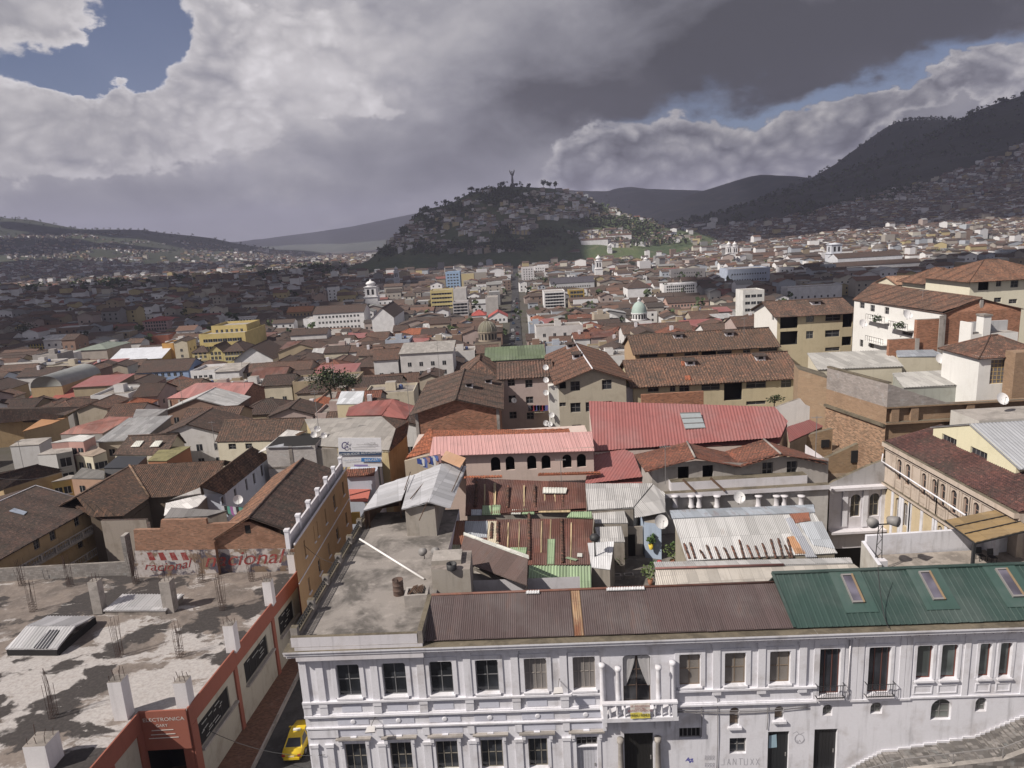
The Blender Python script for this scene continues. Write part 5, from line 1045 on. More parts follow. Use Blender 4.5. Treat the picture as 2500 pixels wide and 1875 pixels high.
# ruined adobe yards between
ab = thing('adobe_ruin', 'crumbling roofless adobe walls behind the old tiled house', 'ruin', cY(5, 1150, 560, 82)); mb = MB()
for y, pts in ((84., [(800, 445), (930, 395), (1065, 360), (1070, 520), (830, 480)]), (80., [(1010, 545), (1120, 495), (1218, 450), (1222, 620), (1040, 640)])):
    P_ = [cY(5, a_, b_, y) for a_, b_ in pts]; P_ = P_[:3]+[V((P_[2].x, y, 3)), V((P_[0].x, y, 3))]; q_ = [p+V((0, .6, 0)) for p in P_]; mb.face(P_, ADOBE); mb.face(q_[::-1], ADOBE)
    for i in range(2): mb.face([P_[i], P_[i+1], q_[i+1], q_[i]], MOSS)
    mb.face([P_[2], P_[3], q_[3], q_[2]], ADOBE); mb.face([P_[4], P_[0], q_[0], q_[4]], ADOBE)
mb.build('wall', ab); mb = MB(); p = cY(5, 1200, 530, 79.9); mb.box((p.x-.5, 79.85, p.z-.7), (p.x+.3, 79.99, p.z+.8), VOID); p = cY(5, 1020, 450, 83.9); mb.box((p.x-.5, 83.85, p.z-.5), (p.x+.5, 83.99, p.z+.5), VOID); mb.build('opening', ab)
mb = MB(); mb.face([(28, 72.2, 7), (40, 72.2, 7), (44, 95, 9), (28, 95, 9)], concrete((.2, .15, .11), .6)); solo(mb, 'yard', kind='structure')
# ------------------------------------------------------------------ streets in front
ASPH = concrete((.06, .058, .06), .6, .5); PAVE = brick((.16, .075, .05), (.12, .08, .06), .25, .12, .4, .4); STONE = brick((.2, .185, .178), (.11, .1, .095), .5, .3, .6, .7)
mb = MB(); mb.face([(-22.6, 20, -2), (-16.5, 20, -2), (-16.3, 70, -2.3), (-22., 70, -2.3)], ASPH); mb.face([(-22, 70, -2.3), (-16.3, 70, -2.3), (-10, 160, -5.8), (-16, 160, -5.8)], ASPH); mb.face([(-16.5, 20, -2.004), (40, 20, -2.004), (40, 45.2, -2.004), (-16.5, 45.2, -2.004)], ASPH); solo(mb, 'road', kind='structure')
mb = MB(); mb.obox([(-30, 20), (-22.6, 20), (-22., 70), (-30, 70)], -2.6, -1.86, PAVE); mb.obox([(-22.598, 20), (-22.4, 20), (-21.8, 70), (-21.998, 70)], -2.6, -1.85, CONC_L); solo(mb, 'pavement', kind='structure')
# stone stairs climbing along the white wall
st_o = thing('stone_stairs', 'worn stone stairs climbing to the right along the white house', 'stairs', HP(44, -1, 2)); mb = MB()
prof = []; x = 39.2
for k in range(10): prof.append((x+.29*k, -1.75+.175*(k+1)))
x2 = x+2.9; prof += [(x2+.9*k, .02+.15*k) for k in range(7)]; x3 = x2+6.3
for k in range(26): prof.append((x3+.33*k, 1.05+.16*k))
for i, (a, h) in enumerate(prof):
    a1 = prof[i+1][0] if i+1 < len(prof) else a+.4; w = lerp(1.6, 2.7, min(1, i/25)); mb.obox([HP(a, 0, w), HP(a1, 0, w), HP(a1, 0, .02), HP(a, 0, .02)], -3, h, STONE)
mb.build('step', st_o); mb = MB()
for i, (a, h) in enumerate(prof):
    a1 = prof[i+1][0] if i+1 < len(prof) else a+.4; mb.obox([HP(a, 0, .1), HP(a1, 0, .1), HP(a1, 0, .022), HP(a, 0, .022)], h+.002, h+.16, WHITE)
mb.build('plinth', st_o)
pp = [(34, -2.0, .9), (38.5, -1.7, 1.4), (42.2, .15, 2.2), (48.4, 1.3, 2.75), (54, 3.9, 2.9), (58, 5.8, 3.)]; mb = MB()
for (a, h, w), (a1, h1, w1) in zip(pp, pp[1:]):
    p = [HP(a, 0, w), HP(a1, 0, w1), HP(a1, 0, w1+.35), HP(a, 0, w+.35)]; mb.obox([p[3], p[2], p[1], p[0]], -4, [h+.35, h1+.35, h1+.35, h+.35], STONE, CONC_L)
    for s in (.3, .8): q = HP(lerp(a, a1, s), lerp(h, h1, s)+.3, lerp(w, w1, s)+.17); 
mb.build('kerb_wall', st_o); mb = MB()
for (a, h, w), (a1, h1, w1) in zip(pp[1:], pp[2:]):
    mb.bar(HP(a, h+1.2, w+.17), HP(a1, h1+1.2, w1+.17), .05, FRAMEG)
    for s in (0, .5): mb.bar(HP(lerp(a, a1, s), lerp(h, h1, s)+.3, lerp(w, w1, s)+.17), HP(lerp(a, a1, s), lerp(h, h1, s)+1.2, lerp(w, w1, s)+.17), .05, FRAMEG)
mb.build('handrail', st_o)
mb = MB(); P_ = [(30, -1.99, 1.0), (38.5, -1.8, 1.76), (42.2, -.3, 2.56), (48.4, .7, 3.1), (58, 3.8, 3.36)]
for (a, h, w), (a1, h1, w1) in zip(P_, P_[1:]): mb.face([HP(a, h-1.2, w+9), HP(a1, h1-1.2, w1+9), HP(a1, h1, w1), HP(a, h, w)], concrete((.25, .23, .22), .6, .6))
solo(mb, 'footpath', kind='structure'); mb = MB()
def tuft(mb, c, r, n=240):
    for _ in range(n):
        a = rnd.random()*6.28; q = math.sqrt(rnd.random())*r; p = V((c[0]+q*math.cos(a), c[1]+q*math.sin(a)*.7, c[2])); d = V((rnd.gauss(0, .08), rnd.gauss(0, .08), rnd.uniform(.12, .32))); s = V((rnd.gauss(0, 1), rnd.gauss(0, 1), 0)).normalized()*.03; mb.face([p-s, p+s, p+d], (LEAF, LEAF3)[rnd.random() < .5])
for x, y, r in ((1820, 1240, .9), (1760, 1262, .7), (1880, 1225, .6), (2170, 1180, .9), (2120, 1190, .5)):
    u, v = K(3, x, y); p = PZ(u, v, 0.2 if x < 2000 else 1.2); p.z -= .25; tuft(mb, p, r, 420)
solo(mb, 'grass', 'short green grass tufts below the stone stairs', 'grass', kind='stuff')
mb = MB(); u = [cZ(3, x, y, .6) for x, y in ((2000, 1222), (2212, 1268), (2212, 1255), (2012, 1216))]; mb.slab([p+V((0, 0, 0)) for p in u], .4, paint((.7, .7, .7), .8)); solo(mb, 'kerb', kind='structure')
# ------------------------------------------------------------------ taxi
def taxi():
    c = PZ(720, 1822, -2.0); c = V((-19.15, 50.3, -2.)); root = thing('taxi', 'yellow taxi sedan parked in the narrow street beside the white house', 'car', c)
    Yl = paint((.62, .44, .03), .3); BL = paint((.02, .02, .022), .5); GL = glass((.02, .022, .026), .08)
    S = [(-2.15, .66, .38, .72), (-2.05, .78, .3, .84), (-1.6, .84, .26, .9), (-.8, .85, .24, .93), (.6, .85, .24, .93), (1.3, .84, .26, .9), (1.9, .78, .3, .76), (2.12, .64, .38, .62)]
    def ring(w, z0, z1): return [(-w*.9, z0), (-w, z0+.12), (-w, z1-.16), (-w*.9, z1), (w*.9, z1), (w, z1-.16), (w, z0+.12), (w*.9, z0)]
    vs = []; fs = []
    for y, w, z0, z1 in S: vs += [c+V((x, y, z)) for x, z in ring(w, z0, z1)]
    for i in range(len(S)-1):
        for j in range(8): fs.append((i*8+j, i*8+(j+1) % 8, i*8+8+(j+1) % 8, i*8+8+j))
    fs += [tuple(range(8))[::-1], tuple((len(S)-1)*8+j for j in range(8))]; mb = MB(); mb.mesh(vs, fs, Yl, True)
    T = [(-1.62, .74, .88, .9), (-.95, .62, .9, 1.38), (-.2, .62, .92, 1.46), (.35, .62, .92, 1.43), (1.05, .72, .9, .92)]
    cab = [(y, w, z) for y, w, _, z in T]; r = [(-.62, -.8), (.62, -.8)]
    roof = [c+V((x, y, z)) for x, y, z in ((-.58, -.92, 1.38), (.58, -.92, 1.38), (.6, -.2, 1.47), (.58, .4, 1.42), (-.58, .4, 1.42), (-.6, -.2, 1.47))]
    mb.face([roof[0], roof[1], roof[2], roof[5]], Yl, smooth=True); mb.face([roof[5], roof[2], roof[3], roof[4]], Yl, smooth=True)
    base = [c+V((x, y, .9)) for x, y in ((-.74, -1.6), (.74, -1.6), (.8, -.2), (.76, 1.08), (-.76, 1.08), (-.8, -.2))]
    for a, b in ((0, 1), (1, 2), (2, 3), (3, 4), (4, 5), (5, 0)): mb.face([base[a], base[b], roof[b], roof[a]], Yl)
    mb.build('body', root)
    def glass_q(a, b, nm):
        n = (base[b]-base[a]).cross(roof[a]-base[a]).normalized()*.012; q = [base[a], base[b], roof[b], roof[a]]; m = sum(q, V())/4; g = MB(); g.face([m+(p-m)*.84+n for p in q], GL); g.build(nm, root)
    glass_q(0, 1, 'rear_window'); glass_q(3, 4, 'windscreen')
    for a, b in ((1, 2), (2, 3), (4, 5), (5, 0)): glass_q(a, b, 'side_window')
    for x in (-.8, .8):
        for y in (-1.32, 1.32):
            w = MB(); w.tube([c+V((x-.1, y, .31)), c+V((x+.1, y, .31))], .31, BL, 16); t = w.build('wheel', root); w = MB(); s = 1 if x > 0 else -1; w.tube([c+V((x+s*.09, y, .31)), c+V((x+s*.115, y, .31))], .19, FRAMEG, 12); w.build('rim', t)
    for x in (-.62, .62): w = MB(); w.box((c.x+x-.12, c.y-2.19, c.z+.58), (c.x+x+.12, c.y-2.08, c.z+.74), paint((.3, .02, .02), .3)); w.build('tail_lamp', root)
    w = MB(); w.box((c.x-.24, c.y-2.18, c.z+.52), (c.x+.24, c.y-2.14, c.z+.64), paint((.7, .6, .4), .5)); w.build('number_plate', root)
    w = MB(); w.box((c.x-.62, c.y-2.22, c.z+.3), (c.x+.62, c.y-2.1, c.z+.48), Yl); w.build('bumper', root)
    w = MB(); w.box((c.x-.28, c.y-.35, c.z+1.48), (c.x+.28, c.y-.15, c.z+1.6), paint((.7, .7, .66), .4)); w.build('roof_sign', root)
    for x in (-.92, .92): w = MB(); w.box((c.x+x-.1, c.y+.75, c.z+.92), (c.x+x+.1, c.y+.85, c.z+1.06), Yl); w.build('mirror', root)
taxi()
# ------------------------------------------------------------------ unfinished red shop building with the stained flat roof
def ops_tb(L, c, O, ax):                   # openings from top-left and bottom-right corners, for walls seen at a slant
    r = []
    for o in L:
        p, q = PV(*K(c, o[0], o[1]), O, ax), PV(*K(c, o[2], o[3]), O, ax); a, b = [(t.x-O[0])*ax[0]+(t.y-O[1])*ax[1] for t in (p, q)]
        r.append((min(a, b), max(a, b), q.z, p.z)+tuple(o[4:]))
    return r
def stained():
    n = NT('stained_roof'); uv = n.uv(); w = n.n('ShaderNodeTexNoise', Vector=uv, Scale=.25, Detail=5, Roughness=.6).outputs[1]
    uw = n.n('ShaderNodeVectorMath', _operation='ADD', i0=uv, i1=n.n('ShaderNodeVectorMath', _operation='SCALE', i0=w, Scale=4.).outputs[0]).outputs[0]
    a = n.noise(n.n('ShaderNodeMapping', Vector=uw, Scale=(.8, 1., 1)).outputs[0], .2, 4, .5); b = n.noise(uw, .42, 6, .6); c = n.noise(uv, 4, 5)
    fr = n.ramp(n.math('ADD', n.n('ShaderNodeSeparateXYZ', Vector=uv).outputs[1], n.math('MULTIPLY', n.noise(uv, .12, 4), 14.)), 58., 68., 0., .16); pale = n.ramp(n.math('SUBTRACT', n.noise(n.n('ShaderNodeMapping', Vector=uw, Scale=(.6, 1.2, 1)).outputs[0], .35, 7, .62), fr), .4, .47)
    x = n.mix(pale, n.mix(n.ramp(b, .4, .65), (.2, .165, .145), (.12, .1, .09)), (.41, .385, .38)); x = n.mix(n.ramp(n.noise(uv, 1.3, 6, .7), .45, .7, 0, .45), x, (.3, .26, .24)); x = n.mix(n.ramp(a, .52, .555), x, (.035, .03, .03)); x = n.mix(n.ramp(n.noise(n.uv(.3, 1.4, 3), 1.1, 6, .7), .64, .66, 0, .8), x, (.55, .52, .5)); x = n.mix(n.ramp(c, .35, .7, 0, .3), x, (.1, .085, .08))
    n.set('Base Color', x); n.set('Roughness', .9); n.bump(c, .2, .04); return n.mat
RZ = 5.2; REDP = plaster((.29, .1, .07), .4); CRMP = plaster((.42, .39, .33), .55); rs = thing('shop_building', 'red and cream shop building with an unfinished stained flat concrete roof', 'building', (-40, 55, -2))
Bc, Ac = (-25.2, 45.4), (-23.25, 67.0); axR = hdir(Bc, Ac); L_ = 21.7
mb = MB(); outl = [(-29.3, 36), (-28.7, 45.3), (-25.2, 45.3), Ac, (-62, 69.5), (-62, 36)]; mb.face([(x, y, RZ) for x, y in outl], stained()); mb.build('roof', rs)
W3 = ops_tb([(285, 1252, 562, 1085, 'w'), (676, 752, 888, 632, 'w'), (970, 355, 1108, 322, 'w')], 17, Bc, axR); W3 = [(o[0], o[1], 1.25, 3.25, 'w', dict(nx=4, nz=1, gm=VOID, fm=IRON)) for o in W3]
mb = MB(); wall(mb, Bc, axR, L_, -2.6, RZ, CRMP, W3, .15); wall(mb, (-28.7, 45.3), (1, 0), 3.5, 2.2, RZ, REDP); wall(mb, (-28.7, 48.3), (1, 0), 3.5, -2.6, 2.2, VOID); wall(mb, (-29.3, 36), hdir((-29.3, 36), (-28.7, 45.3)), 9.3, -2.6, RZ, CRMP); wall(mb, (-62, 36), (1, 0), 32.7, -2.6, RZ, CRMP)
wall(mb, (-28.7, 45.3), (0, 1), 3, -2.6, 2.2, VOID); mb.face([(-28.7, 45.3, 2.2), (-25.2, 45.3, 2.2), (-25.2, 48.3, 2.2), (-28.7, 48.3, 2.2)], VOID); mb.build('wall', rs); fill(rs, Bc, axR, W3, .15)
mb = MB(); rp = lambda a0, a1, h0, h1, o, m=REDP, O=Bc, ax=axR: mb.obox([P3(O, ax, a0, 0, o), P3(O, ax, a1, 0, o), P3(O, ax, a1, 0, .003), P3(O, ax, a0, 0, .003)], h0, h1, m)
rp(-.05, L_, 3.9, RZ+.25, .12)
for a0, a1 in ((-.05, .75), (W3[0][1]+1.15, W3[0][1]+1.65), (W3[1][1]+1.2, W3[1][1]+1.7), (L_-.7, L_)): rp(a0, a1, -2.6, 3.898, .15)
O2, x2_ = (-29.3, 36), hdir((-29.3, 36), (-28.7, 45.3)); rp(0, 9.3, 3.9, RZ+.25, .12, REDP, O2, x2_); rp(8.6, 9.3, -2.6, 3.898, .15, REDP, O2, x2_); rp(5.2, 5.8, -2.6, 3.898, .15, REDP, O2, x2_)
mb.obox([(-28.68, 45.15), (-25.2, 45.15), (-25.2, 45.297), (-28.68, 45.297)], 2.2, RZ+.25, REDP); mb.obox([(-25.9, 45.3), (-25.21, 45.3), (-25.21, 46.1), (-25.9, 46.1)], -2.6, 2.199, REDP); mb.build('red_band', rs)
mb = MB()
for o in W3: rp(o[0]-.1, o[1]+.9, o[2]-.2, o[2]-.03, .3, CONC_L)
mb.build('sill', rs)
WT = paint((.6, .58, .55), .7)
text_mesh('ELECTRONICA', .42, WT, lambda c_: V((-26.9+c_.x*1.1, 45.13, 4.75+c_.y))).build('lettering', rs); text_mesh('GARY', .34, WT, lambda c_: V((-27.1+c_.x, 45.13, 4.25+c_.y))).build('lettering', rs)
mb = MB()
for h, w in ((3.85, .8), (3.5, .9), (3.2, 1.1)): mb.box((-27.1-w, 45.12, h), (-27.1+w, 45.14, h+.05), WT)
mb.build('sign_line', rs)
for s, h, z in (('LCD', .55, 1.3), ('Plasma', .45, .2)): text_mesh(s, h, paint((.1, .1, .12), .6), lambda c_, z=z: V((-27.3+c_.x, 48.27, z+c_.y))).build('lettering', rs)
for i, o in enumerate(W3):                   # signwriting across the shop windows
    sm_ = MB()
    for k in range(14 if i == 0 else 7):
        a = lerp(o[0]+.3, o[1]-1.2, rnd.random()); h = lerp(o[2]+.2, o[3]-.2, rnd.random()); w = rnd.uniform(.3, .9); sm_.face([P3(Bc, axR, a, h, -.05), P3(Bc, axR, a+w, h, -.05), P3(Bc, axR, a+w, h+.09, -.05), P3(Bc, axR, a, h+.09, -.05)], paint((.35, .35, .34), .6))
    sm_.build('sign_line', rs)
WPIL = plaster((.66, .64, .66), .3)
def pillar(c, x0, y0, x1, y1, lab, m=WPIL, z=RZ):
    p = cZ(c, (x0+x1)/2, y1, z); q = PY(*K(c, (x0+x1)/2, y0), p.y); w = (cZ(c, x1, y1, z)-cZ(c, x0, y1, z)).length*.44; o = thing('roof_pillar', lab, 'pillar', p, 'pillars on the stained roof'); mb = MB(); mb.obox([(p.x-w, p.y-.05), (p.x+w, p.y-.05), (p.x+w, p.y+2*w-.05), (p.x-w, p.y+2*w-.05)], z-.05, q.z, m, CONC); mb.build('shaft', o)
    mb = MB()
    for k in range(6): a = (p.x-w*.8+1.6*w*(k % 3)/2, p.y+w*.3+w*1.1*(k//3)); h = rnd.uniform(.35, .9); mb.bar((a[0], a[1], q.z), (a[0]+rnd.gauss(0, .06), a[1]+rnd.gauss(0, .06), q.z+h), .03, REB)
    mb.build('rebar', o)
REB = paint((.06, .035, .03), .8)
for a in ((1, 868, 1240, 935, 1368, 'white pillar stub nearest the shop sign on the stained roof edge'), (1, 1110, 960, 1165, 1092, 'white pillar stub halfway along the red parapet'), (1, 1300, 745, 1345, 862, 'white pillar stub near the far end of the red parapet'), (1, 1418, 612, 1455, 702, 'white pillar stub in front of the orange house corner'), (1, 560, 1235, 632, 1425, 'large white pillar standing alone left of the shop sign'), (14, 300, 1420, 560, 1700, 'broad white pillar at the bottom edge of the stained roof')): pillar(*a)
pillar(1, 458, 745, 506, 902, 'bare grey pillar left of the flat sheet cover', CONC_L); pillar(1, 803, 745, 858, 897, 'bare grey pillar right of the flat sheet cover', CONC_L)
for x, yb, yt, lab in ((165, 890, 742, 'rebar bundle behind the pitched sheet cover'), (265, 1410, 1190, 'tall rebar bundle with an orange rust stain, front left of the roof'), (590, 1112, 930, 'rebar bundle in the middle of the stained roof'), (885, 1112, 940, 'rebar bundle right of the middle, by the dark stains'), (1095, 882, 700, 'rebar bundle before the painted wall'), (110, 762, 640, 'dark rebar bundle at the left end of the block wall'), (345, 766, 622, 'dark rebar bundle against the middle of the block wall'), (670, 752, 598, 'thick dark rebar bundle left of the painted wall'), (990, 746, 598, 'thick dark rebar bundle between the two painted words'), (1238, 740, 588, 'dark rebar bundle over the right painted word')):
    p = cZ(1, x, yb, RZ); q = PY(*K(1, x, yt), p.y); o = thing('rebar_bundle', lab, 'rebar', p, 'rebar bundles on the stained roof'); mb = MB(); hh = q.z-RZ; w = .22
    for k in range(10): a = (p.x+w*(-1+2*(k % 5)/4), p.y+w*(1 if k < 5 else -1)); mb.bar((a[0], a[1], RZ), (a[0]+rnd.gauss(0, .12), a[1]+rnd.gauss(0, .12), RZ+hh*rnd.uniform(.7, 1.12)), .022, REB)
    mb.build('rod', o); mb = MB()
    for k in range(4):
        h = RZ+.12+.25*k; r4 = [(p.x-w, p.y-w, h), (p.x+w, p.y-w, h), (p.x+w, p.y+w, h), (p.x-w, p.y+w, h)]
        for i in range(4): mb.bar(r4[i], r4[(i+1) % 4], .022, REB)
    mb.build('stirrup', o)
GALV = sheet((.55, .54, .56), .08, (.3, .25, .2), .9, 5., .4, .2)
o = thing('skylight_cover', 'pitched corrugated sheet cover with a dark strip on the stained roof', 'roof cover', cZ(1, 200, 1000, RZ)); mb = MB(); z0, z1 = RZ+.7, RZ+1.5; q = pix(1, [(25, 1075), (278, 1075), (370, 962), (128, 962)], [z0, z0, z1, z1]); q2 = pix(1, [(128, 962), (370, 962), (470, 912), (235, 912)], [z1, z1, z0+.1, z0+.1]); mb.corr(q, GALV, .3, .05); mb.corr([q2[3], q2[2], q2[1], q2[0]], GALV, .3, .05); mb.build('roof', o)
mb = MB(); f = pln(q); mb.corr([onp(1, x, y, f, .06) for x, y in ((165, 1070), (235, 1070), (292, 980), (238, 980))], paint((.05, .05, .06), .4), .3, .05); mb.build('dark_strip', o); mb = MB()
for a, b_ in ((q[0], q[1]), (q[1], q2[2])): mb.face([(a.x, a.y+.1, RZ), (b_.x-.1, b_.y+.1, RZ), b_+V((-.1, .1, -.08)), a+V((0, .1, -.08))], VOID)
mb.build('wall', o)
o = thing('skylight_cover', 'flat corrugated sheet cover between two grey pillars on the stained roof', 'roof cover', cZ(1, 650, 880, RZ)); q = pix(1, [(505, 886), (812, 884), (905, 805), (600, 805)], [RZ+.5, RZ+.5, RZ+.75, RZ+.75]); mb = MB(); mb.corr(q, GALV, .3, .05); mb.build('roof', o); mb = MB(); mb.obox([(q[0].x+.1, q[0].y+.1), (q[1].x-.1, q[1].y+.1), (q[2].x-.1, q[2].y-.1), (q[3].x+.1, q[3].y-.1)], RZ, [RZ+.4, RZ+.4, RZ+.6, RZ+.6], CONC); mb.build('wall', o)
# walls closing the roof at the back: concrete blocks, and old brick with peeling painted signs
YB = 67.6; bw = thing('block_wall', 'long grey concrete block wall at the back of the stained roof', 'wall', (-47, 68.5, -2)); mb = MB(); P_ = [cY(1, x, y, 68.6) for x, y in ((-60, 668), (640, 655))]; zt = (P_[0].z+P_[1].z)/2; BLK = brick((.27, .25, .24), (.2, .18, .17), .4, .2, .25, .6); mb.obox([(P_[0].x, 68.4), (P_[1].x, 68.4), (P_[1].x, 68.7), (P_[0].x, 68.7)], -2, zt, BLK, CONC); mb.build('wall', bw)
p0, p1 = cY(1, 592, 520, 68.), cY(1, 652, 735, 68.); mb = MB(); mb.obox([(p0.x, 67.9), (p1.x, 67.9), (p1.x, 68.9), (p0.x, 68.9)], -2, p0.z, BLK, CONC_L); mb.build('pier', bw)
def peeling():
    n = NT('peeling_paint'); uv = n.uv(); a = n.noise(uv, .5, 7, .65, .3); b = n.noise(n.uv(1, 1, 7), .35, 6, .6); c = n.noise(uv, 2.5, 6, .7)
    x = n.mix(n.ramp(c, .35, .65, 0, .6), (.5, .46, .45), (.36, .32, .31)); x = n.mix(n.ramp(b, .47, .53), x, (.085, .075, .1)); x = n.mix(n.ramp(a, .5, .58), x, (.2, .14, .1)); x = n.mix(n.ramp(c, .58, .66), x, (.3, .22, .17)); n.set('Base Color', x); n.set('Roughness', .95); n.bump(a, .3, .03); return n.mat
def faded():
    n = NT('faded_lettering'); p = n.pos(1.); x = n.mix(n.ramp(n.noise(p, 1.6, 7, .7), .5, .6), (.24, .04, .038), (.3, .12, .11)); x = n.mix(n.ramp(n.noise(p, .9, 6, .7), .62, .68), x, (.2, .13, .11)); n.set('Base Color', x); n.set('Roughness', .95); return n.mat
pw = thing('painted_wall', 'old brick wall with peeling white painted signs in red script', 'wall', (-31, 67.6, -2)); ol = [(655, 742), (1440, 730), (1440, 548), (1225, 452), (1015, 462), (1010, 437), (790, 442), (785, 488), (655, 490)]; P_ = [cY(1, x, y, YB) for x, y in ol]; P_[0].z = P_[1].z = -2; mb = MB(); bk_ = [p+V((0, .4, 0)) for p in P_]; BR2 = brick((.3, .15, .095), (.24, .18, .14), .35, .13, .35, .5)
mb.face(P_, BR2); mb.face(bk_[::-1], BR2)
for i in range(len(P_)): j = (i+1) % len(P_); mb.face([P_[j], P_[i], bk_[i], bk_[j]], BR2)
mb.build('wall', pw); mb = MB(); mb.face([cY(1, x, y, YB-.012) for x, y in ((660, 738), (1425, 728), (1425, 580), (660, 592))], peeling()); mb.build('sign_paint', pw); RDP = faded()
for s, x, y, hh, rot in (('nacional', 1190, 632, 85, .0), ('racional', 820, 672, 52, .0)):
    o_ = cY(1, x, y, YB-.02); sz = (cY(1, x, y, YB).z-cY(1, x, y+hh, YB).z)*1.15; text_mesh(s, sz, RDP, lambda c_: o_+V((c_.x*1.12, -.01, c_.y+(.06*(c_.x)**2 if hh < 60 else 0))), .004, .35).build('lettering', pw)
mb = MB()
for k in range(4):
    x = 735+k*55; mb.face([cY(1, a, b_, YB-.02) for a, b_ in ((x, 640), (x+30, 638), (x+10, 600), (x-15, 602))], RDP)
mb.build('red_stripe', pw); mb = MB(); mb.tube([cY(1, 690, 737, YB-.3), cY(1, 1430, 729, YB-.3)], .1, WHITE, 6); mb.build('pipe', pw); mb = MB(); a = cY(1, 1216, 487, YB-.01); mb.box((a.x-.28, YB-.02, a.z-.45), (a.x+.28, YB-.004, a.z+.45), VOID); mb.build('opening', pw)
sb = shed('rooftop_shed', 'small grey sheet roof behind the top of the old brick wall, hung with laundry', 'shed', pix(16, [(0, 865), (430, 855), (620, 790), (80, 770)], [8.9, 8.9, 9.4, 9.4]), sheet((.2, .19, .19), .3, (.15, .12, .1)), OLDW)
cl = thing('washing_line', 'clothes hung on a line beside the round dish behind the brick wall', 'laundry', cZ(16, 660, 870, 8.)); mb = MB(); a, c = cZ(16, 560, 740, 9.6), cZ(16, 790, 760, 9.6); mb.tube([a, c], .02, IRON, 4); mb.build('line', cl)
for k in range(7): p = a.lerp(c, (k+.8)/8); mb = MB(); mb.slab([p+V((-.25, 0, 0)), p+V((.25, 0, 0)), p+V((.22, -.1, -1-.2*(k % 2))), p+V((-.24, .05, -.9))], .03, (paint((.5, .5, .55), .8), IRON, paint((.1, .3, .25), .8), paint((.3, .12, .3), .8))[k % 4]); mb.build('garment', cl)
dish(cZ(16, 735, 745, 9.3), .55, 30, 'white satellite dish above the laundry behind the brick wall')
# ------------------------------------------------------------------ tiled houses on the left, placed by their eaves and ridges
def gab(name, label, E1, E2, R1, R2, c, ze, zr, wm, rm, ops=(), cat='house', hip=False, kind='tile', zb=None, over=.0, fm=None, gmat=None, group=None, tb_=True, per=None, back=True, endops=()):
    e1, e2, r1, r2 = cZ(c, *E1, ze), cZ(c, *E2, ze), cZ(c, *R1, zr), cZ(c, *R2, zr); d = V((r2.x-r1.x, r2.y-r1.y)).normalized()
    def mir(p): w = V((p.x-r1.x, p.y-r1.y)); k = d*(w.dot(d)); q = k*2-w; return V((r1.x+q.x, r1.y+q.y, p.z))
    f1, f2 = mir(e1), mir(e2); m = (e1+e2+f1+f2)/4; zb = G(m.x, m.y)-.5 if zb is None else zb; root = thing(name, label, cat, (m.x, m.y, zb), group)
    mb = MB(); roof_pl(mb, [e1, e2, r2, r1], rm, kind, True, per); roof_pl(mb, [f2, f1, r1, r2], rm, kind, True, per)
    if hip: roof_pl(mb, [e2, f2, r2], rm, kind, True, per); roof_pl(mb, [f1, e1, r1], rm, kind, True, per)
    ridge_cap(mb, r1+V((0, 0, .04)), r2+V((0, 0, .04)), rm); mb.build('roof', root)
    sl = (zr-ze)/max(.5, (e1-r1).length); ins = .4; C_ = [e1, e2, f2, f1]; S = [m+(p-m)*(1-ins/max(2, (p-m).length)) for p in C_]; mb = MB(); ax = hdir(S[0], S[1]); L_ = math.hypot(S[1].x-S[0].x, S[1].y-S[0].y); O = (S[0].x, S[0].y); fo = ops_tb(ops, c, O, ax) if ops else []
    wall(mb, O, ax, L_, zb, ze+.05, wm, fo, .2); fill(root, O, ax, fo, .2, fm)
    for i in (1, 2, 3): a, b_ = S[i], S[(i+1) % 4]; wall(mb, (a.x, a.y), hdir(a, b_), math.hypot(b_.x-a.x, b_.y-a.y), zb, ze+.05, wm if i == 2 else gmat or wm)
    if not hip:
        for a, b_, r in ((S[1], S[2], r2), (S[3], S[0], r1)): rr = r+(m-r)*(ins/max(2, (r-m).length)); mb.face([V((a.x, a.y, ze)), V((b_.x, b_.y, ze)), V((rr.x, rr.y, zr-.12))], gmat or wm)
    mb.build('wall', root); HOUSES.append([(p.x, p.y) for p in C_]); return root
OCH = plaster((.4, .29, .17), .5); BLW = plaster((.5, .53, .62), .3); ORG_ = plaster((.37, .24, .13), .4)
l1 = gab('courtyard_house', 'large old house with mossy dark tile roof and balconies at the left edge', (-250, 1640), (1145, 862), (-420, 1005), (412, 640), 15, 5.6, 8.1, OCH, TILE_D, [(380, 1290, 470, 1360, 'w'), (565, 1180, 655, 1255, 'w'), (852, 1030, 930, 1090, 'w'), (893, 1285, 970, 1345, 'w')], zb=-4)
O1 = [o for o in l1.children if o.name.startswith('wall')][0]
a, c = cZ(15, 420, 1500, 3.6), cZ(15, 1165, 1075, 3.6); ax = hdir(a, c); L_ = (c-a).length; mb = MB(); mb.obox([P3(a, ax, -6, 0, .0), P3(a, ax, L_, 0, .0), P3(a, ax, L_, 0, -1.6), P3(a, ax, -6, 0, -1.6)], 2.75, 2.95, CONC_L); mb.build('balcony', l1)
for h in (2.95, -.2):
    mb = MB(); mb.bar(P3(a, ax, -6, h+.95), P3(a, ax, L_, h+.95), .12, CONC_L); mb.bar(P3(a, ax, -6, h+.08), P3(a, ax, L_, h+.08), .12, CONC_L)
    for k in range(46): s = lerp(-6, L_, k/45); mb.bar(P3(a, ax, s, h+.1), P3(a, ax, s, h+.9), .07 if k % 6 else .25, CONC_L)
    mb.build('railing', l1)
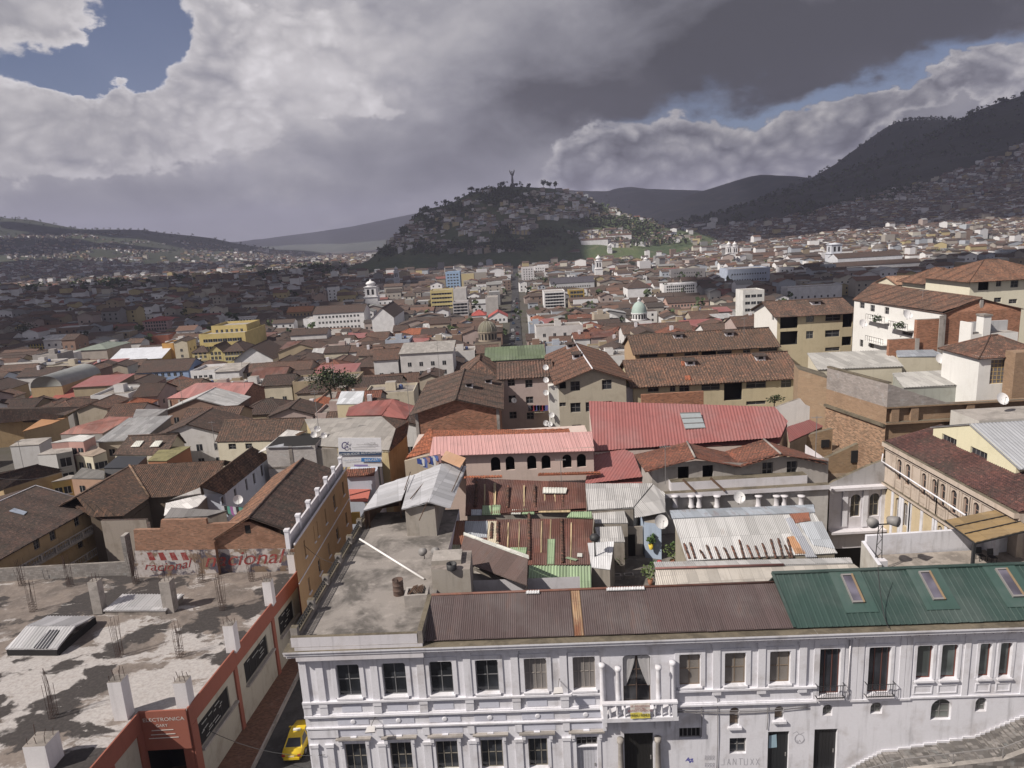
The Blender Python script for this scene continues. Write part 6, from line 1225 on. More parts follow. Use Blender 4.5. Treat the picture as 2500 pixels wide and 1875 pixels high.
mb = MB(); f = pln([cZ(15, -250, 1640, 5.6), cZ(15, 1145, 862, 5.6), cZ(15, 412, 640, 8.1)]); mb.slab([onp(15, x, y, f, .12) for x, y in ((105, 935), (275, 980), (315, 945), (165, 900))], .05, sheet((.3, .34, .42), .1)); mb.build('roof_sheet', l1)
mb = MB(); mb.tube([cZ(15, 0, 820, 8.15), cZ(15, 412, 640, 8.15), cZ(15, 1010, 815, 6.1)], .09, WHITE2, 5); mb.build('verge', l1)
l2 = thing('courtyard_house', 'L shaped house with two brown tile roofs meeting in a valley over a courtyard', 'house', (-50, 98, -3)); A_ = pix(15, [(1058, 1002), (1430, 985), (1730, 778), (1500, 412), (885, 768)], [5.4, 5.4, 5.5, 8., 8.]); B_ = pix(15, [(1730, 778), (1900, 772), (2500, 720), (2600, 350), (1500, 410)], [5.5, 5.5, 5.5, 8., 8.]); mb = MB(); TILE_M = tiles((.17, .105, .07), (.1, .07, .052), .35)
mb.corr(A_, TILE_M, .3, .055, 5, 'tile', (A_[3]-A_[4])); mb.corr(B_, TILE_M, .3, .055, 5, 'tile', (1, 0, 0)); ridge_cap(mb, A_[2]+V((0, 0, .1)), A_[3]+V((0, 0, .1)), tiles((.3, .2, .12), (.2, .14, .1), .2), .17)
mb.corr([A_[4], A_[3], A_[3]+V((-5.5, 1, -2.6)), A_[4]+V((-5.5, 1, -2.6))], TILE_M, .3, .055, 5, 'tile'); mb.corr([B_[3], B_[4], B_[4]+V((0, 6, -2.6)), B_[3]+V((0, 6, -2.6))], TILE_M, .3, .055, 5, 'tile'); mb.build('roof', l2); mb = MB()
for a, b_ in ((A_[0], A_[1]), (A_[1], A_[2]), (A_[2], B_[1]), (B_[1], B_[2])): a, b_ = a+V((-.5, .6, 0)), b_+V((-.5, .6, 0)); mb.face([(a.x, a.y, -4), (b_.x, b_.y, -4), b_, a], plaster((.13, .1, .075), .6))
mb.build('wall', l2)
mb = MB(); a, c = cZ(15, 1165, 1050, 5.2), cZ(15, 1690, 1040, 5.2); mb.obox([(a.x, a.y), (c.x, c.y), (c.x, c.y+.5), (a.x, a.y+.5)], -4, 5.2, plaster((.3, .26, .23), .7), TILE_D); o = cZ(15, 1170, 1060, 5.1); mb.obox([(c.x+.01, c.y-.1), (c.x+4, c.y-7), (c.x+4.3, c.y-7), (c.x+.5, c.y-.1)], -4, 5., plaster((.3, .26, .23), .7), TILE_D); solo(mb, 'courtyard_wall', 'plain grey courtyard wall capped with tiles beside the block wall pier', 'wall', (a.x, a.y, -4))
l3 = gab('long_house', 'long tiled house with a pale blue side wall and a row of small windows', (590, 632), (1052, 256), (352, 552), (870, 168), 16, 6.8, 9.1, BLW, tiles((.2, .125, .08), (.11, .075, .055), .45), [(560, 665, 600, 720, 'w'), (686, 585, 722, 668, 'w'), (796, 488, 830, 585, 'w'), (870, 432, 905, 520, 'w'), (946, 352, 985, 445, 'w')])
sw = shed('white_lean_to', 'white sagging sheet roof beside the long tiled house', 'shed', pix(16, [(0, 840), (330, 755), (465, 610), (20, 720)], [6.2, 6.0, 6.6, 6.8]), sheet((.6, .58, .58), .12), OLDW)
mb = MB(); mb.corr(pix(16, [(40, 690), (465, 608), (372, 556), (150, 650)], [6.9, 6.7, 7.4, 7.2]), sheet((.55, .53, .52), .15), .3, .03); mb.build('upper_roof', sw)
l4 = thing('orange_house', 'orange street house with white parapet posts and a dark tiled roof', 'house', (-26, 76, -3)); XO = -22.; OO = (XO, 63.); axO = (0, 1); LO_ = 23.
ow = ops_tb([(1375, 1130, 1404, 1250, 'w'), (1470, 985, 1492, 1120, 'w'), (1505, 955, 1528, 1085, 'w'), (1582, 845, 1610, 965, 'w'), (1667, 725, 1704, 850, 'w'), (1757, 605, 1785, 715, 'w')], 16, OO, axO); ol_ = ops_tb([(1411, 1448, 1444, 1550, 'w'), (1510, 1275, 1553, 1385, 'w'), (1611, 1142, 1640, 1235, 'w'), (1692, 995, 1730, 1095, 'w'), (1787, 885, 1815, 995, 'w')], 16, OO, axO)
ow = [(o[0], o[1], 7.15, 8.9, 'w', dict(nx=1, nz=2)) for o in ow]; ol_ = [(o[0], o[1], 3.2, 4.8, 'w', dict(nx=2, nz=2)) for o in ol_]; mb = MB(); wall(mb, OO, axO, LO_, -3, 10., ORG_, ow+ol_, .22); wall(mb, (XO, 86.), (-1, 0), 9, -3, 9, ORG_); wall(mb, (-31.5, 86), (0, -1), 19, -3, 8.9, BR2); mb.build('wall', l4); fill(l4, OO, axO, ow+ol_, .22)
mb = MB(); pb = lambda a0, a1, h0, h1, o, m=WHITE2: mb.obox([P3(OO, axO, a0, 0, o), P3(OO, axO, a1, 0, o), P3(OO, axO, a1, 0, .003), P3(OO, axO, a0, 0, .003)], h0, h1, m)
pb(0, LO_, 5.75, 5.85, .08); pb(0, LO_, 9.85, 10.02, .15)
for o in ow+ol_: pb(o[0]-.15, o[1]+.15, o[2]-.12, o[2]-.01, .12)
mb.build('moulding', l4)
for k in range(7): y = 63.2+k*(LO_-.6)/6; mb = MB(); mb.box((XO-.75, y-.22, 9.5), (XO-.35, y+.22, 11.3), WHITE); mb.box((XO-.8, y-.27, 11.302), (XO-.3, y+.27, 11.5), WHITE); mb.build('parapet_post', l4)
mb = MB(); mb.box((XO-.65, 63.3, 9.5), (XO-.45, 85.6, 10.75), WHITE2); mb.build('parapet', l4); mb = MB(); mb.face([(XO-.8, 63, 9.5), (XO, 63, 9.5), (XO, 86, 9.5), (XO-.8, 86, 9.5)], CONC); mb.build('gutter', l4)
e1, r1, f1 = cZ(16, 1250, 1088, 9.2), cZ(16, 840, 890, 11.5), cZ(16, 470, 1112, 9.); r1.y = 67.2; r2 = cZ(16, 1432, 290, 11.5); mb = MB(); xr, xl = -22.85, -31.8; xm = (xr+xl)/2
r1 = V((cY(16, 840, 892, 67.2).x, 67.2, 11.35)); mb.corr([(xr, 67.2, 9.15), (xr, 86.5, 9.15), (r1.x+.1, 86.5, 11.35), r1], tiles((.1, .065, .052), (.07, .05, .044), .6), .3, .05, 5, 'tile'); mb.corr([(xl, 86.5, 9.05), (xl, 67.2, 9.05), r1, (r1.x+.1, 86.5, 11.35)], tiles((.27, .15, .09), (.19, .11, .075), .2), .3, .05, 5, 'tile'); ridge_cap(mb, r1, (r1.x+.1, 86.5, 11.38), TILE_D); mb.build('roof', l4)  # slopes coloured apart: sunlit left one lighter, shaded street side darker
# ------------------------------------------------------------------ billboard and the white block house beside it
bb = thing('billboard', 'white billboard with blue stripe and logos standing above the orange house', 'billboard', cY(7, 490, 1490, 90)); YB_ = 90.; q = [cY(7, *p, YB_) for p in ((352, 1494), (644, 1490), (636, 1298), (346, 1298))]; mb = MB(); mb.slab([q[0], q[1], q[2], q[3]], .12, paint((.74, .74, .78), .5)); mb.build('board', bb)
def bq(x0, y0, x1, y1, m, nm, o=.14):
    mb = MB(); mb.face([cY(7, *p, YB_-o) for p in ((x0, y1), (x1, y1), (x1, y0), (x0, y0))], m); mb.build(nm, bb)
bq(353, 1391, 642, 1414, paint((.04, .07, .14), .5), 'stripe'); bq(503, 1432, 633, 1458, paint((.05, .2, .5), .5), 'logo_panel'); bq(455, 1477, 548, 1490, paint((.3, .25, .5), .5), 'strip'); bq(440, 1362, 600, 1364, FRAMEG, 'rule'); bq(470, 1342, 610, 1344, FRAMEG, 'rule')
def bt(s, x, y, size, m, sh=0.): p = cY(7, x, y, YB_-.15); text_mesh(s, size, m, lambda c_: p+V((c_.x, -.004, c_.y-c_.x*-.018)), .003, sh).build('lettering', bb)
bt('DISTRIBUIDOR AUTORIZADO', 496, 1402, .46, paint((.7, .72, .75), .5)); bt('BEKAERT', 578, 1445, .52, paint((.7, .74, .8), .5)); bt('CENTER', 563, 1337, .42, paint((.25, .25, .27), .5)); bt('\u03b1', 390, 1345, 1.7, paint((.06, .05, .16), .5), .15); bt('ideal alambrec', 440, 1446, .4, paint((.35, .4, .5), .5))
for x in (375, 620): mb = MB(); p = cY(7, x, 1490, YB_+.2); mb.bar((p.x, p.y, 3), p+V((0, 0, .3)), .22, IRON); mb.build('post', bb)
bh = thing('blue_shop', 'low pale blue shop with a tiled top edge and red awning under the billboard', 'shop', cY(16, 1950, 560, 92)); p0, p1 = cY(16, 1815, 590, 92), cY(16, 2085, 590, 92); zt = cY(16, 1950, 440, 92).z; mb = MB(); mb.obox([(p0.x-.3, 92), (p1.x, 92), (p1.x, 99), (p0.x-.3, 99)], -4, zt, plaster((.5, .54, .64), .4)); mb.build('wall', bh); mb = MB(); mb.corr([V((p0.x-.3, 91.6, zt)), V((p1.x, 91.6, zt)), V((p1.x, 93, zt+.6)), V((p0.x-.3, 93, zt+.6))], TILE_R, .3, .05, 5, 'tile'); mb.build('roof', bh)
mb = MB(); mb.slab([cY(16, 1830, 700, 89.), cY(16, 2000, 700, 89.), cY(16, 2030, 580, 91.99), cY(16, 1815, 580, 91.99)], .08, paint((.42, .13, .1), .7)); mb.build('awning', bh); mb = MB(); p = cY(16, 1885, 840, 88); mb.obox([(p.x-.6, 88), (p.x+.5, 88), (p.x+.5, 88.4), (p.x-.6, 88.4)], p.z-1.2, p.z+.4, paint((.6, .42, .12), .6)); solo(mb, 'sign', 'small yellow hanging shop sign on the street wall', 'sign', p)
# ------------------------------------------------------------------ middle distance, buildings one can pick out
def simple_windows(root, p0, p1, zs, n, w=.9, h=1.3, fm=None, name='window', start=.08, out=.04):
    """rows of windows on a wall between plan points p0 and p1; outward side is to the right of p0->p1"""
    p0 = V((p0[0], p0[1])); p1 = V((p1[0], p1[1])); L_ = (p1-p0).length; ax = hdir(p0, p1); fm = fm or FRAMEW
    for z in zs:
        for k in range(n):
            a = lerp(start, 1-start, (k+.5)/n)*L_; mb = MB(); P = lambda a_, h_, o=out: P3(p0, ax, a_, h_, o)
            mb.obox([P(a-w/2-.12, 0), P(a+w/2+.12, 0), P(a+w/2+.12, 0, .004), P(a-w/2-.12, 0, .004)], z-.12, z-.002, fm)
            mb.face([P(a-w/2, z, .02), P(a+w/2, z, .02), P(a+w/2, z+h, .02), P(a-w/2, z+h, .02)], GLASS)
            mb.face([P(a-.03, z, .03), P(a+.03, z, .03), P(a+.03, z+h, .03), P(a-.03, z+h, .03)], fm); mb.build(name, root)
def dormers(root, c, pts, pl_, w=1.3):
    for x, y in pts:
        p = onp(c, x, y, pl_, 0); mb = MB(); mb.box((p.x-w/2, p.y-.1, p.z-.6), (p.x+w/2, p.y+1.2, p.z+.75), WHITE2); mb.slab([p+V((-w*.7, -.4, .78)), p+V((w*.7, -.4, .78)), p+V((w*.7, 1.5, 1.)), p+V((-w*.7, 1.5, 1.))], .1, TILE_D); d = mb.build('dormer', root)
        mb = MB(); mb.face([p+V((-.4, -.115, .2)), p+V((.4, -.115, .2)), p+V((.4, -.115, .6)), p+V((-.4, -.115, .6))], VOID); mb.build('opening', d)
BEI = plaster((.47, .42, .34), .35); BEI2 = plaster((.5, .43, .3), .3); PNK = plaster((.42, .34, .33), .35); CREAM = plaster((.62, .57, .46), .3)
TILE_G = tiles((.2, .12, .085), (.1, .075, .06), .55)
m1 = house('apartment_house', 'beige gabled apartment house with a weathered tile roof and white ridge line', 'building', 7, (1835, 925), (2290, 890), 107, 26, ('gy', (2110, 822)), BEI, tiles((.2, .105, .068), (.13, .08, .06), .35), [(1915, 915, 1980, 980, 'w'), (2128, 905, 2195, 970, 'w'), (1840, 1058, 1885, 1085, 'w'), (1915, 1060, 1985, 1125, 'w'), (2018, 1055, 2085, 1120, 'w'), (2133, 1048, 2198, 1110, 'w'), (1925, 1208, 1990, 1250, 'w'), (1840, 915, 1885, 965, 'v')], over=.8, cap=WHITE2)
q, z, r, _ = ROOFINFO[m1.name]; pl_ = pln([V((q[0][0], q[0][1], z)), V((q[3][0], q[3][1], z)), V(((q[0][0]+q[1][0])/2, q[0][1], z+r[1]))]); dormers(m1, 7, [(1915, 690), (1958, 760)], pl_)
mb = MB(); x0 = q[0][0]; mb.box((x0-1.6, 107.2, 2), (x0-.02, 109, z-.6), plaster((.68, .66, .63), .3)); mb.build('stair_tower', m1)
mb = MB(); f = q[1]; a = cY(6, 100, 752, 108.8); mb.box((f[0]+.02, 108.5, 0), (a.x+.6, 112, a.z-.3), WHITE2); mb.build('side_wing', m1)
for i, (x, y) in enumerate(((1748, 840), (1750, 925), (1750, 1010), (1788, 1160), (1750, 1215), (1775, 1220), (1535, 1060))): dish(cY(7, x, y+14, 106.9 if i < 6 else 114.8), .48, 15, 'white satellite dish, %s of those stacked up the white stair tower' % ('topmost', 'second', 'third', 'fourth', 'lower left one', 'lowest right one')[i] if i < 6 else 'satellite dish on the pink apartment wall')
m2 = house('apartment_house', 'pink apartment house with a ribbed dark tile roof between brick gable and beige house', 'building', 7, (1430, 890), (1790, 882), 116, 13, ('gx', (1590, 783)), PNK, TILE_G, [(1490, 898, 1540, 948, 'w'), (1610, 905, 1660, 958, 'w'), (1497, 1010, 1547, 1060, 'w'), (1615, 1018, 1665, 1065, 'w'), (1503, 1120, 1553, 1168, 'w'), (1620, 1125, 1668, 1172, 'w')], per=.5, amp=.09)
mb = MB(); a, c = cY(7, 1665, 1118, 114.6), cY(7, 1752, 1118, 114.6); mb.box((a.x, 114.4, a.z-.25), (c.x, 115.98, a.z), BEI); mb.box((a.x, 114.4, a.z), (c.x, 114.5, a.z+.9), plaster((.36, .2, .17), .3)); mb.build('balcony', m2)
for k in range(6): p = cY(7, 1628+k*20, 1078, 114.3); mb = MB(); mb.slab([p, p+V((.9, 0, 0)), p+V((.85, 0, -.9)), p+V((.05, 0, -1))], .03, (paint((.05, .05, .07), .8), paint((.35, .05, .07), .8), paint((.1, .1, .3), .8))[k % 3]); mb.build('garment', m2)
house('green_roofed_house', 'white house with a moss green sheet roof behind the pink apartment house', 'house', 7, (1348, 775), (1738, 756), 132, 9, ('shed', 1.), plaster((.5, .5, .5), .3), sheet((.13, .165, .1), .05, (.1, .12, .08), 1.5, 6.), [(1395, 788, 1425, 826, 'w')], kind='rib', per=.6)
m4 = house('brick_gable_house', 'long house with an orange brick gable end and a mossy tile roof', 'house', 7, (865, 1120), (1432, 1096), 97, 22, ('gy', (1112, 1032)), brick((.3, .125, .075), (.3, .22, .17), .4, .15, .5, .5), tiles((.15, .095, .07), (.1, .075, .06), .65), [], over=.7)
q, z, r, _ = ROOFINFO[m4.name]; pl_ = pln([V((q[1][0], q[1][1], z)), V((q[2][0], q[2][1], z)), V(((q[0][0]+q[1][0])/2, q[0][1], z+r[1]))]); dormers(m4, 7, [(1232, 958), (1362, 930)], pl_, 1.1)
mb = MB()
for x in (q[0][0], q[1][0]-.4): mb.box((x-.01, 96.9, -4), (x+.41, 96.99, z), CONC_L)
mb.build('corner_pier', m4)
house('tiled_house', 'brown tiled house directly behind the mossy brick gable house', 'house', 7, (1160, 905), (1440, 890), 121, 14, ('hip', 2.6), BEI, TILE_G)
SLAB = sheet((.3, .28, .265), .12, (.2, .18, .16), .9, 1.6, .8, 0., .2); OCW = plaster((.42, .34, .2), .6)
m5 = shed('old_house', 'old ochre house with a grey slab roof behind the billboard', 'house', pix(7, [(215, 1350), (690, 1378), (735, 1232), (640, 1150), (120, 1168)], [8.6, 8.6, 9.6, 10.4, 10.4]), SLAB, OCW, per=.5, amp=.02)
mb = MB(); mb.corr([p for p in pix(7, [(700, 1385), (815, 1275), (830, 1180), (648, 1148), (738, 1232)], [8.3, 8.0, 8.6, 10.4, 9.6])], TILE_G, .3, .05, 5, 'tile', (0, 1, 0)); mb.build('tiled_side', m5)
mb = MB(); a, c = cZ(7, 650, 1385, 8.0), cZ(7, 812, 1285, 7.8); d_ = hdir(a, c); L_ = (c-a).length; wall(mb, (a.x, a.y), d_, L_, -4, 8.1, OCW, [(2+3*k, 2.9+3*k, 4, 5.6, 'w') for k in range(int(L_/3)-1)]); mb.build('wall', m5); fill(m5, (a.x, a.y), d_, [(2+3*k, 2.9+3*k, 4, 5.6, 'w') for k in range(int(L_/3)-1)])
RB = sheet((.25, .09, .08), .15, (.2, .1, .08), 1.1, 4., .6); m6 = shed('red_roofed_house', 'low house with dented dusty red sheet roofs left of the brick gable', 'house', pix(7, [(398, 1148), (642, 1146), (716, 1032), (520, 1060), (420, 1088)], [7.6, 7.6, 9.2, 8.6, 8.4]), RB, BEI, per=.35)
mb = MB(); mb.corr(pix(7, [(642, 1148), (806, 1168), (864, 1080), (716, 1032)], [7.6, 7.2, 7.8, 9.2]), RB, .35, .03); mb.build('roof_wing', m6)
shed('white_roofed_hut', 'small hut with a clean white sheet roof in front of the leafy tree', 'hut', pix(19, [(1492, 750), (1745, 748), (1768, 622), (1540, 625)], [7.2, 7.2, 8.4, 8.4]), sheet((.62, .64, .68), .02), BEI2)
m7 = thing('block_house', 'unroofed white block wall house with a torn white sheet and a dark collapsed roof', 'house', cY(19, 1050, 1300, 101)); WB = brick((.46, .43, .42), (.36, .33, .32), .4, .2, .15, .4); p0, p1, p2 = cY(19, 800, 1175, 100), cY(19, 1282, 1160, 100), cY(19, 1520, 1190, 100)
mb = MB(); mb.obox([(p0.x, 100), (p1.x, 100), (p1.x, 106), (p0.x, 106)], -4, (p0.z+p1.z)/2, WB, VOID); mb.build('wall', m7); mb = MB(); mb.obox([(p1.x+.02, 100.4), (p2.x, 100.4), (p2.x, 105), (p1.x+.02, 105)], -4, p2.z, plaster((.3, .27, .24), .7), CONC); mb.build('side_wall', m7); mb = MB(); x = cY(19, 1042, 1200, 100).x; mb.box((x-.25, 99.93, -4), (x+.25, 99.99, p0.z), CONC); mb.box((p0.x, 99.94, p0.z-3.4), (p1.x, 99.985, p0.z-3.1), CONC); mb.build('pier', m7)
mb = MB(); mb.corr([cY(19, 725, 1225, 99.5), cY(19, 985, 1140, 103), cY(19, 1165, 1015, 110), cY(19, 1010, 998, 110)], sheet((.55, .53, .52), .15), .3, .03); mb.build('torn_sheet', m7); mb = MB(); mb.slab([cY(19, 800, 1175, 99.8), cY(19, 1240, 1165, 99.8), cY(19, 1300, 1135, 102), cY(19, 985, 1135, 102)], .1, sheet((.3, .31, .34), .2)); mb.face([cY(19, 1000, 1135, 104), cY(19, 1290, 1140, 104), cY(19, 1270, 1040, 109), cY(19, 1140, 1030, 109)], VOID); mb.build('collapsed_roof', m7)
for k in range(7): mb = MB(); mb.bar(cY(19, 1020+k*18, 1090-k*10, 108), cY(19, 1120+k*14, 1060-k*8, 107.5), .12, WOOD); mb.build('rafter', m7)
for i, (x, y) in enumerate(((1310, 1040), (1275, 1098), (1375, 1105))): dish(cY(19, x, y, 104), .5, 25, 'satellite dish by the collapsed roof, %s one' % ('highest', 'lower left', 'lower right')[i])
gab('tiled_house', 'cream house under a long brown tile roof with two barred windows', (300, 1122), (1090, 1103), (395, 908), (1195, 886), 19, 1.5, 4.8, CREAM, tiles((.16, .1, .07), (.09, .07, .055), .4), [(430, 1140, 512, 1195, 'w'), (596, 1137, 670, 1190, 'w')], per=.5)
m9 = gab('brick_warehouse', 'brick warehouse with concrete columns under a wide faded pink sheet roof', (1125, 1168), (1640, 1160), (1322, 1068), (1712, 1062), 8, 0., 2.7, brick((.3, .15, .1), (.28, .2, .16), .4, .18, .5, .5), sheet((.33, .15, .14), .1, (.3, .18, .15), 1.2, 6., .6), (), cat='warehouse', kind='sin', per=.4)
a, c = cZ(8, 1145, 1175, -.4), cZ(8, 1640, 1165, -.4); d_ = hdir(a, c); L_ = (c-a).length; mb = MB()
for k in range(8): s = L_*k/7; mb.obox([P3(a, d_, s-.3, 0, .5), P3(a, d_, s+.3, 0, .5), P3(a, d_, s+.3, 0, -.4), P3(a, d_, s-.3, 0, -.4)], -14, -.5, CONC_L)
mb.obox([P3(a, d_, 0, 0, .45), P3(a, d_, L_, 0, .45), P3(a, d_, L_, 0, -.4), P3(a, d_, 0, 0, -.4)], -4.6, -4.1, CONC_L); mb.build('column_frame', m9)
# left foreground roofs
def block(name, label, cat, c, pts, z, wm, rm, kind='flat', wins=(), **k):
    o = shed(name, label, cat, pix(c, pts, z), rm, wm, kind, **k); P = pix(c, pts, z)
    for i, n, rows in wins: a, b_ = P[i], P[(i+1) % len(P)]; simple_windows(o, a, b_, rows, n, 1.1, 1.3)
    HOUSES.append([(p.x, p.y) for p in P]); return o
block('modern_house', 'white flat roofed modern house with dark square windows on the left', 'house', 18, [(400, 1150), (605, 1140), (700, 1090), (560, 1080)], 2.0, plaster((.62, .61, .61), .15), CONC_L)
h_ = thing('shaded_face', 'pale grey wing with square dark windows joined to the white modern house', 'house', cZ(18, 690, 1200, 0)); a, c = cZ(18, 606, 1141, 2.0), cZ(18, 780, 1110, 2.0); mb = MB(); d_ = hdir(a, c); L_ = (c-a).length; dp = (-d_[1], d_[0]); mb.obox([(a.x, a.y), (c.x, c.y), (c.x+dp[0]*6, c.y+dp[1]*6), (a.x+dp[0]*6, a.y+dp[1]*6)], -9, 1.98, plaster((.42, .41, .38), .25), CONC_L); mb.build('wall', h_); simple_windows(h_, a, c, [-.8, -3.8], 1, 1.8, 1.7)  # right face of the white house, its shade put into grey plaster
block('pink_house', 'salmon pink upper storey with a pale flat sheet roof behind the white modern house', 'house', 18, [(545, 1022), (735, 1005), (900, 1005), (1030, 945), (860, 935)], 3.3, plaster((.5, .3, .27), .25), sheet((.55, .54, .53), .08), 'flat', [(1, 2, [0.6])])
block('beige_house', 'small house with a beige sheet roof right of the white modern house', 'house', 18, [(805, 1150), (1000, 1175), (1150, 1110), (1020, 1050)], [0.8, 0.6, 1.2, 1.6], CREAM, sheet((.4, .32, .26), .08), 'sin', [(0, 2, [-2.0]), (1, 2, [-2.0])])
block('dark_roof_house', 'house with a smooth charcoal flat roof behind the L shaped tiled house', 'house', 18, [(1115, 1292), (1450, 1290), (1590, 1165), (1270, 1165)], 1.0, plaster((.12, .12, .13), .2), paint((.035, .037, .045), .6))
block('brick_terrace', 'terracotta roof terrace with a patch of grass beside the charcoal roof', 'house', 18, [(1590, 1215), (1800, 1215), (2060, 1060), (1750, 1065)], 1.3, plaster((.36, .16, .09), .3), concrete((.22, .2, .1), .6))
gab('tiled_house', 'brown tiled house with two translucent roof panels near the charcoal roof', (1215, 1152), (1790, 1150), (1385, 945), (1925, 925), 18, .6, 3.6, CREAM, tiles((.15, .1, .075), (.1, .075, .06), .35))
o = [x for x in bpy.data.objects if x.get('label', '').startswith('brown tiled house with two')][0]; f = pln(pix(18, [(1215, 1152), (1790, 1150), (1385, 945)], [.6, .6, 3.6]))
for x in (1410, 1615): mb = MB(); mb.corr([onp(18, a, b_, f, .12) for a, b_ in ((x, 1065), (x+95, 1062), (x+145, 998), (x+60, 1000))], PALE, .4, .05); mb.build('roof_sheet', o)
m_ = block('rusty_house', 'low house with a streaked rusty red sheet roof and grey eaves', 'house', 18, [(640, 930), (1105, 918), (1440, 738), (1180, 740), (800, 845)], [0.8, 0.8, 2.6, 2.6, 2.0], plaster((.3, .28, .27), .6), sheet((.24, .1, .08), .35, (.4, .33, .3), 1., 2.5, .7), 'sin')
block('veranda_house', 'grey house with open upper veranda and dish beside the brick warehouse', 'house', 18, [(1435, 745), (1690, 735), (1810, 655), (1470, 660)], [1.3, 1.3, 1.6, 1.6], plaster((.33, .31, .3), .5), sheet((.36, .35, .35), .2), 'sin', [(0, 3, [-1.4]), (1, 2, [-2.0])])
gab('tiled_house', 'wide dark brown tiled house at the left edge with a hipped end', (-200, 830), (740, 735), (-100, 650), (880, 640), 18, -.6, 2.4, OCH, TILE_D)
block('orange_roof_house', 'ochre house with a smooth orange roof terrace near the left edge', 'house', 18, [(240, 900), (560, 815), (740, 738), (490, 740), (370, 815)], 0.2, OCH, plaster((.38, .2, .1), .3))
block('cream_balcony_house', 'white railed terrace house at the far left below the ochre house', 'house', 18, [(100, 1060), (420, 1040), (560, 960), (230, 985)], 0.3, plaster((.55, .54, .55), .3), CONC_L)
gab('tiled_house', 'dark tiled house with white roof panels at the left edge', (-60, 1500), (690, 1330), (-150, 1400), (415, 1258), 18, .2, 2.6, OCH, TILE_D)
block('yellow_house', 'yellow house with white pedimented windows behind the big dark roof', 'house', 15, [(590, 600), (830, 560), (1010, 520), (800, 520)], -0.4, plaster((.5, .36, .14), .3), CONC_L, 'flat', [(0, 2, [-3.0])])
block('grey_house', 'house with a grey sheet roof right of the yellow pedimented house', 'house', 15, [(820, 560), (1210, 570), (1210, 470), (950, 440)], [0.0, 0.0, 0.6, 0.6], plaster((.42, .27, .2), .3), sheet((.2, .19, .18), .15), 'sin', [(0, 2, [-2.6])])
# right-hand slope
m11 = house('tiled_house', 'long beige house with two white roof vents and an orange patch on its tiles', 'house', 6, (102, 752), (1000, 706), 108, 13, ('gx', (560, 592)), BEI2, tiles((.24, .14, .09), (.13, .09, .07), .55), [(180, 752, 240, 790, 'w'), (300, 748, 330, 788, 'w'), (350, 745, 405, 788, 'w'), (470, 742, 570, 780, 'w'), (592, 735, 690, 835, 'v'), (712, 722, 818, 768, 'w'), (900, 715, 955, 765, 'w'), (712, 838, 818, 858, 'w')], per=.45, amp=.08, over=.6)
q, z, r, _ = ROOFINFO[m11.name]; pl_ = pln([V((q[0][0], q[0][1], z)), V((q[1][0], q[1][1], z)), V((q[0][0], (q[0][1]+q[3][1])/2, z+r[1]))]); dormers(m11, 6, [(410, 645), (790, 618)], pl_, 1.5)
mb = MB(); mb.corr([onp(6, x, y, pl_, .1) for x, y in ((380, 725), (418, 722), (410, 700), (378, 702))], TILE_O, .45, .06, 5, 'tile'); mb.corr([onp(6, x, y, pl_, .1) for x, y in ((362, 650), (382, 648), (378, 622), (360, 624))], TILE_O, .45, .06, 5, 'tile'); mb.build('new_tiles', m11)
o = thing('brick_wall', 'low orange brick wall between the red hall roof and the long beige house', 'wall', cY(6, 310, 855, 104)); p0, p1 = cY(6, 145, 798, 104), cY(6, 482, 792, 104); mb = MB(); mb.box((p0.x, 104, 0), (p1.x, 104.4, (p0.z+p1.z)/2), brick((.33, .14, .08), (.3, .2, .15), .4, .15)); mb.build('wall', o)
m12 = house('tiled_house', 'long low tiled house with two white vents behind the long beige house', 'house', 6, (112, 574), (885, 546), 128, 12, ('gx', (470, 462)), plaster((.42, .29, .18), .3), tiles((.19, .115, .075), (.11, .08, .062), .5), [(135, 576, 235, 604, 'w'), (280, 572, 320, 600, 'w'), (378, 567, 455, 594, 'w'), (470, 560, 550, 592, 'v'), (555, 556, 635, 585, 'w'), (695, 552, 735, 580, 'w'), (780, 546, 880, 570, 'w')], per=.5, amp=.08)
q, z, r, _ = ROOFINFO[m12.name]; pl_ = pln([V((q[0][0], q[0][1], z)), V((q[1][0], q[1][1], z)), V((q[0][0], (q[0][1]+q[3][1])/2, z+r[1]))]); dormers(m12, 6, [(345, 498), (622, 487)], pl_, 1.6)
m13 = house('apartment_house', 'beige apartment house with recessed balconies and a white gable end', 'building', 6, (880, 375), (1290, 356), 138, 13, ('gx', (1080, 288)), BEI2, TILE_G, [(895, 382, 990, 446, 'v'), (895, 462, 990, 535, 'v'), (1035, 376, 1078, 412, 'w'), (1140, 372, 1222, 405, 'w'), (1233, 366, 1285, 440, 'v'), (1035, 460, 1075, 502, 'w'), (1138, 455, 1217, 492, 'w'), (1228, 490, 1280, 538, 'v'), (1138, 548, 1217, 568, 'w')], side=plaster((.7, .68, .66), .2), gmat=plaster((.7, .68, .66), .2), over=.8, lops=[(850, 372, 862, 402, 'w')])
dormers(m13, 6, [(1090, 318)], pln([V((p[0], p[1], z_)) for p, z_ in zip((ROOFINFO[m13.name][0][0], ROOFINFO[m13.name][0][1], ((ROOFINFO[m13.name][0][0][0]), (ROOFINFO[m13.name][0][0][1]+ROOFINFO[m13.name][0][3][1])/2)), (ROOFINFO[m13.name][1], ROOFINFO[m13.name][1], ROOFINFO[m13.name][1]+ROOFINFO[m13.name][2][1]))]), 1.8)
HB = plaster((.72, .71, .7), .2); BRW = brick((.33, .145, .085), (.3, .2, .15), .4, .15, .4, .4)
